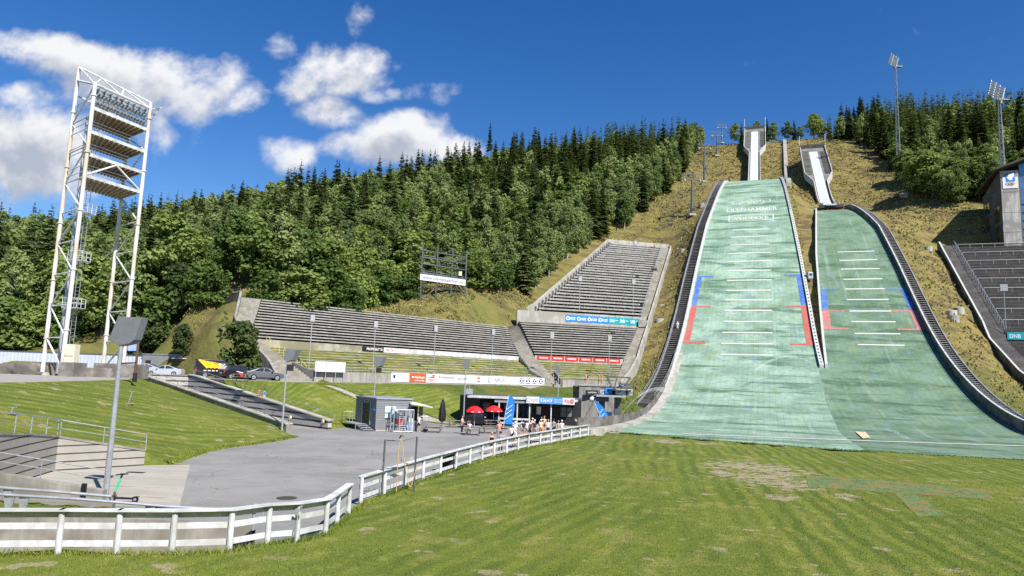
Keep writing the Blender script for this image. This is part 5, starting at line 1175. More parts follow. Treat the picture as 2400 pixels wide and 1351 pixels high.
for i in range(9):
    for j in range(2):
        mb = MB(); f0 = .06+i*.1; c0 = p.lerp(q, f0); c1_ = p.lerp(q, f0+.05+.02*((i+j)%2)); zz = z1_-.25-.5*j; mb.beam((c0.x-.01,c0.y-.01,zz), (c1_.x-.01,c1_.y-.01,zz), .012, .05); mb.build('printed_line', ink['pale'], IB)
SB = empty('scoreboard_frame', tuple(ongr(1040, 695, 146)), 'bare dark steel scoreboard frame with a white web address panel below', 'scoreboard')
sbY = (150, 157); fx = (984, 1020, 1056, 1089); fb = (703, 700, 694, 690); ft = (569, 575, 582, 588)
pts_ = []
for i in range(4):
    Y = sbY[0]+(sbY[1]-sbY[0])*i/3; b = aty(fx[i]+1, fb[i], Y); t = aty(fx[i]+6, ft[i], Y); pts_.append((b, t)); mb = MB(); mb.beam((b.x,b.y,H(b.x,b.y)-.5), (b.x,b.y,t.z), .3, .3); mb.beam((b.x-.1,b.y+1.4,H(b.x,b.y+1.4)-.5), (b.x-.1,b.y+1.4,t.z-2.2), .22, .22); mb.build('upright', M['steel'], SB)
def sbx(y0, y1, w, h, name, mat, dy=-.2):
    a = aty(fx[0], y0, sbY[0]); b = aty(fx[3]+3, y1, sbY[1]); mb = MB(); mb.beam((a.x,a.y+dy,a.z), (b.x,b.y+dy,b.z), w, h); return mb.build(name, mat, SB), a, b
for y0, y1 in ((586,604), (603,619), (618,634), (640,656)): sbx(y0, y1, .5, .22, 'cross_beam', M['steel'])
for y0, y1 in ((596,613), (611,628), (633,648)):
    sbx(y0, y1, .06, .06, 'thin_rail', M['galv'], .5); sbx(y0+4, y1+4, .06, .06, 'thin_rail', M['galv'], .5)
sbx(672, 682, .12, .12, 'cross_beam', M['steel'])
for i in range(3): mb = MB(); mb.tube(Vector((pts_[i][0].x, pts_[i][0].y+.3, pts_[i][0].z)), Vector((pts_[i+1][0].x, pts_[i+1][0].y+.3, aty(fx[i+1], 672, sbY[0]).z)), .06); mb.build('diagonal', M['steel'], SB)
a, b = aty(985,650,sbY[0]), aty(1091,664,sbY[1]); mb = MB(); hh = aty(985,643,sbY[0]).z-aty(985,656,sbY[0]).z; mb.beam((a.x,a.y-.5,a.z), (b.x,b.y-.5,b.z), .12, hh+.1); pnl = mb.build('name_panel', M['white'], SB)
rt = Vector((b.x-a.x, b.y-a.y, b.z-a.z)); upv = Vector((0,0,1)); lettering('www.olympiaparken.no', Vector((a.x,a.y-.575,a.z))+rt*.06+Vector((0,0,-.55)), rt, rt.cross(upv).cross(rt)*1.0, .95, ink['navy'], pnl, rt.length*.9, .004, 'lettering', .012)
p = aty(1079, 642, sbY[1]-1); mb = MB(); mb.box((p.x,p.y,p.z), (.7,.5,1.0)); mb.build('control_box', cm((.6,.58,.48), 'cream_metal', .5), SB)
# ---------------------------------------------------------------- grey hut with turnstile
hC = Vector((xat(879,70,1008), 70, 0)); hL = Vector((xat(831,74.5,1003), 74.5, 0)); hR = Vector((xat(962,71.4,1003), 71.4, 0)); hB = hL+hR-hC
def tri(a, b, f, z, out=0.0):   # point on a wall face a->b, pushed outwards
    d = (b-a).normalized(); n = Vector((d.y, -d.x, 0)); p = a.lerp(b, f)+n*out; return Vector((p.x, p.y, z))
def wpan(a, b, f0, f1, z0, z1, out, th, name, mat, parent):
    mb = MB(); mb.hexa([tri(a,b,f0,z0,out), tri(a,b,f1,z0,out), tri(a,b,f1,z0,out-th), tri(a,b,f0,z0,out-th)], [tri(a,b,f0,z1,out), tri(a,b,f1,z1,out), tri(a,b,f1,z1,out-th), tri(a,b,f0,z1,out-th)]); return mb.build(name, mat, parent)
HUT = empty('ticket_hut', tuple((hC+hB)/2), 'small grey clad hut with dark doorway and white framed window', 'hut')
MB().prism([tuple(p+Vector((0,0,.18))) for p in (hC, hR, hB, hL)], (0,0,2.95)).build('wall', M['clad_grey'], HUT)
MB().prism([tuple(p+Vector((0,0,-.1))) for p in (hC+Vector((.05,.05,0)), hR, hB, hL)], (0,0,.27)).build('base', M['concrete_pale'], HUT)
cc_ = (hC+hB)/2; MB().prism([tuple(cc_+(p-cc_)*1.04+Vector((0,0,3.135))) for p in (hC, hR, hB, hL)], (0,0,.13)).build('roof', M['galv'], HUT)
wpan(hL, hC, .36, .72, .5, 2.6, .02, .1, 'door', M['black'], HUT); wpan(hL, hC, .33, .36, .5, 2.66, .05, .1, 'door_frame', M['galv'], HUT); wpan(hL, hC, .72, .75, .5, 2.66, .05, .1, 'door_frame', M['galv'], HUT)
sgn = wpan(hL, hC, .78, .94, 1.95, 2.15, .04, .05, 'sign', M['bluepale'], HUT)
wf = wpan(hC, hR, .25, .62, 1.25, 2.45, .04, .1, 'window', M['white'], HUT)
for f0, f1, z0, z1, k in ((.27,.42,1.82,2.38,0), (.45,.60,1.3,2.38,0), (.27,.335,1.3,1.76,1), (.355,.42,1.3,1.76,1)): wpan(hC, hR, f0, f1, z0, z1, .055, .04, 'pane', cm((.42,.55,.62), 'pale_window', .15), wf)
for f0, f1, z0, z1 in ((.335,.355,1.25,1.8), (.42,.45,1.25,2.42), (.25,.42,1.76,1.82), (.25,.62,1.22,1.28)): wpan(hC, hR, f0, f1, z0, z1, .075, .04, 'bar', M['black'], wf)
MB().hexa([tri(hC,hR,.93,2.72,.5), tri(hC,hR,1.55,2.4,.9), tri(hC,hR,1.5,2.55,-1.6), tri(hC,hR,.93,2.95,-1.6)], [tri(hC,hR,.93,2.8,.5), tri(hC,hR,1.55,2.48,.9), tri(hC,hR,1.5,2.63,-1.6), tri(hC,hR,.93,3.03,-1.6)]).build('awning', M['white_paint'], HUT)
wpan(hC, hR, 1.0, 1.28, .1, 2.45, -1.2, .1, 'porch_wall', M['black'], HUT); wpan(hC, hR, 1.3, 1.42, 0, 2.4, -1.0, .08, 'porch_wall', M['clad_grey'], HUT); wpan(hC, hR, 1.06, 1.5, 0, 1.05, .25, .1, 'counter', M['grey_panel'], HUT)
mb = MB(); q = [tri(hC,hR,1.2,1.05,.2), tri(hC,hR,1.5,1.05,.2)]; rail_posts(mb, q, .45, .03, False); mb.build('counter_rail', M['galv'], HUT)
# landing with steps at the hut door
LS = empty('step_platform', tuple(tri(hL,hC,.4,0,1)), 'galvanised landing with rails and steps at the hut doorway', 'steps'); mb = MB()
q = [tri(hL,hC,-.1,.5,.08), tri(hL,hC,.62,.5,.08), tri(hL,hC,.62,.5,1.25), tri(hL,hC,-.1,.5,1.25)]; mb.prism([tuple(p) for p in q], (0,0,.05))
for p in q: mb.tube(Vector((p.x,p.y,0)), p, .035)
mb.build('landing', M['galv'], LS); mb = MB()
for a, b in ((q[0], q[3]), (q[3], q[3].lerp(q[2], .55))): rail_posts(mb, [a+Vector((0,0,.05)), b+Vector((0,0,.05))], 1.0, .03, True, 1.2)
mb.build('handrail', M['galv'], LS); mb = MB()
for i in range(3): f = .66+.12*i; z = .4-.14*i; mb.prism([tuple(tri(hL,hC,f,z,.15)), tuple(tri(hL,hC,f+.1,z,.15)), tuple(tri(hL,hC,f+.1,z,1.2)), tuple(tri(hL,hC,f,z,1.2))], (0,0,.04))
for o_ in (.15, 1.2): mb.beam(tri(hL,hC,.62,.5,o_), tri(hL,hC,1.02,.02,o_), .04, .1)
mb.build('steps', M['galv'], LS)
# full height turnstile
tb = tri(hC, hR, .62, 0, 1.5); TS = empty('turnstile', tuple(tb), 'full height galvanised turnstile cage in front of the hut window', 'turnstile'); mb = MB()
def tp_(u, v, z): return tri(hC, hR, .40+u, z, .35+v)
for u, v in ((0,0),(0,1.3),(.42,0),(.42,1.3),(.55,.3),(.55,1.3)): mb.tube(tp_(u,v,0), tp_(u,v,2.2), .05)
for z in (.1, 2.2): mb.path([tp_(0,0,z), tp_(0,1.3,z), tp_(.55,1.3,z), tp_(.55,.3,z)], .045)
for u in (.46, .5): mb.tube(tp_(u,1.3,.1), tp_(u,1.3,2.2), .03)
mb.build('frame', M['galv'], TS); mb = MB(); mb.tube(tp_(.2,.7,.05), tp_(.2,.7,2.2), .06); mb.build('rotor_post', M['galv'], TS)
for i in range(11):
    mb = MB(); z = .25+.175*i
    for k in range(3): an_ = k*2.094+.3; mb.tube(tp_(.2,.7,z), tp_(.2,.7,z)+Vector((math.cos(an_)*.6, math.sin(an_)*.6, 0)), .024, .024, 5)
    mb.build('rotor_arms', M['red_paint'] if i in (3,4,5) else M['galv'], TS)
mb = MB(); c = tp_(.25,.7,2.35); mb.box(c, (1.1,.7,.28)); mb.build('motor_box', M['galv'], TS)
# A-board
def aboard(px, py, label):
    p = atz(px, py, 0); e = empty('sandwich_board', tuple(p), label, 'sandwich board')
    for sg in (-1, 1):
        mb = MB(); w_, h_ = .42, 1.35; pts = [(-w_,0),(w_,0),(w_*.95,h_*.82),(w_*.55,h_),(-w_*.55,h_),(-w_*.95,h_*.82)]
        q = [(p.x+x+sg*.0, p.y+sg*(.34*(1-z/h_)), z) for x, z in pts]; mb.prism(q, (0,sg*-.03,0)); pn = mb.build('panel', M['white_paint'], e)
        if sg < 0:
            for x0, x1, z0, z1 in ((-.3,.3,.12,.38),(-.3,.3,.62,.92),(-.22,.1,.47,.56)):
                mb = MB(); mb.prism([(p.x+x, p.y-.34*(1-z/h_)-.012, z) for x, z in ((x0,z0),(x1,z0),(x1,z1),(x0,z1))], (0,-.006,0)); mb.build('print', M['bluepale'], pn)
    return e
aboard(959, 1011, 'white sandwich board with blue print in front of the hut')
# ---------------------------------------------------------------- black shop building
YS = 84.0; sF0 = Vector((xat(1122,85,990), 85, 0)); sF1 = Vector((xat(1349,83,990), 83, 0)); sL = Vector((xat(1076,89.5,985), 89.5, 0)); dF = (sF1-sF0).normalized(); nF = Vector((dF.y, -dF.x, 0))
sB0 = sL + nF*-5; sB1 = sF1 - nF*9.5
SHOP = empty('shop_building', tuple((sF0+sB1)/2), 'low black clad shop with white canopy posts and a long sign', 'shop')
MB().prism([(p.x,p.y,-.1) for p in (sF0, sF1, sB1, sB0, sL)], (0,0,3.3)).build('wall', M['clad_black'], SHOP)
MB().prism([tuple(p+Vector((0,0,3.205))) for p in (sF0+nF*.1, sF1+nF*.1, sB1, sB0, sL)], (0,0,.16)).build('roof', M['steel'], SHOP)
MB().prism([tuple(tri(sF0,sF1,f,3.22,o)) for f, o in ((-.08,2.6),(.56,2.6),(.56,.1),(-.08,.1))], (0,0,.22)).build('canopy', M['white_paint'], SHOP)
MB().prism([tuple(tri(sF0,sF1,f,3.18,o)) for f, o in ((.55,2.5),(1.02,2.5),(1.02,.1),(.55,.1))], (0,0,.2)).build('canopy', M['white_paint'], SHOP)
MB().beam(tri(sF0,sF1,.2,2.95,2.4), tri(sF0,sF1,.56,2.95,2.4), .12, .3).build('canopy_beam', M['galv'], SHOP)
for f in (.245, .43, .555, .77): mb = MB(); mb.tube(tri(sF0,sF1,f,0,2.35), tri(sF0,sF1,f,3.2,2.35), .075); mb.build('canopy_post', M['white_paint'], SHOP)
for z in (.45, .95): MB().beam(tri(sF0,sF1,.245,z,2.35), tri(sF0,sF1,.555,z,2.35), .06, .22).build('veranda_rail', M['white_paint'], SHOP)
wpan(sF0, sF1, .03, .12, .1, 2.6, .03, .08, 'door', M['glass'], SHOP); wpan(sF0, sF1, .26, .42, .9, 2.7, .03, .08, 'window', M['glass'], SHOP); wpan(sF0, sF1, .44, .55, .9, 2.7, .03, .08, 'window', M['glass'], SHOP); wpan(sF0, sF1, .68, .77, .3, 2.6, .03, .08, 'door', cm((.03,.012,.012), 'dark_red_interior', .4), SHOP)
wpan(sF0, sF1, .60, .645, 1.5, 2.4, .06, .05, 'poster', cm((.55,.55,.55), 'pale_poster', .5), SHOP)
wn = wpan(sF0, sF1, .84, .97, 1.3, 2.5, .03, .06, 'window', M['black'], SHOP)
for f0, f1 in ((.85,.90),(.91,.96)):
    for z0, z1 in ((1.36,1.85),(1.93,2.44)): wpan(sF0, sF1, f0, f1, z0, z1, .05, .03, 'pane', cm((.16,.17,.17), 'dim_pane', .1), wn)
for i in range(3): wpan(sF0, sF1, .50, 1.03, -.1, .36-.12*i, 1.2+.35*i, .5, 'step', M['concrete_pale'], SHOP)
p = tri(sL, sL+dF*3, .3, 3.36, -1.2); mb = MB(); mb.box((p.x, p.y, 3.75), (.9,.7,.7)); mb.tube((p.x,p.y,4.1), (p.x,p.y,4.5), .05); mb.build('roof_vent', M['galv'], SHOP)
zS0, zS1 = aty(1290,946.5,82).z, aty(1290,931,82).z
def signbox(f0, f1, mat, name): return wpan(sF0, sF1, f0, f1, zS0, zS1, 2.72, .12, name, mat, SHOP)
ctr = signbox(.655, .885, M['bluepale'], 'sign_panel'); lft = signbox(.525, .654, M['white'], 'sign_panel'); rgt = signbox(.886, 1.005, M['white'], 'sign_panel')
hS = zS1-zS0; LF = (sF1-sF0).length
def stext(t, f, zf, wf_, hf, mt, par): lettering(t, tri(sF0,sF1,f,zS0+zf*hS,2.735), dF, (0,0,1), hf*hS, mt, par, wf_*LF, .005, bold=.0)
stext('936', .665, .22, .055, .56, ink['white'], ctr); stext('SHOP', .722, .22, .062, .56, ink['white'], ctr); stext('HANDLE SUVENIRER', .80, .56, .078, .18, ink['white'], ctr); stext('KAFFE OG IS HER', .80, .22, .07, .18, ink['white'], ctr)
stext('936', .905, .22, .05, .54, ink['red'], rgt); wpan(sF0, sF1, .962, .993, zS0+.2*hS, zS0+.8*hS, 2.735, .01, 'red_square', ink['red'], rgt); stext('4', .972, .3, .012, .4, ink['white'], rgt)
stext('LILLEHAMMER', .575, .5, .065, .16, ink['pale'], lft); stext('OLYMPIAPARK', .575, .26, .065, .16, ink['pale'], lft)
c = tri(sF0,sF1,.547,zS0+.5*hS,2.735); mb = MB(); secs = []
for i in range(17): an_ = i*math.pi/8; secs.append([tuple(c+dF*math.cos(an_)*r+Vector((0,0,math.sin(an_)*r))) for r in (.26,.18)])
mb.sweep(secs, False); mb.build('emblem', ink['pale'], lft)
# feather flags
def feather(px, py, ytop, lean, w_, label, Y=None):
    p = atz(px, py, 0); t = aty(px+lean, ytop, p.y); e = empty('feather_flag', tuple(p), label, 'flag'); h = t.z; mb = MB(); n = 14; pole = []; edge = []
    for i in range(n+1):
        f = i/n; pole.append(Vector((p.x+(t.x-p.x)*f**1.5, p.y, h*f))); ww = w_*(1-max(0, f-.55)**2/.2025)**.5 if f > .55 else w_
        edge.append(pole[-1]+Vector((ww, -.08*math.sin(f*9), 0)))
    for i in range(2, n): mb.add([tuple(q) for q in (pole[i], edge[i], edge[i+1], pole[i+1])], [(0,1,2,3)])
    c = mb.build('cloth', M['blue'], e); sd = c.modifiers.new('thick', 'SOLIDIFY'); sd.thickness = .02
    mb = MB(); mb.path(pole, .035, 6); mb.build('pole', M['white_paint'], e); mb = MB(); mb.box((p.x,p.y,.04), (.8,.8,.07)); mb.build('base', M['black'], e)
    for k in range(3): mb = MB(); a = pole[4+2*k]+Vector((w_*.1,-.12,0)); b = pole[6+2*k]+Vector((w_*.7,-.12,0)); mb.tube(a, b, .03); mb.build('stripe', ink['white'], c)
feather(1180, 1006, 926, 13, .95, 'tall blue feather flag beside the red parasols'); feather(1413, 1006, 940, -22, .95, 'blue feather flag leaning by the chairlift station')
# blue shop banners and boxes
def boxat(px0, px1, py, h, dep, name, mat, label, cat, z=0.0, group=None):
    a, b = atz(px0, py, z), atz(px1, py, z); mb = MB(); mb.box(((a.x+b.x)/2, a.y+dep/2, z+h/2), (b.x-a.x, dep, h)); return tag(mb.build(name, mat, bevel=.02), label, cat, group)
o = boxat(1144, 1181, 996, .95, .08, 'banner_stand', M['bluepale'], 'low pale blue banner stand behind the right red parasol', 'banner'); boxat(1176, 1184, 990, 1.9, .5, 'drinks_cooler', M['bluepale'], 'pale blue cooler cabinet left of the tall flag', 'cooler')
boxat(1198, 1208, 992, 1.2, .8, 'wheeled_bin', M['black'], 'black wheeled bin before the shop veranda', 'bin'); boxat(1399, 1432, 1000, 1.3, .06, 'banner_stand', M['bluepale'], 'pale blue banner stand at the foot of the chairlift station', 'banner')
o = boxat(1418, 1433, 982, .9, .06, 'notice_sign', cm((.02,.05,.12), 'navy_sign', .5), 'small navy sign with white emblem on chairlift banner stand', 'sign', .95)
# ---------------------------------------------------------------- parasols and picnic tables
def parasol_open(px, py, label):
    p = atz(px, py, 0); e = empty('parasol', tuple(p), label, 'parasol', 'red parasols'); mb = MB(); mb.tube((p.x,p.y,0), (p.x,p.y,2.25), .03); mb.build('pole', M['white_paint'], e); R_ = .98
    n = 16; vs = []; fs = []
    for j, (r, z) in enumerate(((.02,2.42),(.35,2.36),(.7,2.18),(1.0,1.88),(1.0,1.70))):
        for k in range(n): rr = r*R_*(1-.05*(k % 2)*(r > .5)); vs.append((p.x+rr*math.cos(k*2*math.pi/n), p.y+rr*math.sin(k*2*math.pi/n), z))
    for j in range(4): fs += [(j*n+k, j*n+(k+1)%n, (j+1)*n+(k+1)%n, (j+1)*n+k) for k in range(n)]
    mb = MB(); mb.add(vs, fs); c = mb.build('canopy', M['red'], e); sd = c.modifiers.new('t', 'SOLIDIFY'); sd.thickness = .015
    for k in (9, 11, 13, 15):
        a_ = k*2*math.pi/n+.2; q = Vector((p.x+R_*.985*math.cos(a_), p.y+R_*.985*math.sin(a_), 1.79)); mb = MB(); mb.box(q, (.26,.03,.09), a_+math.pi/2); mb.build('print', M['white'], c)
parasol_open(1111, 1003, 'left one of the two open red parasols by the shop'); parasol_open(1156, 1000, 'right open red parasol close to the tall blue flag')
p = atz(1035, 1006, 0); PC = empty('parasol', tuple(p), 'closed black parasol standing by the picnic tables', 'parasol'); mb = MB(); mb.tube(tuple(p), (p.x,p.y,1.0), .04); mb.build('pole', M['steel'], PC)
mb = MB(); n = 14; vs = []; prf = ((.05,.72),(.30,.85),(.42,1.15),(.40,1.7),(.26,2.6),(.15,2.95),(.17,3.05),(.05,3.2))
for r, z in prf: vs += [(p.x+r*(1-.22*(k % 2))*math.cos(k*2*math.pi/n), p.y+r*(1-.22*(k % 2))*math.sin(k*2*math.pi/n), z) for k in range(n)]
mb.add(vs, [(j*n+k, j*n+(k+1)%n, (j+1)*n+(k+1)%n, (j+1)*n+k) for j in range(len(prf)-1) for k in range(n)]); mb.build('folded_cloth', M['black'], PC)
M['table_wood'] = mk('picnic_table_wood', (.20,.18,.155), .8, .2, 0, .25, 3, (.15,.13,.11))
def picnic():
    e = empty('picnic_table', (0,0,0), 'x', 'picnic table'); 
    mb = MB()
    for i in range(5): mb.box((0, -.3+.15*i, .74), (1.8,.135,.04))
    mb.build('tabletop', M['table_wood'], e)
    for s in (-1, 1): mb = MB(); mb.box((0, s*.68, .44), (1.8,.13,.04)); mb.box((0, s*.82, .44), (1.8,.13,.04)); mb.build('seat', M['table_wood'], e)
    for s in (-1, 1):
        mb = MB(); x = s*.65
        for k in (-1, 1): mb.beam((x, k*.28, .72), (x, k*.72, 0), .05, .1)
        mb.beam((x+.05*s, -.85, .39), (x+.05*s, .85, .39), .05, .1); mb.beam((x+.05*s, -.35, .69), (x+.05*s, .35, .69), .05, .1); mb.build('leg_frame', M['table_wood'], e)
    return e
pt0 = picnic()
TABLES = ((1016,1014,0,.15,'picnic table under the closed black parasol'),(1068,1002,0,.15,'picnic table behind the standing man in black trousers'),(1108,1020,0,.1,'picnic table with the person in red cap seated at it'),(1150,1016,0,.1,'picnic table between seated person and the crowd'),(1152,1001,0,.2,'picnic table beneath the right red parasol'),(1222,1049,0,.15,'picnic table behind the fence below the crowd'),(1258,1037,0,.2,'picnic table where the dark haired child in blue sits'),(1316,1024,0,.2,'picnic table near the far end of the white fence'),(563,894,4.25,.05,'picnic table on the gravel before the parked cars'))
for i, (px, py, z, rz, lb) in enumerate(TABLES):
    o = pt0 if i == 0 else copy_tree(pt0); o['label'] = lb; o['group'] = 'picnic tables'; q = atz(px, py, z); o.location = q if z == 0 else (q.x, q.y, 4.3); o.rotation_euler[2] = rz
    org[o] = q
# ---------------------------------------------------------------- hose frame, bin, scooter
HF = empty('hose_stand', tuple(atz(930,1190,0)), 'two thin dark posts with a cross plank beside the fence', 'frame'); h0 = Vector((*atz(893,1175,.0).xy, 0)); h1 = Vector((*atz(969,1160,.0).xy, 0))
t0_, t1_ = aty(898,1031,h0.y).z, aty(969.5,1024,h1.y).z
for p, t in ((h0, t0_), (h1, t1_)): mb = MB(); mb.tube(p, (p.x+.03, p.y, t), .045); mb.build('post', M['steel'], HF)
a, b = aty(897,1087,h0.y), aty(969,1073,h1.y); mb = MB(); mb.beam((a.x,a.y-.06,a.z), (b.x,b.y-.06,b.z), .04, .15); mb.build('plank', M['terrace_wood'], HF)
mb = MB(); pts = [Vector((h0.x,h0.y,t0_)).lerp(Vector((h1.x,h1.y,t1_)), i/8)+Vector((0,0,-.12*math.sin(i*math.pi/8))) for i in range(9)]; mb.path(pts, .012, 5); mb.build('wire', M['steel'], HF)
mb = MB(); pts = [Vector((h0.x,h0.y,t0_)).lerp(Vector((h1.x,h1.y,t1_)), f) for f in (.1,.2,.3)]; mb.beam(pts[0]+Vector((0,0,-.05)), pts[2]+Vector((0,0,-.08)), .08, .03); mb.build('lamp_strip', M['black'], HF)
pk = Vector((h0.x,h0.y,t0_)).lerp(Vector((h1.x,h1.y,t1_)), .53)
mb = MB(); hp_ = []
for x, y in ((929,1153),(931,1110),(934,1060),(938,1030),(942,1034),(946,1070),(952,1110),(958,1138),(963,1142),(970,1120),(977,1091)): q = aty(x, y, pk.y-.15); hp_.append(q)
mb.path(hp_, .02, 6); tag(mb.build('hose', cm((.5,.33,.16), 'orange_hose', .5)), 'yellowish orange hose draped over the wire between posts', 'hose')
mb = MB(); mb.path([pk+Vector((-.1,-.1,0)), pk+Vector((-.02,-.12,.14)), pk+Vector((.08,-.12,.1))], .035); tag(mb.build('hook', M['black']), 'small black hook holding the hose on the wire', 'hook')
q = atz(1048, 1109, 0); mb = MB(); mb.box((q.x, q.y+.3, .55), (.75,.6,1.05)); bn = mb.build('litter_bin', M['black'], bevel=.03); tag(bn, 'black litter bin just behind the white fence', 'bin'); mb = MB(); mb.box((q.x, q.y+.3, 1.1), (.8,.65,.05)); mb.build('lid', M['steel'], bn)
sc0 = atz(262, 1176, 0); SCO = empty('electric_scooter', tuple(sc0), 'parked black electric scooter with a bright green stem', 'scooter'); sx_, sy_ = sc0.x, sc0.y
def wheel_y(c, r, w_, name, mat, parent, n=20): mb = MB(); mb.tube((c[0],c[1]-w_/2,c[2]), (c[0],c[1]+w_/2,c[2]), r, r, n); return mb.build(name, mat, parent)
for x in (0.02, .98): wl = wheel_y((sx_+x, sy_, .125), .125, .07, 'wheel', M['rubber'], SCO); wheel_y((sx_+x, sy_, .125), .06, .08, 'rim', M['galv'], wl, 12)
mb = MB(); mb.box((sx_+.52, sy_, .15), (.72,.17,.07)); mb.build('deck', M['black'], SCO, bevel=.02); mb = MB(); mb.beam((sx_+.86,sy_,.2), (sx_+1.12,sy_,.24), .12, .03); mb.build('mudguard', M['black'], SCO)
mb = MB(); mb.tube((sx_+.02,sy_,.12), (sx_+.10,sy_,.42), .045); mb.tube((sx_+.08,sy_,.35), (sx_+.2,sy_,.16), .04); mb.build('fork', cm((.10,.07,.06), 'dark_brown_metal', .4), SCO)
mb = MB(); mb.tube((sx_+.10,sy_,.42), (sx_+.28,sy_,.98), .045); mb.build('stem', cm((.03,.55,.30), 'bright_green', .4), SCO); mb = MB(); mb.tube((sx_+.28,sy_,.98), (sx_+.33,sy_,1.12), .04); mb.tube((sx_+.17,sy_-.22,1.13), (sx_+.46,sy_+.2,1.13), .028); mb.box((sx_+.33,sy_,1.14), (.16,.08,.06)); mb.build('handlebar', M['black'], SCO)
# ---------------------------------------------------------------- vehicles
def vehicle(label, loc, ang, L, W_, Hh, paint, side, roofw=.78, wheel=.34, name='parked_car', cat='car', glass=(), extras=None, z=4.3, wx=(.19,.80), split=.55):
    """side: outline of the body in (x, z) fractions from the nose; glass: quads on the side"""
    e = empty(name, (loc[0], loc[1], z), label, cat); e.rotation_euler[2] = ang; org[e] = Vector((0,0,0))
    n = len(side); secs = []
    def wid(zf): return W_/2 if zf <= split else W_/2*(1-(zf-split)/(1-split)*(1-roofw))
    for yk in (-1, -.86, .86, 1):
        q = []
        for xf, zf in side:
            k = 1 if abs(yk) < 1 else 1; q.append((L*(xf-.5)*(1 if abs(yk) < .9 else .975), wid(zf)*yk, Hh*(zf if abs(yk) < .9 else (zf-.5)*.95+.5)))
        secs.append(q)
    mb = MB(); mb.sweep(secs); mb.build('body', paint, e, smooth=False, bevel=.05)
    for s in (-1, 1):
        for quad in glass:
            mb = MB(); mb.prism([(L*(x-.5), s*(wid(zf)*.985+.012), Hh*zf) for x, zf in quad], (0, s*.012, 0)); mb.build('side_window', M['glass'], e)
        for x in wx:
            c = (L*(x-.5), s*(W_/2-.1), wheel*.98); mb = MB(); mb.tube((c[0],c[1]-s*.11,c[2]), (c[0],c[1]+s*.11,c[2]), wheel, wheel, 20); wl = mb.build('wheel', M['rubber'], e); mb = MB(); mb.tube((c[0],c[1]+s*.08,c[2]), (c[0],c[1]+s*.125,c[2]), wheel*.66, wheel*.62, 16); mb.build('rim', M['galv'], wl)
            mb = MB()
            for k in range(5): a_ = k*1.257; mb.beam((c[0],c[1]+s*.13,c[2]), (c[0]+math.cos(a_)*wheel*.6, c[1]+s*.13, c[2]+math.sin(a_)*wheel*.6), .03, .05, (0,1,0))
            mb.build('spokes', M['steel'], wl)
    if extras: extras(e, L, W_, Hh, wid)
    return e
def pbox(e, name, mat, c, d): mb = MB(); mb.box(c, d); return mb.build(name, mat, e, bevel=.01)
M['silver'] = mk('silver_paint', (.52,.55,.60), .25, .6, .35, .04, 1, obj=True); M['dgrey'] = mk('dark_grey_paint', (.12,.125,.135), .3, .6, .3, .05, 1, obj=True); M['bpaint'] = mk('black_paint', (.015,.015,.017), .25, .6, 0, .1, 1, obj=True)
sal = [(0,.28),(.01,.42),(.06,.52),(.28,.66),(.42,.93),(.52,1.0),(.66,.97),(.9,.70),(.985,.64),(1,.45),(.985,.2),(.9,.14),(.1,.14),(.02,.18)]
sgl = [[(.33,.68),(.44,.91),(.53,.95),(.54,.69)], [(.56,.69),(.55,.95),(.66,.92),(.80,.72)]]
def sal_x(e, L, W_, Hh, wid):
    for s in (-1, 1): pbox(e, 'headlight', M['lamp'], (L*-.475, s*W_*.36, Hh*.47), (.16,.36,.12)); pbox(e, 'tail_light', M['red_paint'], (L*.485, s*W_*.36, Hh*.58), (.08,.4,.1)); pbox(e, 'mirror', M['silver'], (L*-.16, s*(W_/2+.08), Hh*.7), (.2,.18,.14))
    mb = MB(); mb.hexa([(L*-.215,-W_*.40,Hh*.675),(L*-.215,W_*.40,Hh*.675),(L*-.205,W_*.40,Hh*.665),(L*-.205,-W_*.40,Hh*.665)], [(L*-.085,-W_*.35,Hh*.93),(L*-.085,W_*.35,Hh*.93),(L*-.075,W_*.35,Hh*.92),(L*-.075,-W_*.35,Hh*.92)]); mb.build('windscreen', M['glass'], e)
    mb = MB(); mb.prism([(L*.17,-W_*.37,Hh*.965),(L*.17,W_*.37,Hh*.965),(L*.38,W_*.42,Hh*.74),(L*.38,-W_*.42,Hh*.74)], (.02,0,.02)); mb.build('rear_window', M['glass'], e)
def at_terr(px, Y): return (xat(px, Y, 880), Y)
vehicle('silver saloon car in front of the grey cabin', at_terr(386, 95), R(8), 4.75, 1.85, 1.45, M['silver'], sal, .74, .34, glass=sgl, extras=sal_x)
vehicle('silver car half hidden behind the brown banner post', at_terr(338, 99), R(5), 4.7, 1.85, 1.6, M['silver'], sal, .76, .34, glass=sgl, extras=sal_x)
vanp = [(0,.15),(0,.34),(.03,.46),(.16,.55),(.28,.86),(.34,.96),(.42,1.0),(.97,1.0),(1,.95),(1,.12),(.9,.1),(.1,.1)]
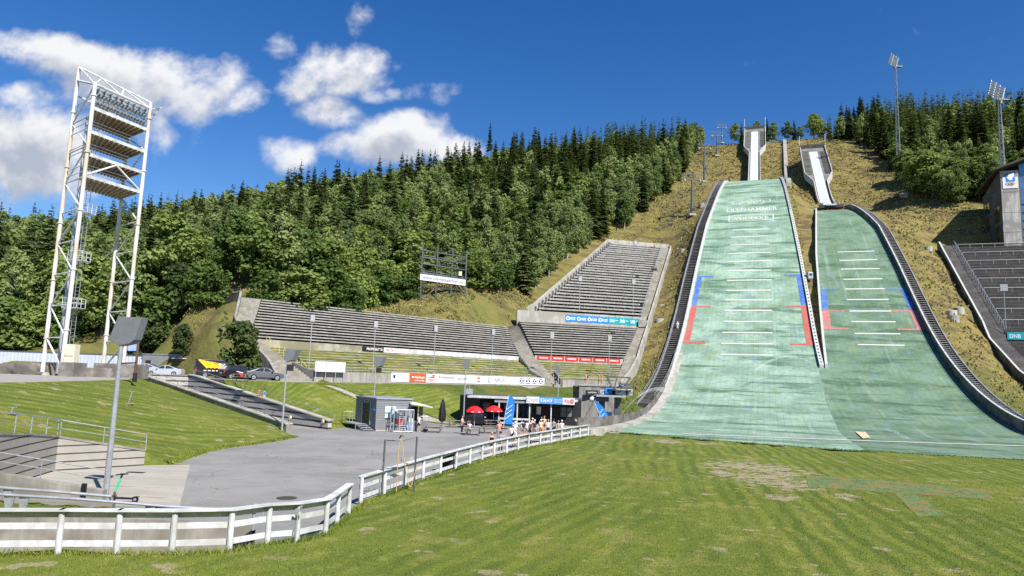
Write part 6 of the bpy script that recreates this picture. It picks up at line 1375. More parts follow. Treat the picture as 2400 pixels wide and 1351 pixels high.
def van_x(e, L, W_, Hh, wid):
    yel = cm((.75,.45,.02), 'yellow_wrap', .4)
    for s in (-1, 1):
        for k in range(7):
            x0 = .98-k*.085; mb = MB(); mb.prism([(L*(x-.5), s*(wid(zf)*.985+.016), Hh*zf) for x, zf in ((x0,.95-.02*k),(x0-.07,.95-.035*k),(x0-.26,.55),(x0-.20,.5))], (0, s*.01, 0)); mb.build('yellow_stripe', yel, e)
        pbox(e, 'tail_light', M['red_paint'], (L*.497, s*W_*.44, Hh*.42), (.06,.16,.5)); pbox(e, 'mirror', M['black'], (L*-.24, s*(W_/2+.12), Hh*.56), (.15,.2,.3))
        mb = MB(); mb.prism([(L*(x-.5), s*(wid(zf)*.985+.03), Hh*zf) for x, zf in ((.62,.72),(.86,.72),(.86,.8),(.62,.8))], (0, s*.008, 0)); mb.build('print_bar', yel, e)
        for k in range(5): mb = MB(); x0 = .42+k*.09; mb.prism([(L*(x-.5), s*(W_/2+.02), Hh*zf) for x, zf in ((x0,.36),(x0+.06,.36),(x0+.06,.42),(x0,.42))], (0, s*.008, 0)); mb.build('white_print', M['white'], e)
        mb = MB(); mb.prism([(L*(x-.5), s*(wid(zf)*.985+.03), Hh*zf) for x, zf in ((.38,.70),(.52,.70),(.52,.78),(.38,.78))], (0, s*.008, 0)); mb.build('white_print', M['white'], e)
    mb = MB(); mb.prism([(L*.502,-W_*.36,Hh*.6),(L*.502,W_*.36,Hh*.6),(L*.502,W_*.32,Hh*.88),(L*.502,-W_*.32,Hh*.88)], (.01,0,0)); mb.build('rear_window', M['glass'], e)
vehicle('black van with a yellow striped wrap parked by the cabin', at_terr(509, 92.5), R(180+34), 5.6, 2.0, 2.45, M['bpaint'], vanp, .86, .36, 'parked_van', 'van', [[(.2,.58),(.29,.84),(.40,.86),(.40,.58)]], van_x)
pick = [(0,.3),(.01,.48),(.05,.56),(.24,.63),(.36,.95),(.42,1.0),(.86,.98),(.97,.66),(1,.6),(1,.2),(.9,.15),(.1,.15)]
def red_x(e, L, W_, Hh, wid):
    for s in (-1, 1):
        mb = MB(); mb.prism([(L*(x-.5), s*(W_/2+.012), Hh*zf) for x, zf in ((.30,.2),(.5,.2),(.62,.5),(.36,.55))], (0, s*.01, 0)); mb.build('red_wrap', M['red_paint'], e)
        mb = MB(); mb.prism([(L*(x-.5), s*(W_/2+.03), Hh*zf) for x, zf in ((.42,.42),(.66,.56),(.64,.6),(.42,.48))], (0, s*.01, 0)); mb.build('white_stripe', M['white'], e); pbox(e, 'tail_light', M['red_paint'], (L*.49, s*W_*.4, Hh*.55), (.08,.3,.3))
    pbox(e, 'roof_panel', M['red_paint'], (L*-.03, 0, Hh*1.005), (L*.2,W_*.6,.03))
    mb = MB(); mb.prism([(L*.40,-W_*.36,Hh*.93),(L*.40,W_*.36,Hh*.93),(L*.475,W_*.4,Hh*.68),(L*.475,-W_*.4,Hh*.68)], (.03,0,.02)); mb.build('rear_window', cm((.45,.47,.5), 'pale_rear_window', .2), e); pbox(e, 'number_plate', M['white'], (L*.503, 0, Hh*.42), (.02,.5,.12))
vehicle('black and red wrapped estate car between van and grey car', at_terr(557, 90), R(180+48), 4.5, 1.85, 1.75, M['bpaint'], pick, .8, .35, glass=[[(.30,.66),(.38,.92),(.52,.94),(.52,.66)],[(.55,.66),(.55,.94),(.84,.92),(.9,.68)]], extras=red_x)
suv = [(0,.3),(.01,.5),(.05,.58),(.25,.66),(.38,.93),(.48,1.0),(.68,.97),(.88,.74),(.99,.66),(1,.45),(.98,.22),(.9,.16),(.1,.16),(.02,.2)]
def suv_x(e, L, W_, Hh, wid):
    for s in (-1, 1): pbox(e, 'headlight', M['lamp'], (L*-.475, s*W_*.38, Hh*.52), (.16,.34,.1)); pbox(e, 'tail_light', M['red_paint'], (L*.48, s*W_*.36, Hh*.6), (.1,.45,.07)); pbox(e, 'mirror', M['black'], (L*-.17, s*(W_/2+.08), Hh*.7), (.2,.18,.14)); pbox(e, 'sill', M['black'], (0, s*(W_/2+.0), Hh*.2), (L*.5,.05,.14))
    mb = MB(); mb.prism([(L*.20,-W_*.36,Hh*.965),(L*.20,W_*.36,Hh*.965),(L*.37,W_*.41,Hh*.77),(L*.37,-W_*.41,Hh*.77)], (.02,0,.02)); mb.build('rear_window', M['glass'], e); pbox(e, 'number_plate', M['white'], (L*.497, 0, Hh*.45), (.02,.5,.12))
vehicle('dark grey crossover car parked nearest the stand stairs', at_terr(618, 87.5), R(180+34), 4.65, 1.88, 1.6, M['dgrey'], suv, .76, .37, glass=sgl, extras=suv_x)
vehicle('black car parked behind the red parasols', (xat(1128, 83, 980), 83), R(170), 4.3, 1.8, 1.5, M['bpaint'], sal, .76, .33, glass=sgl, extras=sal_x, z=0)
# ---------------------------------------------------------------- chairlift
def lp(px, py, Y): return aty(px, py, Y)
LB = empty('concrete_platform', (xat(1392,98,930), 98, 2), 'board marked concrete platform block beside the chairlift station', 'platform'); a, b = xat(1357,98,930), xat(1440,98,930); zt_, zb_ = aty(1390,905.5,98).z, -.5
mb = MB(); mb.hexa([(a,98,zb_),(b,97,zb_),(b+1,106,zb_),(a+1,106,zb_)], [(a,98,zt_),(b,97,zt_),(b+1,106,zt_),(a+1,106,zt_)]); mb.build('block', M['concrete'], LB)
mb = MB(); mb.hexa([(a-.05,97.9,zt_+.002),(b,96.9,zt_+.002),(b+1,106,zt_+.002),(a+1,106,zt_+.002)], [(a-.05,97.9,zt_+.15),(b,96.9,zt_+.15),(b+1,106,zt_+.15),(a+1,106,zt_+.15)]); mb.build('slab', M['concrete_pale'], LB)
mb = MB(); rail_posts(mb, [Vector((a+1,105,zt_+.15)), Vector((b+1,104.5,zt_+.15))], .9, .03, True, 2); mb.build('railing', M['galv'], LB)
sg_ = MB(); q0, q1 = xat(1372,97.6,925), xat(1401,97.6,925); sg_.box(((q0+q1)/2, 97.3, aty(1386,922,97.4).z), (q1-q0,.08,.8)); so_ = sg_.build('wall_sign', M['black']); tag(so_, 'black sign with white script on the concrete platform block', 'sign')
lettering('Lysg\u00e5rdsbakken', (q0+.3, 97.25, aty(1386,922,97.4).z-.05), (1,0,0), (0,0,1), .3, ink['white'], so_, (q1-q0)*.7, .006)
mb = MB(); c0 = Vector((xat(1344,99,915), 99, 0)); mb.hexa([(c0.x,99,.5),(c0.x+.8,98,.5),(c0.x+1.0,101,.5),(c0.x+.2,102,.5)], [(c0.x,99,aty(1345,905,99).z),(c0.x+.8,98,aty(1350,907,98).z),(c0.x+1,101,4.9),(c0.x+.2,102,4.9)]); tag(mb.build('concrete_wall', M['board']), 'dark concrete wall stub left of the platform block', 'wall')
ST = empty('chairlift_station', (xat(1424,92,970), 92, .5), 'dark steel chairlift bottom station with drive machinery and triangular frame', 'chairlift station'); YL = 92.0
gz = H(xat(1420,YL,970), YL)
for px in (1410, 1447): x = xat(px, YL, 960); mb = MB(); mb.beam((x,YL,gz-.5), (x,YL,aty(px,930,YL).z), .75, .75); mb.build('column', M['steel'], ST)
zz = aty(1400,930,YL).z; mb = MB(); mb.box(((xat(1396,YL)+xat(1462,YL))/2, YL, zz+.15), (xat(1462,YL)-xat(1396,YL), 3.2, .22)); mb.build('machine_deck', M['galv'], ST)
mb = MB(); mb.box(((xat(1398,YL)+xat(1425,YL))/2, YL-.6, zz-.3), (1.6,.9,.6)); mb.build('drive_housing', M['steel'], ST)
for px, w_, h_, mt, dy in ((1425,.9,.9,M['blue'],0),(1440,1.2,1.1,M['steel'],.6),(1452,1.3,.8,M['galv'],-.4),(1466,1.1,1.2,M['steel'],.3),(1410,.6,.6,M['galv'],.2),(1475,.7,.8,M['galv'],0)): x = xat(px, YL, 920); mb = MB(); mb.box((x, YL+dy, zz+.3+h_/2), (w_,1.1,h_)); mb.tube((x-.3,YL+dy-.6,zz+.5), (x+.3,YL+dy-.6,zz+.9), .12); mb.build('machine_unit', mt, ST, bevel=.04)
mb = MB(); bz = aty(1450,915,YL); 
mb.tube((bz.x,YL,zz+.9), (bz.x,YL,zz+1.05), 1.7, 1.7, 24); mb.build('bull_wheel', M['steel'], ST)
mb = MB(); A_ = aty(1422,883,YL); B_ = aty(1478,886,YL); C_ = aty(1436,912,YL); D_ = aty(1457,914,YL); mb.beam(A_, B_, .18, .2); mb.beam(A_, C_, .16, .18); mb.beam(B_, D_, .16, .18); mb.beam(aty(1440,912,YL), aty(1446,884,YL), .14, .14); mb.beam((A_+B_)/2+Vector((0,-.1,-.9)), (A_+B_)/2+Vector((1.6,-.1,-.9)), .3, .25); mb.build('top_frame', M['steel'], ST)
mb = MB(); q = aty(1387,931,YL); mb.lathe((q.x,YL-.5,q.z-.3), [(.05,-.35),(.32,-.2),(.4,0),(.32,.25),(.05,.38)], 12); mb.build('white_globe', M['white'], ST); mb = MB(); mb.tube((q.x,YL-.4,zz+.1), (q.x+1,YL-.4,zz+.15), .06); mb.build('globe_arm', M['steel'], ST)
TOW = []
for i, (px, yb, yt, lb, sc) in enumerate(((1622,505,421,'lowest dark chairlift pylon on the grass slope', 1), (1651,427,347,'middle dark chairlift pylon with wide crossarm', 1), (1680,366,318,'third chairlift pylon near the skyline', .9), (1692,336,299,'topmost chairlift pylon standing against the sky', .9))):
    b = ongr(px, yb, 150); t = aty(px, yt, b.y); e = empty('chairlift_pylon', tuple(b), lb, 'pylon', 'chairlift pylons'); hh = t.z-b.z
    mb = MB(); mb.tube(b-Vector((0,0,1)), t, .62*sc, .3*sc, 10); mb.build('shaft', M['steel'], e); mb = MB(); mb.box((b.x,b.y,b.z+.1), (2.2,2.2,.7)); mb.build('footing', M['concrete_pale'], e)
    mb = MB(); mb.beam((b.x-3.1,b.y,t.z), (b.x+3.1,b.y,t.z), .4, .4); mb.beam((b.x-3.3,b.y,t.z+1.8), (b.x+3.3,b.y,t.z+1.8), .2, .2)
    for s in (-1, 1): mb.beam((b.x+s*.4,b.y,t.z), (b.x+s*2.9,b.y,t.z+1.8), .16, .16)
    mb.build('crossarm', M['steel'], e)
    for s in (-1, 1): mb = MB(); d_ = Vector((0,.82,.57)); c = Vector((b.x+s*2.6,b.y,t.z-.35)); mb.beam(c-d_*1.6, c+d_*1.6, .25, .35); [mb.tube(c+d_*k+Vector((-.1,0,.3)), c+d_*k+Vector((.1,0,.3)), .22, .22, 10) for k in (-1.3,-.45,.45,1.3)]; mb.build('sheave_train', M['galv'], e); mb = MB(); mb.beam(c+Vector((s*.5,-1.6,-.4)), c+Vector((s*.5,1.6,.6)), .06, .06); mb.build('catwalk', M['galv'], e)
    TOW.append(t)
base_ = Vector((bz.x, YL, zz+1.0)); cabs = []
for s in (-1, 1): pts = [base_+Vector((s*1.7,0,0))]+[t+Vector((s*2.6,0,.1)) for t in TOW]; cabs.append(pts); mb = MB(); mb.path(pts, .03, 5); tag(mb.build('haul_rope', M['steel']), ['left steel rope of the chairlift running up the slope', 'right steel rope of the chairlift running up the slope'][s > 0], 'rope')
def on_rope(pts, f):
    L = sum((b-a).length for a, b in zip(pts, pts[1:]))*f
    for a, b in zip(pts, pts[1:]):
        l = (b-a).length
        if L <= l: return a.lerp(b, L/l)
        L -= l
    return pts[-1]
def chair():
    e = empty('lift_chair', (0,0,0), 'x', 'lift chair', 'chairs hanging on the chairlift'); mb = MB(); mb.path([(0,0,0),(0,.1,-.3),(0,.45,-1.2),(0,.45,-1.6)], .04); mb.path([(-.55,.45,-1.6),(.55,.45,-1.6)], .035); mb.path([(-.55,.45,-1.6),(-.55,.4,-2.5)], .03); mb.path([(.55,.45,-1.6),(.55,.4,-2.5)], .03); mb.build('hanger', M['steel'], e)
    mb = MB(); mb.box((0,.12,-2.5), (1.1,.5,.07)); mb.build('seat', M['black'], e); mb = MB(); mb.box((0,.40,-2.2), (1.1,.06,.45)); mb.build('backrest', M['black'], e); return e
ch0 = chair()
CL = ['lift chair just above the bottom station on the left rope','second lift chair up from the station on the left rope','lift chair on the left rope beside the middle grandstand wall','lift chair on left rope beside the lower upper-grandstand rows','lift chair on left rope level with the top of the upper grandstand','lift chair on left rope just below the lowest pylon','lift chair on left rope between lowest and middle pylons','lift chair on left rope near the third pylon','lowest lift chair on the right rope','second lift chair up on the right rope','lift chair on the right rope beside the blue hill markings','lift chair on right rope above the upper grandstand top','lift chair on right rope below the lowest pylon','lift chair on right rope below the middle pylon','lift chair on the right rope by the third pylon']
for i, lb in enumerate(CL):
    o = ch0 if i == 0 else copy_tree(ch0); o['label'] = lb; k = i if i < 8 else i-8; q = on_rope(cabs[0 if i < 8 else 1], .16+.105*k+(.05 if i >= 8 else 0)); o.location = q; o.rotation_euler[2] = 0 if i < 8 else math.pi
# round concrete covers lying on the slopes
for i, (px, py, lb) in enumerate(((1645,481,'round pale well cover near the top left edge of the larger hill'),(1601,588,'round pale well cover on the slope beside the upper grandstand top'),(1552,719,'round pale well cover beside the middle of the upper stand'),(1547,752,'round pale well cover beside the blue banner wall'),(1603,589,'x'),(2230,733,'largest pale well cover on slope left of dark stand'),(2247,726,'rightmost pale well cover on slope left of dark stand'),(2235,744,'lowest pale well cover on slope left of dark stand'),(2175,583,'pale well cover high on slope near the top of dark stand'))):
    if lb == 'x': continue
    q = ongr(px, py, 100); mb = MB(); mb.lathe((q.x,q.y,q.z-1.2), [(1.05,0),(1.05,1.55),(.95,1.62),(.2,1.64)], 18); tag(mb.build('well_cover', M['concrete_pale']), lb, 'well cover', 'round well covers on the slopes')
# ---------------------------------------------------------------- floodlight masts on the right
def mast(px, yb, yt, Y, label, lean, hw=2.6, zb=None):
    b = ongr(px, yb, 150) if Y is None else aty(px, yb, Y); Y = b.y; z0 = H(b.x, Y) if zb is None else zb; t = aty(px+lean, yt, Y); e = empty('floodlight_mast', (b.x,Y,z0), label, 'floodlight mast'); ht = t.z-1.5; nn = 18; r0, r1 = 1.6, .55
    legs = lambda f: [Vector((b.x+(r0+(r1-r0)*f)*math.cos(a)*.62, Y+(r0+(r1-r0)*f)*math.sin(a)*.62, z0+(ht-z0)*f)) for a in (2.6, 4.7, .6)]
    mb = MB(); 
    for k in range(3): mb.tube(legs(0)[k]-Vector((0,0,1.5)), legs(1)[k], .20 if k == 0 else .10, .13 if k == 0 else .07, 6)
    for i in range(nn):
        A_, B_ = legs(i/nn), legs((i+1)/nn)
        for k in range(3): mb.tube(A_[k], B_[(k+1)%3], .045, .045, 4); mb.tube(A_[k], A_[(k+1)%3], .04, .04, 4)
    mb.build('lattice_shaft', M['galv'], e)
    c = Vector((b.x, Y, ht)); u = Vector((.80,.05,-.45)).normalized(); v = Vector((.35,.15,.92)).normalized(); nrm = Vector((-.55,-.80,-.2)).normalized()
    mb = MB(); mb.box(c+Vector((.6,0,-.2)), (3.2,1.6,.15)); rail_posts(mb, [c+Vector((2.2,-.8,-.2)), c+Vector((2.2,.8,-.2)), c+Vector((.2,.8,-.2))], 1.1, .05, True, 1); mb.build('service_platform', M['galv'], e)
    o_ = c+Vector((-1.0,-.4,2.2)); mb = MB()
    for i in range(6): mb.tube(o_+u*-hw+v*(-2.4+.95*i), o_+u*hw+v*(-2.4+.95*i), .06, .06, 5)
    for k in (-1, -.3, .3, 1): mb.tube(o_+u*hw*k+v*-2.6, o_+u*hw*k+v*2.6, .07, .07, 5)
    mb.tube(c, o_, .14); mb.build('head_frame', M['galv'], e)
    for i in range(6):
        for j in range(5): reflector(o_+u*hw*(-.85+.425*j)+v*(-2.1+.8*i)+nrm*.4, nrm, .31, M['lamp'], e)
    return e
mast(2109, 412, 148, None, 'tall lattice floodlight mast rising from trees right of the inruns', -6, 1.7)
mast(2352, 395, 222, 186, 'lattice floodlight mast behind the concrete judges building', -8, 2.2)
# ---------------------------------------------------------------- judges building at the right edge
JB = empty('judges_building', tuple(PR(214, 66, 43)), 'dark concrete judges building with glass front and slanted roof', 'building')
M['dark_conc'] = mk('dark_board_concrete', (.085,.083,.08), .85, .2, 0, .3, 1.2, (.12,.118,.112), .2, True); M['panel_conc'] = mk('board_marked_concrete', (.36,.35,.335), .85, .2, 0, .3, 1.4, (.25,.24,.23), .3, True)
def jq(px, py, Y): return aty(px, py, Y)
f0 = PR(211, 62, 0); Yf = f0.y; zb_ = 41.5; zt0 = aty(2348, 402, Yf).z
def jbox(s0, s1, t0, t1, z0, z1, z0b=None, z1b=None, name='wall', mat=None):
    a, b, c, d = PR(s0,t0,0), PR(s0,t1,0), PR(s1,t1,0), PR(s1,t0,0); z1b = z1 if z1b is None else z1b
    mb = MB(); mb.hexa([(*p.xy, z0) for p in (a,b,c,d)], [(*a.xy,z1),(*b.xy,z1),(*c.xy,z1b),(*d.xy,z1b)]); return mb.build(name, mat, JB)
jbox(211, 226, 62, 66.4, zb_, zt0, None, zt0-3.2, 'wall', M['dark_conc']); jbox(210.6, 211, 62.15, 66.1, zb_, zt0-.1, name='concrete_panel', mat=M['panel_conc'])
for z in (.27, .5, .74): zz_ = zb_+(zt0-zb_)*z; jbox(210.57, 210.6, 62.15, 66.1, zz_, zz_+.06, name='panel_joint', mat=M['dark_conc'])
jbox(211.6, 226, 66.45, 85, zb_, zt0+2, name='glass_front', mat=M['glass_blue'])
for i in range(7): t = 66.5+i*2.4; jbox(211.4, 211.6, t, t+.14, zb_, zt0+2, name='mullion', mat=M['steel'])
for i in range(7): z = zb_+.5+i*2.2; jbox(211.3, 211.55, 66.42, 85, z, z+.3, name='transom', mat=M['steel'])
a, b, c, d = PR(208.5,60.6,zt0-.2), PR(208.5,88,zt0+10), PR(228,88,zt0+8), PR(228,60.6,zt0-2.2); mb = MB(); mb.hexa([tuple(p) for p in (a,b,c,d)], [tuple(p+Vector((0,0,.45))) for p in (a,b,c,d)]); mb.build('roof', M['dark_wood_gap_shade'], JB)
jbox(211.4, 226, 66.45, 85, zt0+1.9, zt0+3, name='gable_wall', mat=M['dark_conc'])
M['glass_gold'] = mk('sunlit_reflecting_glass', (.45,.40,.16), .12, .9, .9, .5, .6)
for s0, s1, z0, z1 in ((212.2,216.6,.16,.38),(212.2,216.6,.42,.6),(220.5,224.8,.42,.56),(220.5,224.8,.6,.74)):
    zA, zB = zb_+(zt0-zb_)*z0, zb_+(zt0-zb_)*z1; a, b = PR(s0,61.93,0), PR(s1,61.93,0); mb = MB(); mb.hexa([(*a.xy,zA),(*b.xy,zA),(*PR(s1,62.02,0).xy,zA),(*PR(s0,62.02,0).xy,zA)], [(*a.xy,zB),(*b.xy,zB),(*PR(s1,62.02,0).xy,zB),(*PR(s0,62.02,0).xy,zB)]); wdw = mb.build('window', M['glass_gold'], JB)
    mid = PR((s0+s1)/2, 61.9, 0); mb = MB(); mb.box((mid.x, mid.y, (zA+zB)/2), (.12,.12,zB-zA)); mb.build('bar', M['black'], wdw)
e0_, e1_ = PR(210.5, 62.3, zt0-.6), PR(210.5, 66.0, zt0-.6); vdir = (e1_-e0_); hE = 3.6
def equad(f0_, f1_, z0, z1, off_, name, mat):
    nv = Vector((-.343,-.939,0))*off_; mb = MB(); a = e0_+vdir*f0_+nv; b = e0_+vdir*f1_+nv; mb.hexa([a+Vector((0,0,z0)), b+Vector((0,0,z0)), b+nv*.3+Vector((0,0,z0)), a+nv*.3+Vector((0,0,z0))], [a+Vector((0,0,z1)), b+Vector((0,0,z1)), b+nv*.3+Vector((0,0,z1)), a+nv*.3+Vector((0,0,z1))]); return mb.build(name, mat, JB)
equad(.06, .98, -4.3, -1.3, .02, 'emblem_panel', M['white']); equad(.26, .8, -2.5, -.1, .06, 'emblem_square', M['blue'])
nv = Vector((-.343,-.939,0))*.12; mb = MB(); mb.prism([tuple(e0_+vdir*x+nv+Vector((0,0,z))) for x, z in ((.32,-1.5),(.45,-.5),(.74,-.35),(.76,-1.1),(.66,-1.5),(.62,-2.1),(.48,-2.2))], tuple(nv*.1)); mb.build('emblem_mark', ink['white'], JB)
for k, (x, z, cl) in enumerate(((.32,-3.1,(.02,.1,.5)),(.5,-3.1,(.03,.03,.03)),(.68,-3.1,(.6,.03,.03)),(.41,-3.3,(.6,.4,.02)),(.59,-3.3,(.02,.35,.1)))):
    mb = MB(); secs = []; c = e0_+vdir*x+nv*.7+Vector((0,0,z)); vn = vdir.normalized()
    for i in range(17): an_ = i*math.pi/8; secs.append([tuple(c+vn*math.cos(an_)*r+Vector((0,0,math.sin(an_)*r))) for r in (.38,.27)])
    mb.sweep(secs, False); mb.build('emblem_ring', cm(cl, 'ring_print', .5), JB)
# small timber shelter on the right hillside
q = ongr(2138, 462, 150); SHL = empty('timber_platform', tuple(q), 'weathered timber platform with railing beside a grey heap on slope', 'platform'); mb = MB(); mb.box((q.x+2.4,q.y,q.z+.6), (4,2.5,.25)); 
for dx in (.6, 4.2): mb.tube((q.x+dx,q.y-1,q.z-1), (q.x+dx,q.y-1,q.z+.6), .14)
mb.build('deck', M['terrace_wood'], SHL); mb = MB(); rail_posts(mb, [q+Vector((.5,-1.1,.7)), q+Vector((4.3,-1.1,.7)), q+Vector((4.3,1.1,.7))], 1.2, .09, True, 1.8); mb.build('railing', M['terrace_wood'], SHL); mb = MB(); mb.beam(q+Vector((.2,-.6,2.4)), q+Vector((4.6,-.6,2.4)), 1.6, .12); mb.build('roof', M['dark_wood_gap_shade'], SHL)
bm = bmesh.new(); bmesh.ops.create_icosphere(bm, subdivisions=3, radius=1); 
for v in bm.verts: c = v.co; c *= 1+.25*math.sin(c.x*5)*math.cos(c.y*4)+.15*math.sin(c.z*7); v.co = Vector((c.x*2.4, c.y*1.5, c.z*1.3+.5))
me = bpy.data.meshes.new('tarpaulin_heap'); bm.to_mesh(me); bm.free(); me.materials.append(M['galv']); o = bpy.data.objects.new('tarpaulin_heap', me); col.objects.link(o); o.location = q+Vector((-1.6,0,0)); tag(o, 'grey tarpaulin covered heap beside the timber platform', 'heap')
# grey cabin box between the hills, orange vest worker is built with the people
q = Vector((*xy(182, 13.4), 0)); q.z = zL(182)+.2; mb = MB(); mb.box(q+Vector((.2,0,.6)), (1.2,1.4,1.6)); jb_ = mb.build('measuring_box', M['galv'], bevel=.05); tag(jb_, 'small grey measuring box in the gap between both hills', 'box'); mb = MB(); mb.box(q+Vector((.2,-.72,.8)), (.7,.04,.5)); mb.build('window', M['glass'], jb_)
q = Vector((*xy(236, 16.5), 0)); q.z = H(q.x, q.y); mb = MB(); mb.box(q+Vector((0,0,.7)), (3.2,2,1.6), .3); tag(mb.build('concrete_box', M['concrete'], bevel=.05), 'small concrete box beside the lower inrun foot', 'box')
# ---------------------------------------------------------------- water jets of the sprinklers
mt, g, b = base_mat('spray_water', .1, .5); nt_ = mt.node_tree; tr = g.n('ShaderNodeBsdfTransparent'); df = g.n('ShaderNodeBsdfTranslucent'); dd_ = g.n('ShaderNodeBsdfDiffuse'); dd_.inputs[0].default_value = (.9,.95,1,1); df.inputs[0].default_value = (.9,.95,1,1)
ad = g.n('ShaderNodeMixShader', i_Fac=.5); nt_.links.new(dd_.outputs[0], ad.inputs[1]); nt_.links.new(df.outputs[0], ad.inputs[2]); mxs = g.n('ShaderNodeMixShader'); nt_.links.new(tr.outputs[0], mxs.inputs[1]); nt_.links.new(ad.outputs[0], mxs.inputs[2]); nz = g.noise(g.n('ShaderNodeNewGeometry').outputs['Position'], 2.5, 5, .7); g.set(mxs.inputs[0], g.math('MULTIPLY', g.ramp(nz, .25, .8), .34)); nt_.links.new(mxs.outputs[0], nt_.nodes['Material Output'].inputs[0])
M['spray'] = mt
def jet(p0, v, T_, r1, label, name='water_jet'):
    mb = MB(); secs = []; n = 22
    for i in range(n+1):
        t = T_*i/n; p = p0+v*t+Vector((0,0,-4.9*t*t)); r = .03+r1*(i/n)**1.5; secs.append([tuple(p+Vector((0, math.cos(k*1.0472)*r*.6, math.sin(k*1.0472)*r))) for k in range(6)])
    mb.sweep(secs, True); tag(mb.build(name, M['spray'], smooth=True), label, 'water jet')
j0 = on(1456, 990, gL)+Vector((-.3,.2,.5)); jt = aty(1510, 912, j0.y+4); jet(j0, Vector((6.5,3.0,9.0)), 1.15, .45, 'arching water jet above the left end of the green outrun')
j1 = Vector((*xy(139, 12.9), zL(139)+.7)); jet(j1, Vector((-10,-3.5,6.5)), 1.4, .4, 'thin water jet sprayed leftwards from the end of the dividing wall')
j2 = atz(2022, 1016, .3)+Vector((0,0,.3)); jet(j2, Vector((3.0,-7.5,3.2)), .95, .3, 'thin water jet landing on the lawn beside the plywood board')
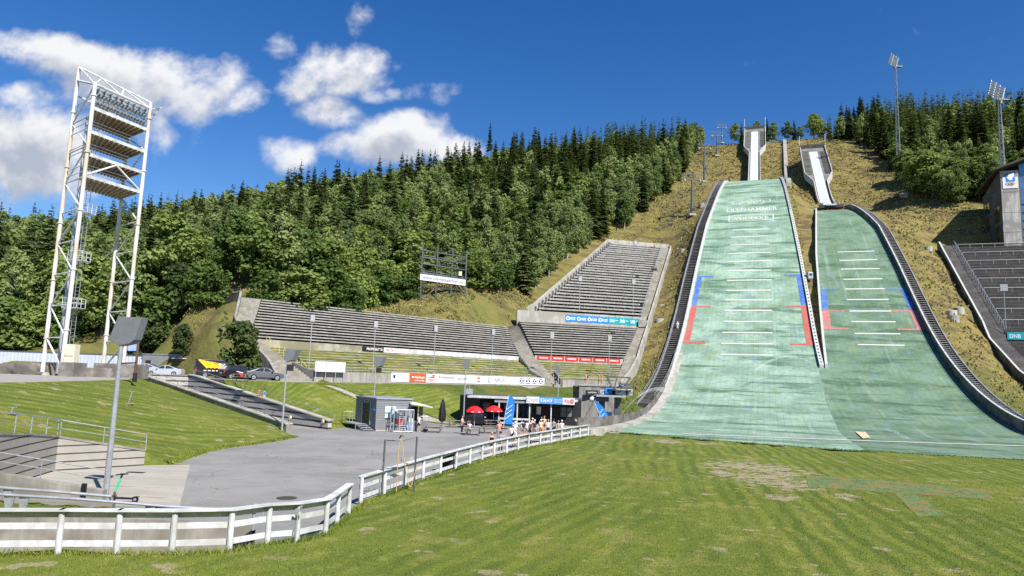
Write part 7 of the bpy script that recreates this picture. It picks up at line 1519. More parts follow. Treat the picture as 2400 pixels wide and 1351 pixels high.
# ---------------------------------------------------------------- people
def skin_obj(name, mat, parent, verts, edges, sub=1):
    me = bpy.data.meshes.new(name); me.from_pydata([v[:3] for v in verts], edges, []); me.materials.append(mat)
    o = bpy.data.objects.new(name, me); col.objects.link(o); o.parent = parent
    sk = o.modifiers.new('skin', 'SKIN'); sk.use_smooth_shade = True; sk.branch_smoothing = .4
    for i, v in enumerate(verts):
        d = me.skin_vertices[0].data[i]; d.radius = (v[3], v[4] if len(v) > 4 else v[3]); d.use_root = (i == 0)
    if sub: s = o.modifiers.new('sub', 'SUBSURF'); s.levels = s.render_levels = sub
    return o
def person(loc, face, label, top, bottom, h=1.75, legs='long', arms='down', hair=(.05,.03,.02), cap=None, seat=False, lean=0.0, dress=False, group='visitors on the plaza', skin=None, sleeves=.5, z=None, bag=None, stride=0.0):
    k = h/1.75; e = empty('person', tuple(loc), label, 'person', group); e.rotation_euler[2] = face; e.scale = (k, k, k); S = skin or M['skin']
    zs = -.45 if seat else 0
    def L(x, y, zz): # lean the upper body forward about the hips
        if zz > .95: dz = zz-.95; return (x, y+dz*math.sin(lean), .95+dz*math.cos(lean)+zs)
        return (x, y, zz+zs)
    V = []; E = []
    def v(p, r, r2=None): V.append((*p, r, r2 or r)); return len(V)-1
    pel = v(L(0,0,.95), .135, .10); bel = v(L(0,0,1.10), .125, .095); chs = v(L(0,.0,1.30), .15, .105); nb = v(L(0,-.005,1.43), .075, .07); nk = v(L(0,.01,1.50), .052); jaw = v(L(0,.03,1.56), .066, .078); hd = v(L(0,.02,1.64), .078, .092); tp_ = v(L(0,.01,1.71), .055, .065); ns = v(L(0,.125,1.605), .012)
    E += [(pel,bel),(bel,chs),(chs,nb),(nb,nk),(nk,jaw),(jaw,hd),(hd,tp_),(hd,ns)]
    sh, el, wr, hip, kn, an_ = {}, {}, {}, {}, {}, {}
    for s in (-1, 1):
        st_ = stride*s
        hip[s] = (s*.09, 0, .89+zs)
        if seat: kn[s] = (s*.12, .42, .89+zs+.02); an_[s] = (s*.12, .40, .08); toe = (s*.13, .54, .04)
        else: kn[s] = (s*.10, .02+st_*.5, .50); an_[s] = (s*.105, -.02+st_, .085); toe = (s*.12, .12+st_, .035)
        a = v(hip[s], .088); b = v(kn[s], .058); c = v(an_[s], .038); d = v(toe, .034, .028); E += [(pel,a),(a,b),(b,c),(c,d)]
        m = arms if isinstance(arms, str) else arms[0 if s < 0 else 1]
        sh[s] = L(s*.175, 0, 1.39)
        if m == 'down': el[s] = L(s*.235, -.03, 1.12); wr[s] = L(s*.25, .04, .88) if lean < .3 else (s*.2, .35, .75+zs)
        elif m == 'back': el[s] = L(s*.26, -.10, 1.14); wr[s] = L(s*.05, -.17, .98)
        elif m == 'hip': el[s] = L(s*.36, -.05, 1.16); wr[s] = L(s*.17, .03, 1.02)
        elif m == 'up': el[s] = L(s*.30, .16, 1.36); wr[s] = L(s*.14, .20, 1.58)
        elif m == 'front': el[s] = L(s*.24, .06, 1.14); wr[s] = L(s*.08, .24, 1.12)
        a = v(sh[s], .055); b = v(el[s], .042); c = v(wr[s], .028, .022); E += [(chs,a),(a,b),(b,c)]
        w_ = Vector(wr[s]); d_ = (w_-Vector(el[s])).normalized(); side = d_.cross(Vector((1,.2,0))).normalized(); pm = w_+d_*.07; p_ = v(tuple(pm), .032, .018); E.append((c, p_))
        for q, (o_, l_) in enumerate(((-.026,.07),(-.009,.085),(.009,.08),(.025,.062))):
            f1 = v(tuple(pm+side*o_+d_*.045), .009); f2 = v(tuple(pm+side*o_*1.15+d_*(.045+l_*.8)+Vector((0,.012,0))), .007); E += [(p_,f1),(f1,f2)]
        t1_ = v(tuple(w_+d_*.035+side*.04), .010); t2 = v(tuple(w_+d_*.085+side*.062), .008); E += [(c,t1_),(t1_,t2)]
    skin_obj('body', S, e, V, E, 1)
    lerp3 = lambda a, b, f: tuple(a[i]+(b[i]-a[i])*f for i in range(3))
    V, E = [], []
    v0 = v(L(0,0,1.10), .145, .115); v1 = v(L(0,0,1.30), .168, .125); v2 = v(L(0,-.005,1.425), .085, .082); v3 = v(L(0,0,.96), .148, .118); E += [(v0,v1),(v1,v2),(v0,v3)]
    for s in (-1, 1):
        a = v(sh[s], .07); E.append((v1,a))
        if sleeves > 0: b = v(lerp3(sh[s], el[s], min(1, sleeves)), .06 if sleeves < 1 else .055); E.append((a,b))
        if sleeves > 1: c = v(lerp3(el[s], wr[s], .9), .042); E.append((b,c))
    skin_obj('dress_top' if dress else 'shirt', cm(top, 'shirt_cloth'), e, V, E, 1)
    V, E = [], []
    p0 = v(L(0,0,.985), .142, .112); p1 = v(L(0,0,.90), .142, .115); E.append((p0,p1))
    if dress:
        if not seat: p2 = v((0,.0,.72), .165, .14); p3 = v((0,0,.52), .17, .15); E += [(p1,p2),(p2,p3)]
    else:
        for s in (-1, 1):
            a = v(hip[s], .102); f = .75 if legs == 'short' else 1.0; b = v(lerp3(hip[s], kn[s], f), .084 if legs == 'short' else .072); E += [(p1,a),(a,b)]
            if legs == 'long': c = v(lerp3(kn[s], an_[s], .92), .055); E.append((b,c))
    skin_obj('dress_skirt' if dress else 'trousers' if legs == 'long' else 'shorts', cm(bottom, 'trouser_cloth'), e, V, E, 1)
    for s in (-1, 1):
        a = an_[s]; V, E = [(a[0], a[1]-.04, .05, .045, .05), (a[0], a[1]+.06, .045, .045, .042), (a[0]+s*.01, a[1]+.16, .035, .04, .032)], [(0,1),(1,2)]
        skin_obj('shoe', cm((.08,.08,.09) if legs == 'long' else (.4,.4,.4), 'shoe_leather'), e, V, E, 1)
    hc = L(0, -.005, 1.665); bm = bmesh.new(); bmesh.ops.create_uvsphere(bm, u_segments=14, v_segments=10, radius=.112)
    for q in list(bm.verts):
        if q.co.y > .03 and q.co.z < .035 or q.co.z < (-.13 if dress else -.07): bm.verts.remove(q)
    me = bpy.data.meshes.new('hair'); bm.to_mesh(me); bm.free(); me.materials.append(cm(cap or hair, 'hair_or_cap')); me.polygons.foreach_set('use_smooth', [True]*len(me.polygons))
    o = bpy.data.objects.new('cap' if cap else 'hair', me); col.objects.link(o); o.parent = e; o.location = hc; o.scale = (.82, 1.0, .9); sd = o.modifiers.new('t', 'SOLIDIFY'); sd.thickness = .02
    mb = MB(); c = Vector(L(0, .105, 1.63))
    for s in (-1, 1): mb.box(c+Vector((s*.032,0,.01)), (.022,.012,.012))
    mb.box(c+Vector((0,0,-.075)), (.045,.012,.01)); org[e] = Vector((0,0,0)); mb.build('face_features', cm((.08,.03,.025), 'face_dark'), e)
    if bag: mb = MB(); mb.box((.18,-.05,.98+zs), (.14,.22,.22)); mb.build('bag', cm(bag, 'bag_cloth'), e, bevel=.04)
    return e
def pp_(px, py, z=0): return atz(px, py, z)
wht, nav, blk, gry, lbl = (.78,.78,.78), (.02,.03,.07), (.015,.015,.018), (.25,.27,.30), (.35,.5,.65)
AW = R(20)
q = ongr(606, 944, 60); person(Vector((q.x, q.y, H(q.x, q.y))), R(60), 'boy in olive shirt and black shorts walking up beside the ramp wall', (.20,.17,.10), blk, 1.62, 'short', 'down', (.25,.12,.05), group='pair walking beside the ramp', stride=.12)
q = ongr(618, 945, 60); person(Vector((q.x, q.y, H(q.x, q.y))), R(60), 'child in bright blue top and pink shorts beside the ramp wall', (.03,.22,.62), (.6,.32,.26), 1.58, 'short', 'down', group='pair walking beside the ramp', stride=-.12)
PEOPLE = [(1082,1017,-1.9,'man in cream top and black trousers standing by the red parasols',(.55,.45,.33),blk,dict(h=1.8,arms='front')),
 (1151,1067,.1,'woman in short black dress seen from behind at the fence',blk,blk,dict(h=1.68,dress=True,sleeves=0,hair=(.45,.25,.12))),
 (1172,1068,-.2,'man in blue grey shirt holding one hand to his head',(.22,.30,.38),(.05,.08,.14),dict(h=1.78,legs='short',arms=('down','up'))),
 (1169,1033,.1,'man in salmon pink shirt standing behind the blue shirted man',(.70,.30,.24),gry,dict(h=1.78,arms='front',hair=(.2,.15,.12))),
 (1198,1042,-.2,'woman in white shirt and navy shorts with small black bag',wht,(.04,.06,.15),dict(h=1.66,legs='short',bag=blk,hair=(.1,.05,.03))),
 (1206,1035,-.1,'man in white cap, pale shirt and white trousers, hands on hips',(.62,.66,.74),(.72,.70,.66),dict(h=1.8,arms='hip',cap=(.75,.75,.72))),
 (1222,1026,.2,'person in pale blue shirt at the left rear of the crowd',lbl,gry,dict(h=1.76,legs='short',hair=(.4,.35,.3))),
 (1226,1030,0,'man in navy shirt and grey shorts with hands behind his back',nav,(.30,.28,.25),dict(h=1.82,legs='short',arms='back')),
 (1234,1026,-.3,'woman in white sleeveless top right of the navy shirted man',wht,(.2,.2,.25),dict(h=1.66,legs='short',sleeves=.2,hair=(.1,.06,.04))),
 (1242,1026,.1,'woman in long dark dress in the middle of the crowd',(.05,.045,.05),(.05,.045,.05),dict(h=1.68,dress=True,sleeves=0,hair=(.3,.2,.1))),
 (1247,1022,0,'man with white hair and pale blue shirt in the crowd',lbl,(.2,.2,.22),dict(h=1.78,hair=(.7,.68,.65),arms='front')),
 (1252,1028,-.1,'man with white hair, dark shirt and grey trousers in the crowd',(.03,.035,.045),(.13,.14,.16),dict(h=1.8,hair=(.7,.68,.65),arms='front')),
 (1267,1026,0,'man in cream shirt and rust brown trousers in the crowd',(.72,.60,.46),(.30,.11,.03),dict(h=1.78,arms='front',hair=(.7,.65,.55))),
 (1269,1016,2.8,'dark shirted man facing the camera near the shop entrance',(.08,.08,.07),(.45,.3,.22),dict(h=1.75,legs='short',arms='front')),
 (1275,1014,2.9,'person in pale pink top facing the camera near the shop entrance',(.70,.52,.42),blk,dict(h=1.74,legs='short',arms='front',hair=(.55,.45,.3))),
 (1284,1024,.1,'person in white shirt and black shorts right of the cream shirt',wht,blk,dict(h=1.7,legs='short',arms='back',hair=(.5,.35,.2))),
 (1297,1024,-.2,'man in grey shirt with dark backpack at the right of crowd',gry,blk,dict(h=1.76,legs='short',bag=(.05,.06,.1))),
 (1308,1024,.1,'short person in grey top near the right end of crowd',(.32,.34,.33),(.25,.26,.26),dict(h=1.6,hair=(.35,.3,.27))),
 (1316,1026,0,'rightmost person of the crowd in white top and dark red shorts',wht,(.28,.03,.05),dict(h=1.72,legs='short',cap=(.75,.72,.68)))]
for px, py, f, lb, tp__, bt_, kw in PEOPLE: person(pp_(px, py), f, lb, tp__, bt_, **kw)
person(Vector((atz(1100,1018,0).x, atz(1100,1018,0).y, 0)), R(10), 'person in red cap and pale lilac shirt seated at a picnic table', (.55,.45,.62), blk, 1.75, 'long', 'front', cap=(.5,.04,.04), seat=True)
q = atz(1239,1040,0); person(q, R(0), 'dark haired child in blue shirt seated at the picnic table', (.05,.08,.28), blk, 1.5, 'short', 'front', seat=True)
q = tri(hC, hR, 1.17, 0, .9); person(q, R(-20), 'woman in white shirt and black shorts at the hut counter', wht, blk, 1.7, 'short', 'front', group='visitor at the hut')
q = atz(1356, 1012, .0); person(q, R(60), 'worker in tan shirt bending over the equipment by the board wall', (.42,.33,.18), (.25,.12,.06), 1.78, 'short', 'front', lean=.9, group='workers')
q = B1+w2*.9-n2*1.0; person(Vector((q.x, q.y, 4.4)), R(160), 'person in black jacket standing at the stairs between the grandstands', blk, (.03,.03,.035), 1.75, 'long', 'down', group='people by the grandstand wall', sleeves=1.5)
for px, tc_, bc_, lb in ((1372,(.7,.62,.6),blk,'fair person in white top on the concrete platform block'),(1377,(.05,.05,.09),(.5,.3,.25),'dark haired person in navy top on the concrete platform block'),(1404,(.75,.45,.05),blk,'left one of two people in orange yellow shirts on the platform'),(1410,(.75,.42,.05),(.6,.2,.15),'right one of two people in orange yellow shirts on platform'),(1427,(.08,.14,.10),blk,'person in dark green shirt at the right of the platform')):
    x = xat(px, 102, 905); person(Vector((x, 102, zt_+.15)) if False else Vector((x, 102, aty(1390,905.5,98).z+.15)), R(rng.uniform(100,200)), lb, tc_, bc_, 1.7, 'short', 'front', group='people on the platform')
s_p = st(*on(1597, 772, gL).xy)[0]; q = Vector((*xy(s_p, kL(s_p)-1.8), zL(s_p))); person(q, R(-20), 'worker in white clothes climbing the stairs of the larger hill', wht, (.7,.7,.7), 1.78, 'long', 'down', cap=(.75,.75,.75), group='workers', sleeves=1.5, stride=.12)
s_p = st(*on(2092, 549, gS).xy)[0]; q = Vector((*xy(s_p, sR(s_p)+1.3), zS(s_p)+.6)); person(q, R(90), 'worker in bright red vest near the top of the smaller hill stairs', (.7,.05,.03), (.05,.05,.06), 1.78, 'long', 'front', group='workers', sleeves=1.5)
q = P2(aR2(76)-3.2, 76, zp2(76)); person(q, R(180), 'person in white top at top row of the upper grandstand', wht, blk, 1.7, 'long', 'down', group='spectators'); q = P2(aR2(76)-2.2, 76, zp2(76)); person(q, R(160), 'dark dressed person at top row of the upper grandstand', (.3,.12,.1), blk, 1.7, 'long', 'down', group='spectators')
# ---------------------------------------------------------------- trees
def leaf_mat(name, c, c2, tr=.25):
    mt, g, b = base_mat(name, .75, .15); nt = mt.node_tree
    oi = g.n('ShaderNodeObjectInfo'); P = g.n('ShaderNodeNewGeometry').outputs['Position']; f = g.noise(P, .55, 4, .6); f2 = g.noise(P, .035, 3, .5)
    k = g.math('ADD', g.math('MULTIPLY', oi.outputs['Random'], .75), g.math('ADD', g.math('MULTIPLY', f, .25), g.math('MULTIPLY', f2, .45)))
    cc = g.mix(g.ramp(k, .25, 1.15), c4(c), c4(c2)); g.L.new(cc, b.inputs['Base Color'])
    tl_ = g.n('ShaderNodeBsdfTranslucent'); nt.links.new(g.mix(.3, cc, (.30,.42,.05,1)), tl_.inputs[0]); mx = g.n('ShaderNodeMixShader', i_Fac=tr)
    nt.links.new(b.outputs[0], mx.inputs[1]); nt.links.new(tl_.outputs[0], mx.inputs[2]); nt.links.new(mx.outputs[0], nt.nodes['Material Output'].inputs[0]); return mt
M['spruce'] = leaf_mat('spruce_needles', (.024,.042,.015), (.095,.125,.040), .18)
M['broad'] = leaf_mat('broad_leaves', (.075,.128,.032), (.235,.30,.085), .36)
M['birch'] = leaf_mat('birch_leaves', (.095,.145,.048), (.25,.305,.11), .36)
M['pine'] = leaf_mat('pine_needles', (.034,.058,.018), (.062,.09,.028), .15)
nr = np.random.default_rng(11)
def unit(a): return a/np.maximum(np.linalg.norm(a, axis=-1, keepdims=True), 1e-6)
def kites(p, d, n, L, W):  # flat kite leaves from p along d, blade normal n
    s = unit(np.cross(d, n)); L = L[:,None]; W = W[:,None]
    return np.stack([p, p+d*L*.45+s*W*.5, p+d*L, p+d*L*.45-s*W*.5], 1).reshape(-1, 3)
def spruce_pts(Ht, Rm, nw, nb, ns, r):
    P, D, Nn, LL, WW = [], [], [], [], []
    for k in range(nw):
        f = (k+r.random()*.6)/nw; z0_ = Ht*(.05+.935*f); rad0 = Rm*(1-f)**.85*(.8+.3*r.random())+.12
        nbk = max(4, int(nb*(1-.45*f)))
        for j in range(nbk):
            a = (j+r.random()*.9)*2*np.pi/nbk+k*1.1; z = z0_+Ht*.034*r.normal(); rr = rad0*(.55+.65*r.random()) if z < Ht*.96 else .15; dirv = np.array([np.cos(a), np.sin(a), -.32+.25*f]); dirv /= np.linalg.norm(dirv); sd = np.array([-np.sin(a), np.cos(a), 0])
            for q in range(ns):
                u = (q+.6)/ns; base = np.array([0,0,z])+dirv*rr*u*.92+np.array([0,0,.10*rr*u*u])
                for sg in ((-1, 1) if q < ns-1 else (0,)):
                    d = dirv*.75+sd*sg*.75+np.array([0,0,-.22+.1*r.normal()]); P.append(base); D.append(d/np.linalg.norm(d)); nn_ = np.array([dirv[0]*.55, dirv[1]*.55, .8])+r.normal(0,.22,3); Nn.append(nn_/np.linalg.norm(nn_)); LL.append(rr*(.62-.22*u)*(.8+.4*r.random())+.16); WW.append(rr*.30*(1-.3*u)+.14)
    P.append(np.array([0,0,Ht*.97])); D.append(np.array([0.02,0,1.])); Nn.append(np.array([1.,0,0])); LL.append(Ht*.05); WW.append(.22)
    return kites(np.array(P), np.array(D), np.array(Nn), np.array(LL), np.array(WW))
def broad_pts(Ht, Rm, z0, nc, nl, ls, r, droop=0.0, shape=1.0):
    out = []
    for c in range(nc):
        u = r.random()**.8; z = z0+(Ht-z0)*(.06+.9*u); prof = np.sin(np.pi*min(.97, max(.08, .16+.80*u)))**shape; a = r.random()*6.283; rr = Rm*prof*np.sqrt(r.random())*.82
        cen = np.array([rr*np.cos(a), rr*np.sin(a), z]); cr = Rm*(.24+.22*r.random())*(.6+.4*prof); n = int(nl*(.7+.6*r.random()))
        d = unit(r.normal(0,1,(n,3))); rad = cr*(.55+.5*r.random((n,1))); p = cen+d*rad*np.array([1,1,.8]); p[:,2] -= droop*np.abs(r.normal(0,.6,n))*cr
        nn_ = unit(d*.8+np.array([0,0,.45])+r.normal(0,.45,(n,3))); dd = unit(np.cross(nn_, r.normal(0,1,(n,3)))+np.array([0,0,-droop*.8]))
        L = ls*(.7+.7*r.random(n)); out.append(kites(p-dd*L[:,None]*.5, dd, nn_, L, L*(.8-.25*droop)))
    return np.concatenate(out)
def quads_mesh(name, co, mat):
    me = bpy.data.meshes.new(name); n = len(co); me.vertices.add(n); me.vertices.foreach_set('co', co.astype(np.float32).ravel()); nq = n//4
    me.loops.add(n); me.loops.foreach_set('vertex_index', np.arange(n, dtype=np.int32)); me.polygons.add(nq); me.polygons.foreach_set('loop_start', np.arange(0, n, 4, dtype=np.int32)); me.polygons.foreach_set('loop_total', np.full(nq, 4, np.int32)) if False else None
    me.materials.append(mat); me.update(calc_edges=True); me.validate(); return me
def trunk_mesh(Ht, r0, r, mat, limbs=0, top=.95, bend=.02):
    mb = MB(); pts = []; x = y = 0
    for i in range(7): f = i/6; pts.append(Vector((x, y, Ht*top*f-(.6 if i == 0 else 0)))); x += r.normal(0, bend)*Ht*.3; y += r.normal(0, bend)*Ht*.3
    for i in range(6): mb.tube(pts[i], pts[i+1], r0*(1-.15*i), r0*(1-.15*(i+1)), 7)
    for k in range(limbs):
        f = .3+.5*r.random(); b = pts[int(f*6)].lerp(pts[int(f*6)+1], .5); a = r.random()*6.283; l = Ht*(.14+.12*r.random()); e = b+Vector((math.cos(a)*l, math.sin(a)*l, l*.9)); mb.tube(b, e, r0*.38, r0*.08, 5)
    me = bpy.data.meshes.new('trunk'); me.from_pydata([tuple(v) for v in mb.v], [], mb.f); me.materials.append(mat); me.update(); return me
TREE = {}
def variant(kind, crown, trunk): TREE.setdefault(kind, []).append((crown, trunk))
for i in range(5): H_ = 20; variant('spruce', quads_mesh('crown', spruce_pts(H_, 2.5+.4*nr.random(), 34, 10, 4, nr), M['spruce']), trunk_mesh(H_, .2, nr, M['bark'], 0, .97, .004))
for i in range(4): variant('broadleaf', quads_mesh('crown', broad_pts(13, 4.2, 1.6, 46, 60, .62, nr), M['broad']), trunk_mesh(13, .2, nr, M['bark'], 6, .8))
for i in range(4): variant('birch', quads_mesh('crown', broad_pts(16, 2.9, 2.0, 52, 52, .55, nr, .8, .9), M['birch']), trunk_mesh(16, .11, nr, M['birch_bark'], 6, .92, .012))
for i in range(2): variant('pine', quads_mesh('crown', broad_pts(8.4, 3.2, -.5, 54, 70, .5, nr, -.2, .55), M['pine']), trunk_mesh(8, .16, nr, M['bark'], 5, .85))
for i in range(1): variant('sapling', quads_mesh('crown', broad_pts(6, 1.0, .8, 14, 26, .34, nr, .5, .8), M['birch']), trunk_mesh(6, .06, nr, M['birch_bark'], 3, .95, .015))
for i in range(3): variant('thicket', quads_mesh('crown', broad_pts(7, 3.4, -.4, 44, 58, .52, nr, 0, .55), M['broad']), trunk_mesh(7, .12, nr, M['bark'], 5, .8))
HT = dict(thicket=7, spruce=20, broadleaf=13, birch=16, pine=8, sapling=6)
_names = dict(thicket='leafy_bush', spruce='spruce_tree', broadleaf='broadleaf_tree', birch='birch_tree', pine='pine_tree', sapling='young_birch')
def tree(kind, x, y, h, label, group=None, z=None, vi=None, wide=1.0):
    cr, tk = TREE[kind][rng.randrange(len(TREE[kind])) if vi is None else vi]; e = empty(_names[kind], (x, y, (H(x, y) if z is None else z)-.15), label, 'tree', group)
    k = h/HT[kind]; e.scale = (k*wide, k*wide, k); e.rotation_euler[2] = rng.uniform(0, 6.28)
    for nm, me in (('trunk', tk), ('crown', cr)): o = bpy.data.objects.new(nm, me); col.objects.link(o); o.parent = e
    return e
YBL = [(-400,832),(330,832),(372,795),(440,748),(478,714),(560,694),(585,706),(640,728),(700,740),(850,732),(900,706),(985,693),(1080,681),(1150,682),(1228,705),(1300,655),(1428,548),(1470,540),(1500,518),(1560,465),(1600,420),(1622,380),(1652,345),(1668,336),(1672,0)]
YBR = [(1934,0),(1936,326),(2000,333),(2060,368),(2100,420),(2140,462),(2190,476),(2300,492),(2420,505),(2700,505)]
cand = []; _mb = ongr(2109, 412, 150).xy
g_ = np.random.default_rng(5)
xs = []; 
sp = 4.3
for ix in range(int(520/sp)):
    for iy in range(int(330/sp)): xs.append((-290+ix*sp+g_.uniform(-1.7,1.7), 98+iy*sp+g_.uniform(-1.7,1.7)))
xa = np.array(xs); za = Hnp(xa[:,0], xa[:,1])
for (x, y), z in zip(xa, za):
    px, py = proj((x, y, z)); s, t = st(x, y)
    if t < -16 and -330 < px < 1672 and py < np.interp(px, [a for a, b in YBL], [b for a, b in YBL]):
        if y < 109 and x > -75 or (960 < px < 1115 and y < 165): continue
        if s > 395: continue
        cand.append((x, y, z, px, py, 'L'))
    elif t > 36 and 1936 < px < 2620 and py < np.interp(px, [a for a, b in YBR], [b for a, b in YBR]) and s < 400:
        if (Vector((x, y))-_mb).length < 4.5: continue
        if s < 232 and t < 90 and s > 205: continue
        cand.append((x, y, z, px, py, 'R'))
def edge_dist(c):
    yb = np.interp(c[3], [a for a, b in (YBL if c[5] == 'L' else YBR)], [b for a, b in (YBL if c[5] == 'L' else YBR)]); return yb-c[4]
items = []
for c in cand:
    x, y, z, px, py, sd = c; e = edge_dist(c); u = g_.random(); patch = fbm(np.array(x), np.array(y), .045)
    if sd == 'L':
        pb = .93 if e < 45 else .78 if e < 120 else .66 if py > 470 else .34
        pb += .25*float(patch)
        if px > 1180 and e < 70: kind = 'birch' if u < .75 else 'spruce'
        elif px > 1480: kind = 'broadleaf' if e < 40 and u < .6 else 'spruce'
        elif py < 470 and px < 1200 and u > .2: kind = 'spruce' if u > .45 else 'birch'
        else: kind = ('broadleaf' if u < pb*.62 else 'birch') if u < pb else 'spruce'
    else:
        if 2090 < px and e < 75: kind = 'broadleaf' if u < .8 else 'birch'
        else: kind = 'spruce' if u < .86 else 'birch'
    h = {'spruce': 11+13*g_.random()**1.3, 'broadleaf': g_.uniform(9, 14), 'birch': g_.uniform(12, 17.5)}[kind]
    if px < 650 and kind == 'spruce': h *= .88
    if sd == 'R': h *= .95
    if e < 18: h *= .8
    if sd == 'L' and e < 26 and px < 1180: kind = 'thicket'; h = g_.uniform(5, 8.5)
    items.append((h*1620/math.hypot(x, y), kind, x, y, z, h, px, py, e, sd))
ZONES = [(-400,'by the left edge'),(60,'behind the white light tower'),(360,'between light tower and left grandstand'),(560,'above the left end of the grandstand'),(720,'above the middle of the left grandstand'),(860,'left of the scoreboard frame'),(975,'behind the scoreboard frame'),(1100,'right of the scoreboard frame'),(1210,'left of the tall upper grandstand'),(1330,'beside the tall upper grandstand'),(1440,'above the tall upper grandstand'),(1540,'beside the lower chairlift pylons'),(1620,'near the upper chairlift pylons'),(1900,'right of the lower inrun'),(2060,'behind the taller floodlight mast'),(2150,'between the floodlight masts'),(2290,'behind the judges building')]
ADJ = dict(thicket=['low leafy bush','rounded leafy bush','tall leafy bush'], spruce=['young dark spruce','dark pointed spruce','tall dark spruce'], broadleaf=['low bushy green tree','round leafy green tree','big leafy green tree'], birch=['slim pale birch','pale green drooping birch','tall pale birch'])
quota = dict(thicket=200, spruce=285, broadleaf=230, birch=230); rest = []
items.sort(key=lambda i: -(i[0]*(1.6 if i[8] < 60 else 1)))
for it in items:
    sz, kind, x, y, z, h, px, py, e, sd = it
    if quota[kind] <= 0 or px > 2440 or px < -70: rest.append(it); continue
    quota[kind] -= 1; zn = [n for a, n in ZONES if px >= a][-1]; q = h/HT[kind]; adj = ADJ[kind][0 if q < .82 else 1 if q < 1 else 2]
    row = 'at the forest edge' if e < 40 else 'inside the forest' if e < 120 else 'high in the forest'
    tree(kind, x, y, h, f'{adj} {row} {zn}', f'{adj} {row} {zn}', z, None, (rng.uniform(1.05, 1.35) if kind in ('broadleaf', 'birch') else rng.uniform(1.1, 1.4)))
low = dict(spruce=[spruce_pts(20, 2.7, 22, 8, 3, nr) for _ in range(3)], broadleaf=[broad_pts(13, 4.2, 2.5, 30, 24, .85, nr) for _ in range(2)], birch=[broad_pts(16, 2.9, 3, 30, 22, .8, nr, .6, .9) for _ in range(2)])
acc = {k: [] for k in low}
for sz, kind, x, y, z, h, px, py, e, sd in rest:
    if kind == 'thicket': kind = 'broadleaf'
    co = low[kind][g_.integers(len(low[kind]))]; a = g_.uniform(0, 6.28); k = h/HT[kind]; c_, s__ = math.cos(a)*k, math.sin(a)*k
    acc[kind].append(np.stack([co[:,0]*c_-co[:,1]*s__+x, co[:,0]*s__+co[:,1]*c_+y, co[:,2]*k+z-.15], 1))
for k, l in acc.items():
    if l: o = bpy.data.objects.new('forest', quads_mesh('forest', np.concatenate(l), M['spruce' if k == 'spruce' else 'broad' if k == 'broadleaf' else 'birch'])); col.objects.link(o); tag(o, kind='stuff'); o['label'] = {'spruce':'dark spruce wood covering the hillsides behind the nearer trees','broadleaf':'leafy wood between the spruces on the hillsides','birch':'pale birch wood scattered through the hillsides'}[k]
def ptree(kind, px, py, ytop, label, Y=None, vi=None, wide=1.0, group=None):
    q = ongr(px, py, 80) if Y is None else aty(px, py, Y); z = H(q.x, q.y) if Y is None else q.z; h = (aty(px, ytop, q.y).z-z); return tree(kind, q.x, q.y, h, label, group, z, vi, wide)
_p = P1(aW1(8)-2.6, 8, 0); tree('pine', _p.x, _p.y, aty(542,768,_p.y).z-H(_p.x,_p.y)+.4, 'dark dense pine bush against the left side wall of grandstand', None, None, 0, 1.05)
ptree('pine', 424, 832, 762, 'smaller dark pine bush left of the young birch behind the cabin', None, 1, 1.0)
ptree('pine', 408, 752, 625, 'broad dark pine standing alone on the grass bank', None, 0, .9)
ptree('sapling', 482, 832, 770, 'thin young birch between the two dark pine bushes')
ptree('sapling', 522, 800, 725, 'thin young tree above the dark pine bush on bank')
ptree('pine', 345, 842, 740, 'bushy dark pine behind the white shed beside the tower', 109, 1, 1.1); ptree('broadleaf', 318, 838, 720, 'leafy tree behind the brown banner post', 112)
ptree('spruce', 1147, 352, 283, 'solitary spire spruce rising highest on the left skyline', 300, 1, .85)
for px, yb, yt, kind, lb in ((1722,332,288,'birch','slim birch just left of the upper inrun top'),(1738,333,286,'spruce','dark spruce close to the left of the upper inrun top'),(1812,331,286,'birch','leafy birch close right of the upper inrun top'),(1846,326,284,'birch','left birch of the small skyline pair between inruns'),(1862,326,279,'spruce','pointed tree of the small skyline pair between inruns'),(1874,326,296,'birch','short right birch of the skyline group between inruns'),(1908,323,268,'broadleaf','big round pale tree on the skyline above the lower inrun'),(1928,324,280,'birch','birch right of the big round skyline tree'),(1775,318,283,'birch','birch showing above the upper inrun back wall'),(1798,325,274,'spruce','spruce showing at the right corner of upper inrun top')):
    q = aty(px, yb, 365); ptree(kind, px, yb+4, yt, lb, 372 if px < 1830 else 368, None, 1.15 if kind == 'spruce' else 1.75 if kind == 'birch' else 1.35)
for px, py, yt, lb in ((20,990,955,'left staked sapling on the mown bank'),(300,947,918,'staked sapling near the middle of the mown bank')):
    q = ongr(px, py, 40); mb = MB(); t = aty(px+10, yt, q.y); mb.tube(Vector((q.x,q.y,q.z-.1)), t, .035); mb.tube(t-Vector((.25,0,0)), t+Vector((.25,0,0)), .02); tag(mb.build('stake', M['galv']), lb, 'stake'); mb = MB(); mb.lathe((q.x,q.y,H(q.x,q.y)-.02), [(.4,0),(.35,.06),(.05,.09)], 12); tag(mb.build('soil_mound', M['stone']), 'round soil mound under the '+lb.split(' on')[0].split(' near')[0], 'mound')
for px, py, yt, lb in ((2122,432,352,'leafy tree hiding the foot of the taller floodlight mast'),(2150,462,375,'leafy tree at the lower corner of the right forest'),(2172,468,352,'big leafy tree in the lower front of the right forest')): ptree('broadleaf', px, py, yt, lb, None, None, 1.25)
def Yy_wild(x, y): s = (x+2.9)*.343+y*.939; t = (x+2.9)*.939-y*.343; return (s > 110) & (y > 112) & ~((t > -14.6) & (t < 36) & (s < 252))
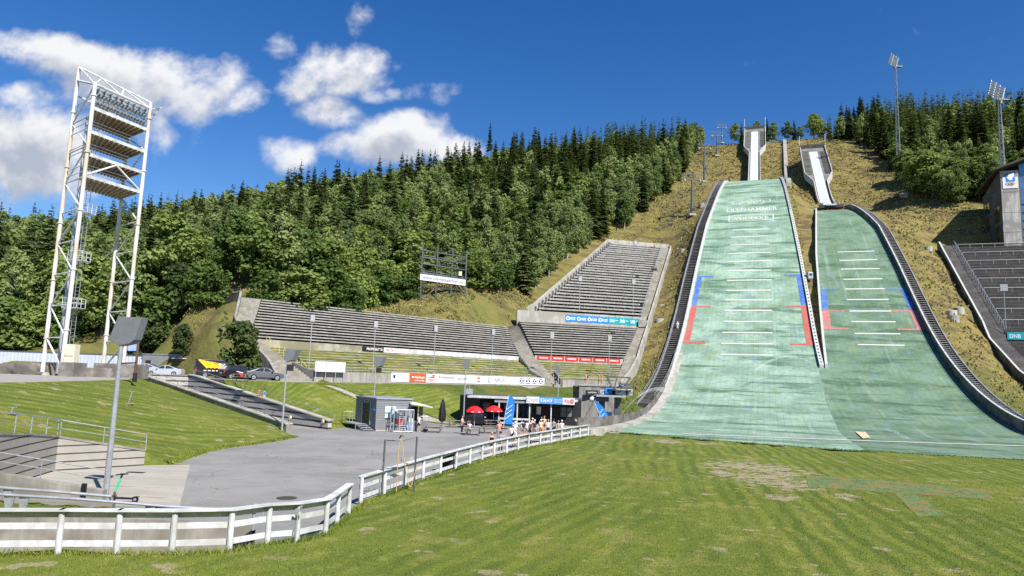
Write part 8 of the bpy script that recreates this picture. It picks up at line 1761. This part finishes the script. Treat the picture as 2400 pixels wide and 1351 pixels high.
# ---------------------------------------------------------------- grass blades on the nearest lawn
def blades(n, fx, zf, hmin, hmax, mat, name, label, wd=.012):
    xy_ = fx(n); x, y = xy_[:,0], xy_[:,1]; z = zf(x, y); h = nr.uniform(hmin, hmax, len(x)); a = nr.uniform(0, 6.283, len(x)); lx, ly = nr.normal(0,.45,len(x))*h, nr.normal(0,.45,len(x))*h
    w = wd*(1+.03*np.maximum(0, y-18)); dx, dy = np.cos(a)*w, np.sin(a)*w
    co = np.stack([np.stack([x-dx,y-dy,z-.01],1), np.stack([x+dx,y+dy,z-.01],1), np.stack([x+lx,y+ly,z+h],1)], 1).reshape(-1,3)
    me = bpy.data.meshes.new(name); m_ = len(co); me.vertices.add(m_); me.vertices.foreach_set('co', co.astype(np.float32).ravel()); me.loops.add(m_); me.loops.foreach_set('vertex_index', np.arange(m_, dtype=np.int32)); me.polygons.add(m_//3); me.polygons.foreach_set('loop_start', np.arange(0, m_, 3, dtype=np.int32))
    me.materials.append(mat); me.update(calc_edges=True); o = bpy.data.objects.new(name, me); col.objects.link(o); tag(o, kind='stuff'); o['label'] = label; return o
mt, g, b = base_mat('grass_blades', .7, .2); P = g.n('ShaderNodeNewGeometry').outputs['Position']
cc = g.mix(g.ramp(g.noise(P, .13, 4), .36, .64), (.095,.145,.018,1), (.165,.20,.03,1)); cc = g.mix(g.math('MULTIPLY', g.ramp(g.noise(P, .6, 4), .52, .7), .7), cc, (.22,.23,.04,1)); g.L.new(cc, b.inputs['Base Color']); M['blades'] = mt
def lawn_pts(n):
    u = nr.random(n); y = 15.5+30*u**1.8; x = nr.uniform(-.80, .80, n)*y; k = inpoly_np(x, y, LAWN); return np.stack([x[k], y[k]], 1)
def lz_np(x, y): a = np.clip((-1-x)/8, 0, 1); b_ = np.clip((27-y)/6, 0, 1); return .15+.3*a*a*(3-2*a)*b_*b_*(3-2*b_)
blades(150000, lawn_pts, lz_np, .025, .06, M['blades'], 'grass', 'short mown grass blades of the nearest lawn', .011)
def edge_pts(n):
    pts = FENCE_L+FENCE_R; segs = [(np.array(a), np.array(b)) for a, b in zip(pts, pts[1:]) if np.linalg.norm(np.array(a)-np.array(b)) < 30]; ln = np.array([np.linalg.norm(b-a) for a, b in segs]); i = nr.choice(len(segs), n, p=ln/ln.sum()); f = nr.random(n); o = np.array([segs[k][0]+(segs[k][1]-segs[k][0])*q for k, q in zip(i, f)]); o[:,1] -= np.abs(nr.normal(0,.13,n)); o[:,0] += np.abs(nr.normal(0,.1,n)); return o
blades(9000, edge_pts, lz_np, .08, .24, M['blades'], 'grass', 'longer grass tufts along the foot of the white fence', .014)

mt, g, b = base_mat('dry_tufts', .85, .1); P = g.n('ShaderNodeNewGeometry').outputs['Position']
cc = g.mix(g.ramp(g.noise(P, .3, 5, .65), .36, .6), (.13,.12,.042,1), (.28,.235,.09,1)); cc = g.mix(g.ramp(g.noise(P, .22, 4, .6), .56, .66), cc, (.115,.075,.04,1)); g.L.new(cc, b.inputs['Base Color']); M['tufts'] = mt
def slope_pts(n):
    s = nr.uniform(105, 385, n); t = nr.uniform(-75, 62, n); x = -2.9+.343*s+.939*t; y = .939*s-.343*t
    k = ((t > -20) & (t < -17.2) & (s < 285)) | ((t < -17) & (s > 215)) | ((t > 36.5) & (t < 45.5)) | ((t > 36.5) & (s > 207)) | ((s > 283) & (t > -17)) | ((t > 10.5) & (t < 13.5) & (s > 150)) | ((s > 250) & (t > 10))
    k |= (t < -14.5-3) & (t > -21.5) & (s < 220)
    return np.stack([x[k], y[k]], 1)
blades(75000, slope_pts, lambda x, y: Hnp(x, y)+np.where(Yy_wild(x, y), .45*fbm(x, y, .35)+.25*fbm(x+9, y-4, .8), 0), .2, .6, M['tufts'], 'dry_grass', 'dry golden and brown grass tufts covering the slopes beside the jumps', .05)
def knoll_pts(n):
    a = nr.uniform(-6, 75, n); d = nr.uniform(25.3, 60, n); x = A1.x+w1.x*a+n1.x*d; y = A1.y+w1.y*a+n1.y*d; k = (((x+2.9)*.939-y*.343) < -28) & (y < 178); return np.stack([x[k], y[k]], 1)
blades(30000, knoll_pts, lambda x, y: Hnp(x, y)+np.where(Yy_wild(x, y), .45*fbm(x, y, .35)+.25*fbm(x+9, y-4, .8), 0), .15, .45, M['tufts'], 'dry_grass', 'dry pale grass tufts on the knoll behind the left grandstand', .04)

def ring_pts(P, hi, n, w_):
    sg = [(np.array(a), np.array(b)) for a, b in zip(P, P[1:])]; ln = np.array([np.linalg.norm(b-a) for a, b in sg]); i = nr.choice(len(sg), n, p=ln/ln.sum()); f = nr.random(n)
    return np.array([sg[k][0]+(sg[k][1]-sg[k][0])*q for k, q in zip(i, f)])+nr.normal(0, w_, (n, 2))
blades(9000, lambda n: ring_pts(plaza_top[:7], 0, n, .14), Hnp, .05, .16, M['blades'], 'grass', 'ragged grass tufts along the curved edge of the asphalt', .03)
blades(7000, lambda n: ring_pts(PATH+PATH[:1], 0, n, .12), Hnp, .05, .15, M['blades'], 'grass', 'ragged grass tufts along the edges of the footpath', .03)
blades(2600, lambda n: ring_pts(MAT_EDGE, 0, n, .16)-np.array([0,.12]), lz_np, .03, .1, M['blades'], 'grass', 'grass tufts along the lower rim of the green matting', .04)
# ---------------------------------------------------------------- sky, sun, clouds
SUN_EL, SUN_AZ = R(46), R(34)       # azimuth measured from straight behind the camera towards the right
to_sun = Vector((math.sin(SUN_AZ)*math.cos(SUN_EL), -math.cos(SUN_AZ)*math.cos(SUN_EL), math.sin(SUN_EL)))
sl = bpy.data.lights.new('sun', 'SUN'); sl.energy = 4.8; sl.angle = R(.53); sl.color = (1, .955, .88)
so = bpy.data.objects.new('sun', sl); col.objects.link(so); so.rotation_euler = to_sun.to_track_quat('Z', 'Y').to_euler(); so.location = (60, -60, 150)
w = bpy.data.worlds.new('World'); scn.world = w; w.cycles.sampling_method = 'MANUAL'; w.cycles.sample_map_resolution = 256; w.use_nodes = True; wg = NT(w.node_tree); nt = w.node_tree
for nd in list(nt.nodes): nt.nodes.remove(nd)
out = wg.n('ShaderNodeOutputWorld'); bg = wg.n('ShaderNodeBackground'); nt.links.new(bg.outputs[0], out.inputs[0]); bg.inputs[1].default_value = .082
sky = wg.n('ShaderNodeTexSky', sky_type='NISHITA'); sky.sun_disc = False; sky.sun_elevation = SUN_EL
sky.sun_rotation = math.atan2(to_sun.x, to_sun.y); sky.altitude = 300; sky.air_density = 1.0; sky.dust_density = .25; sky.ozone_density = 2.2
hs = wg.n('ShaderNodeHueSaturation', i_Hue=.511, i_Saturation=1.38, i_Value=.97); nt.links.new(sky.outputs[0], hs.inputs['Color'])
def cloud_group():
    ng = bpy.data.node_groups.new('cloud_density', 'ShaderNodeTree')
    ng.interface.new_socket('uv', in_out='INPUT', socket_type='NodeSocketVector'); ng.interface.new_socket('density', in_out='OUTPUT', socket_type='NodeSocketFloat')
    g = NT(ng); gi = g.n('NodeGroupInput'); go = g.n('NodeGroupOutput')
    UV = gi.outputs[0]
    warp = g.n('ShaderNodeTexNoise', i_Scale=5.0, i_Detail=3.0); g.L.new(UV, warp.inputs[0])
    wv = g.n('ShaderNodeVectorMath', operation='MULTIPLY_ADD'); g.L.new(warp.outputs[1], wv.inputs[0]); wv.inputs[1].default_value = (.09,.06,0); g.L.new(UV, wv.inputs[2])
    sp = g.n('ShaderNodeSeparateXYZ'); g.L.new(wv.outputs[0], sp.inputs[0])
    acc = None
    for (px, py, rx, ry, wgt) in CLOUDS:
        d = ray(px, py); u, v = d.x/d.y+.045, d.z/d.y+.03
        a = g.math('DIVIDE', g.math('SUBTRACT', sp.outputs[0], u), rx/1400); b_ = g.math('DIVIDE', g.math('SUBTRACT', sp.outputs[1], v), ry/1400)
        q = g.math('SUBTRACT', 1.0, g.math('ADD', g.math('MULTIPLY', a, a), g.math('MULTIPLY', b_, b_)))
        q = g.math('MULTIPLY', g.math('MAXIMUM', q, -4.0), wgt)
        acc = q if acc is None else g.math('SMOOTH_MAX', acc, q, .25)
    f1 = g.noise(UV, 9.5, 9, .58, .3); f2 = g.noise(UV, 34, 6, .6)
    den = g.math('ADD', acc, g.math('MULTIPLY', g.math('SUBTRACT', f1, .5), 3.2)); den = g.math('ADD', den, g.math('MULTIPLY', g.math('SUBTRACT', f2, .5), 1.3))
    g.L.new(den, go.inputs[0]); return ng
CLOUDS = [(60,110,150,45,.9),(170,135,130,50,1),(330,190,190,85,1.15),(430,215,110,70,1),(330,140,120,40,.6),(520,185,70,55,.75),(575,220,40,40,.55),(30,225,85,35,.75),(60,330,180,90,1.4),(90,400,180,70,1.3),(40,450,90,30,.6),(375,320,45,60,.6),
    (790,165,110,60,1),(700,200,75,45,1),(765,255,85,45,1),(860,140,70,40,.8),(790,285,60,25,.7),(880,215,45,18,.5),(1005,218,45,22,.45),(680,370,55,50,1),(930,325,130,62,1.15),(850,350,110,45,1),(1030,345,110,40,1),(960,290,70,30,.7),(650,110,35,25,.25),(860,35,20,30,.2),(180,300,70,60,.8)]
cg = cloud_group()
tc = wg.n('ShaderNodeTexCoord'); sx = wg.n('ShaderNodeSeparateXYZ'); nt.links.new(tc.outputs['Generated'], sx.inputs[0])
yy = wg.math('MAXIMUM', sx.outputs[1], .05)
uv = comb(wg, wg.math('DIVIDE', sx.outputs[0], yy), wg.math('DIVIDE', sx.outputs[2], yy))
def cden(vec):
    x = wg.n('ShaderNodeGroup'); x.node_tree = cg; nt.links.new(vec, x.inputs[0]); return x.outputs[0]
d0 = cden(uv)
sh = wg.n('ShaderNodeVectorMath', operation='ADD'); nt.links.new(uv, sh.inputs[0]); sh.inputs[1].default_value = (.012, .034, 0)
d1_ = cden(sh.outputs[0])
alpha = wg.math('MULTIPLY', wg.ramp(d0, -.25, 1.0), wg.ramp(sx.outputs[1], .1, .3))
lit = wg.math('SUBTRACT', 1.0, wg.math('MULTIPLY', wg.ramp(d1_, .0, 1.5), .9))
thick = wg.ramp(d0, .1, 1.0)
ccol = wg.mix(lit, (2.9,3.3,4.1,1), (6.6,6.65,6.8,1))
fin = wg.mix(wg.math('MULTIPLY', alpha, wg.math('ADD', .80, wg.math('MULTIPLY', thick, .2))), hs.outputs[0], ccol)
nt.links.new(fin, bg.inputs[0])
scn.view_settings.view_transform = 'Standard'; scn.view_settings.look = 'None'; scn.view_settings.exposure = 0.78; scn.view_settings.gamma = 1
scn.cycles.use_adaptive_sampling = True; scn.cycles.adaptive_threshold = .015; scn.cycles.max_bounces = 6; scn.cycles.transparent_max_bounces = 8
scn.cycles.use_denoising = False
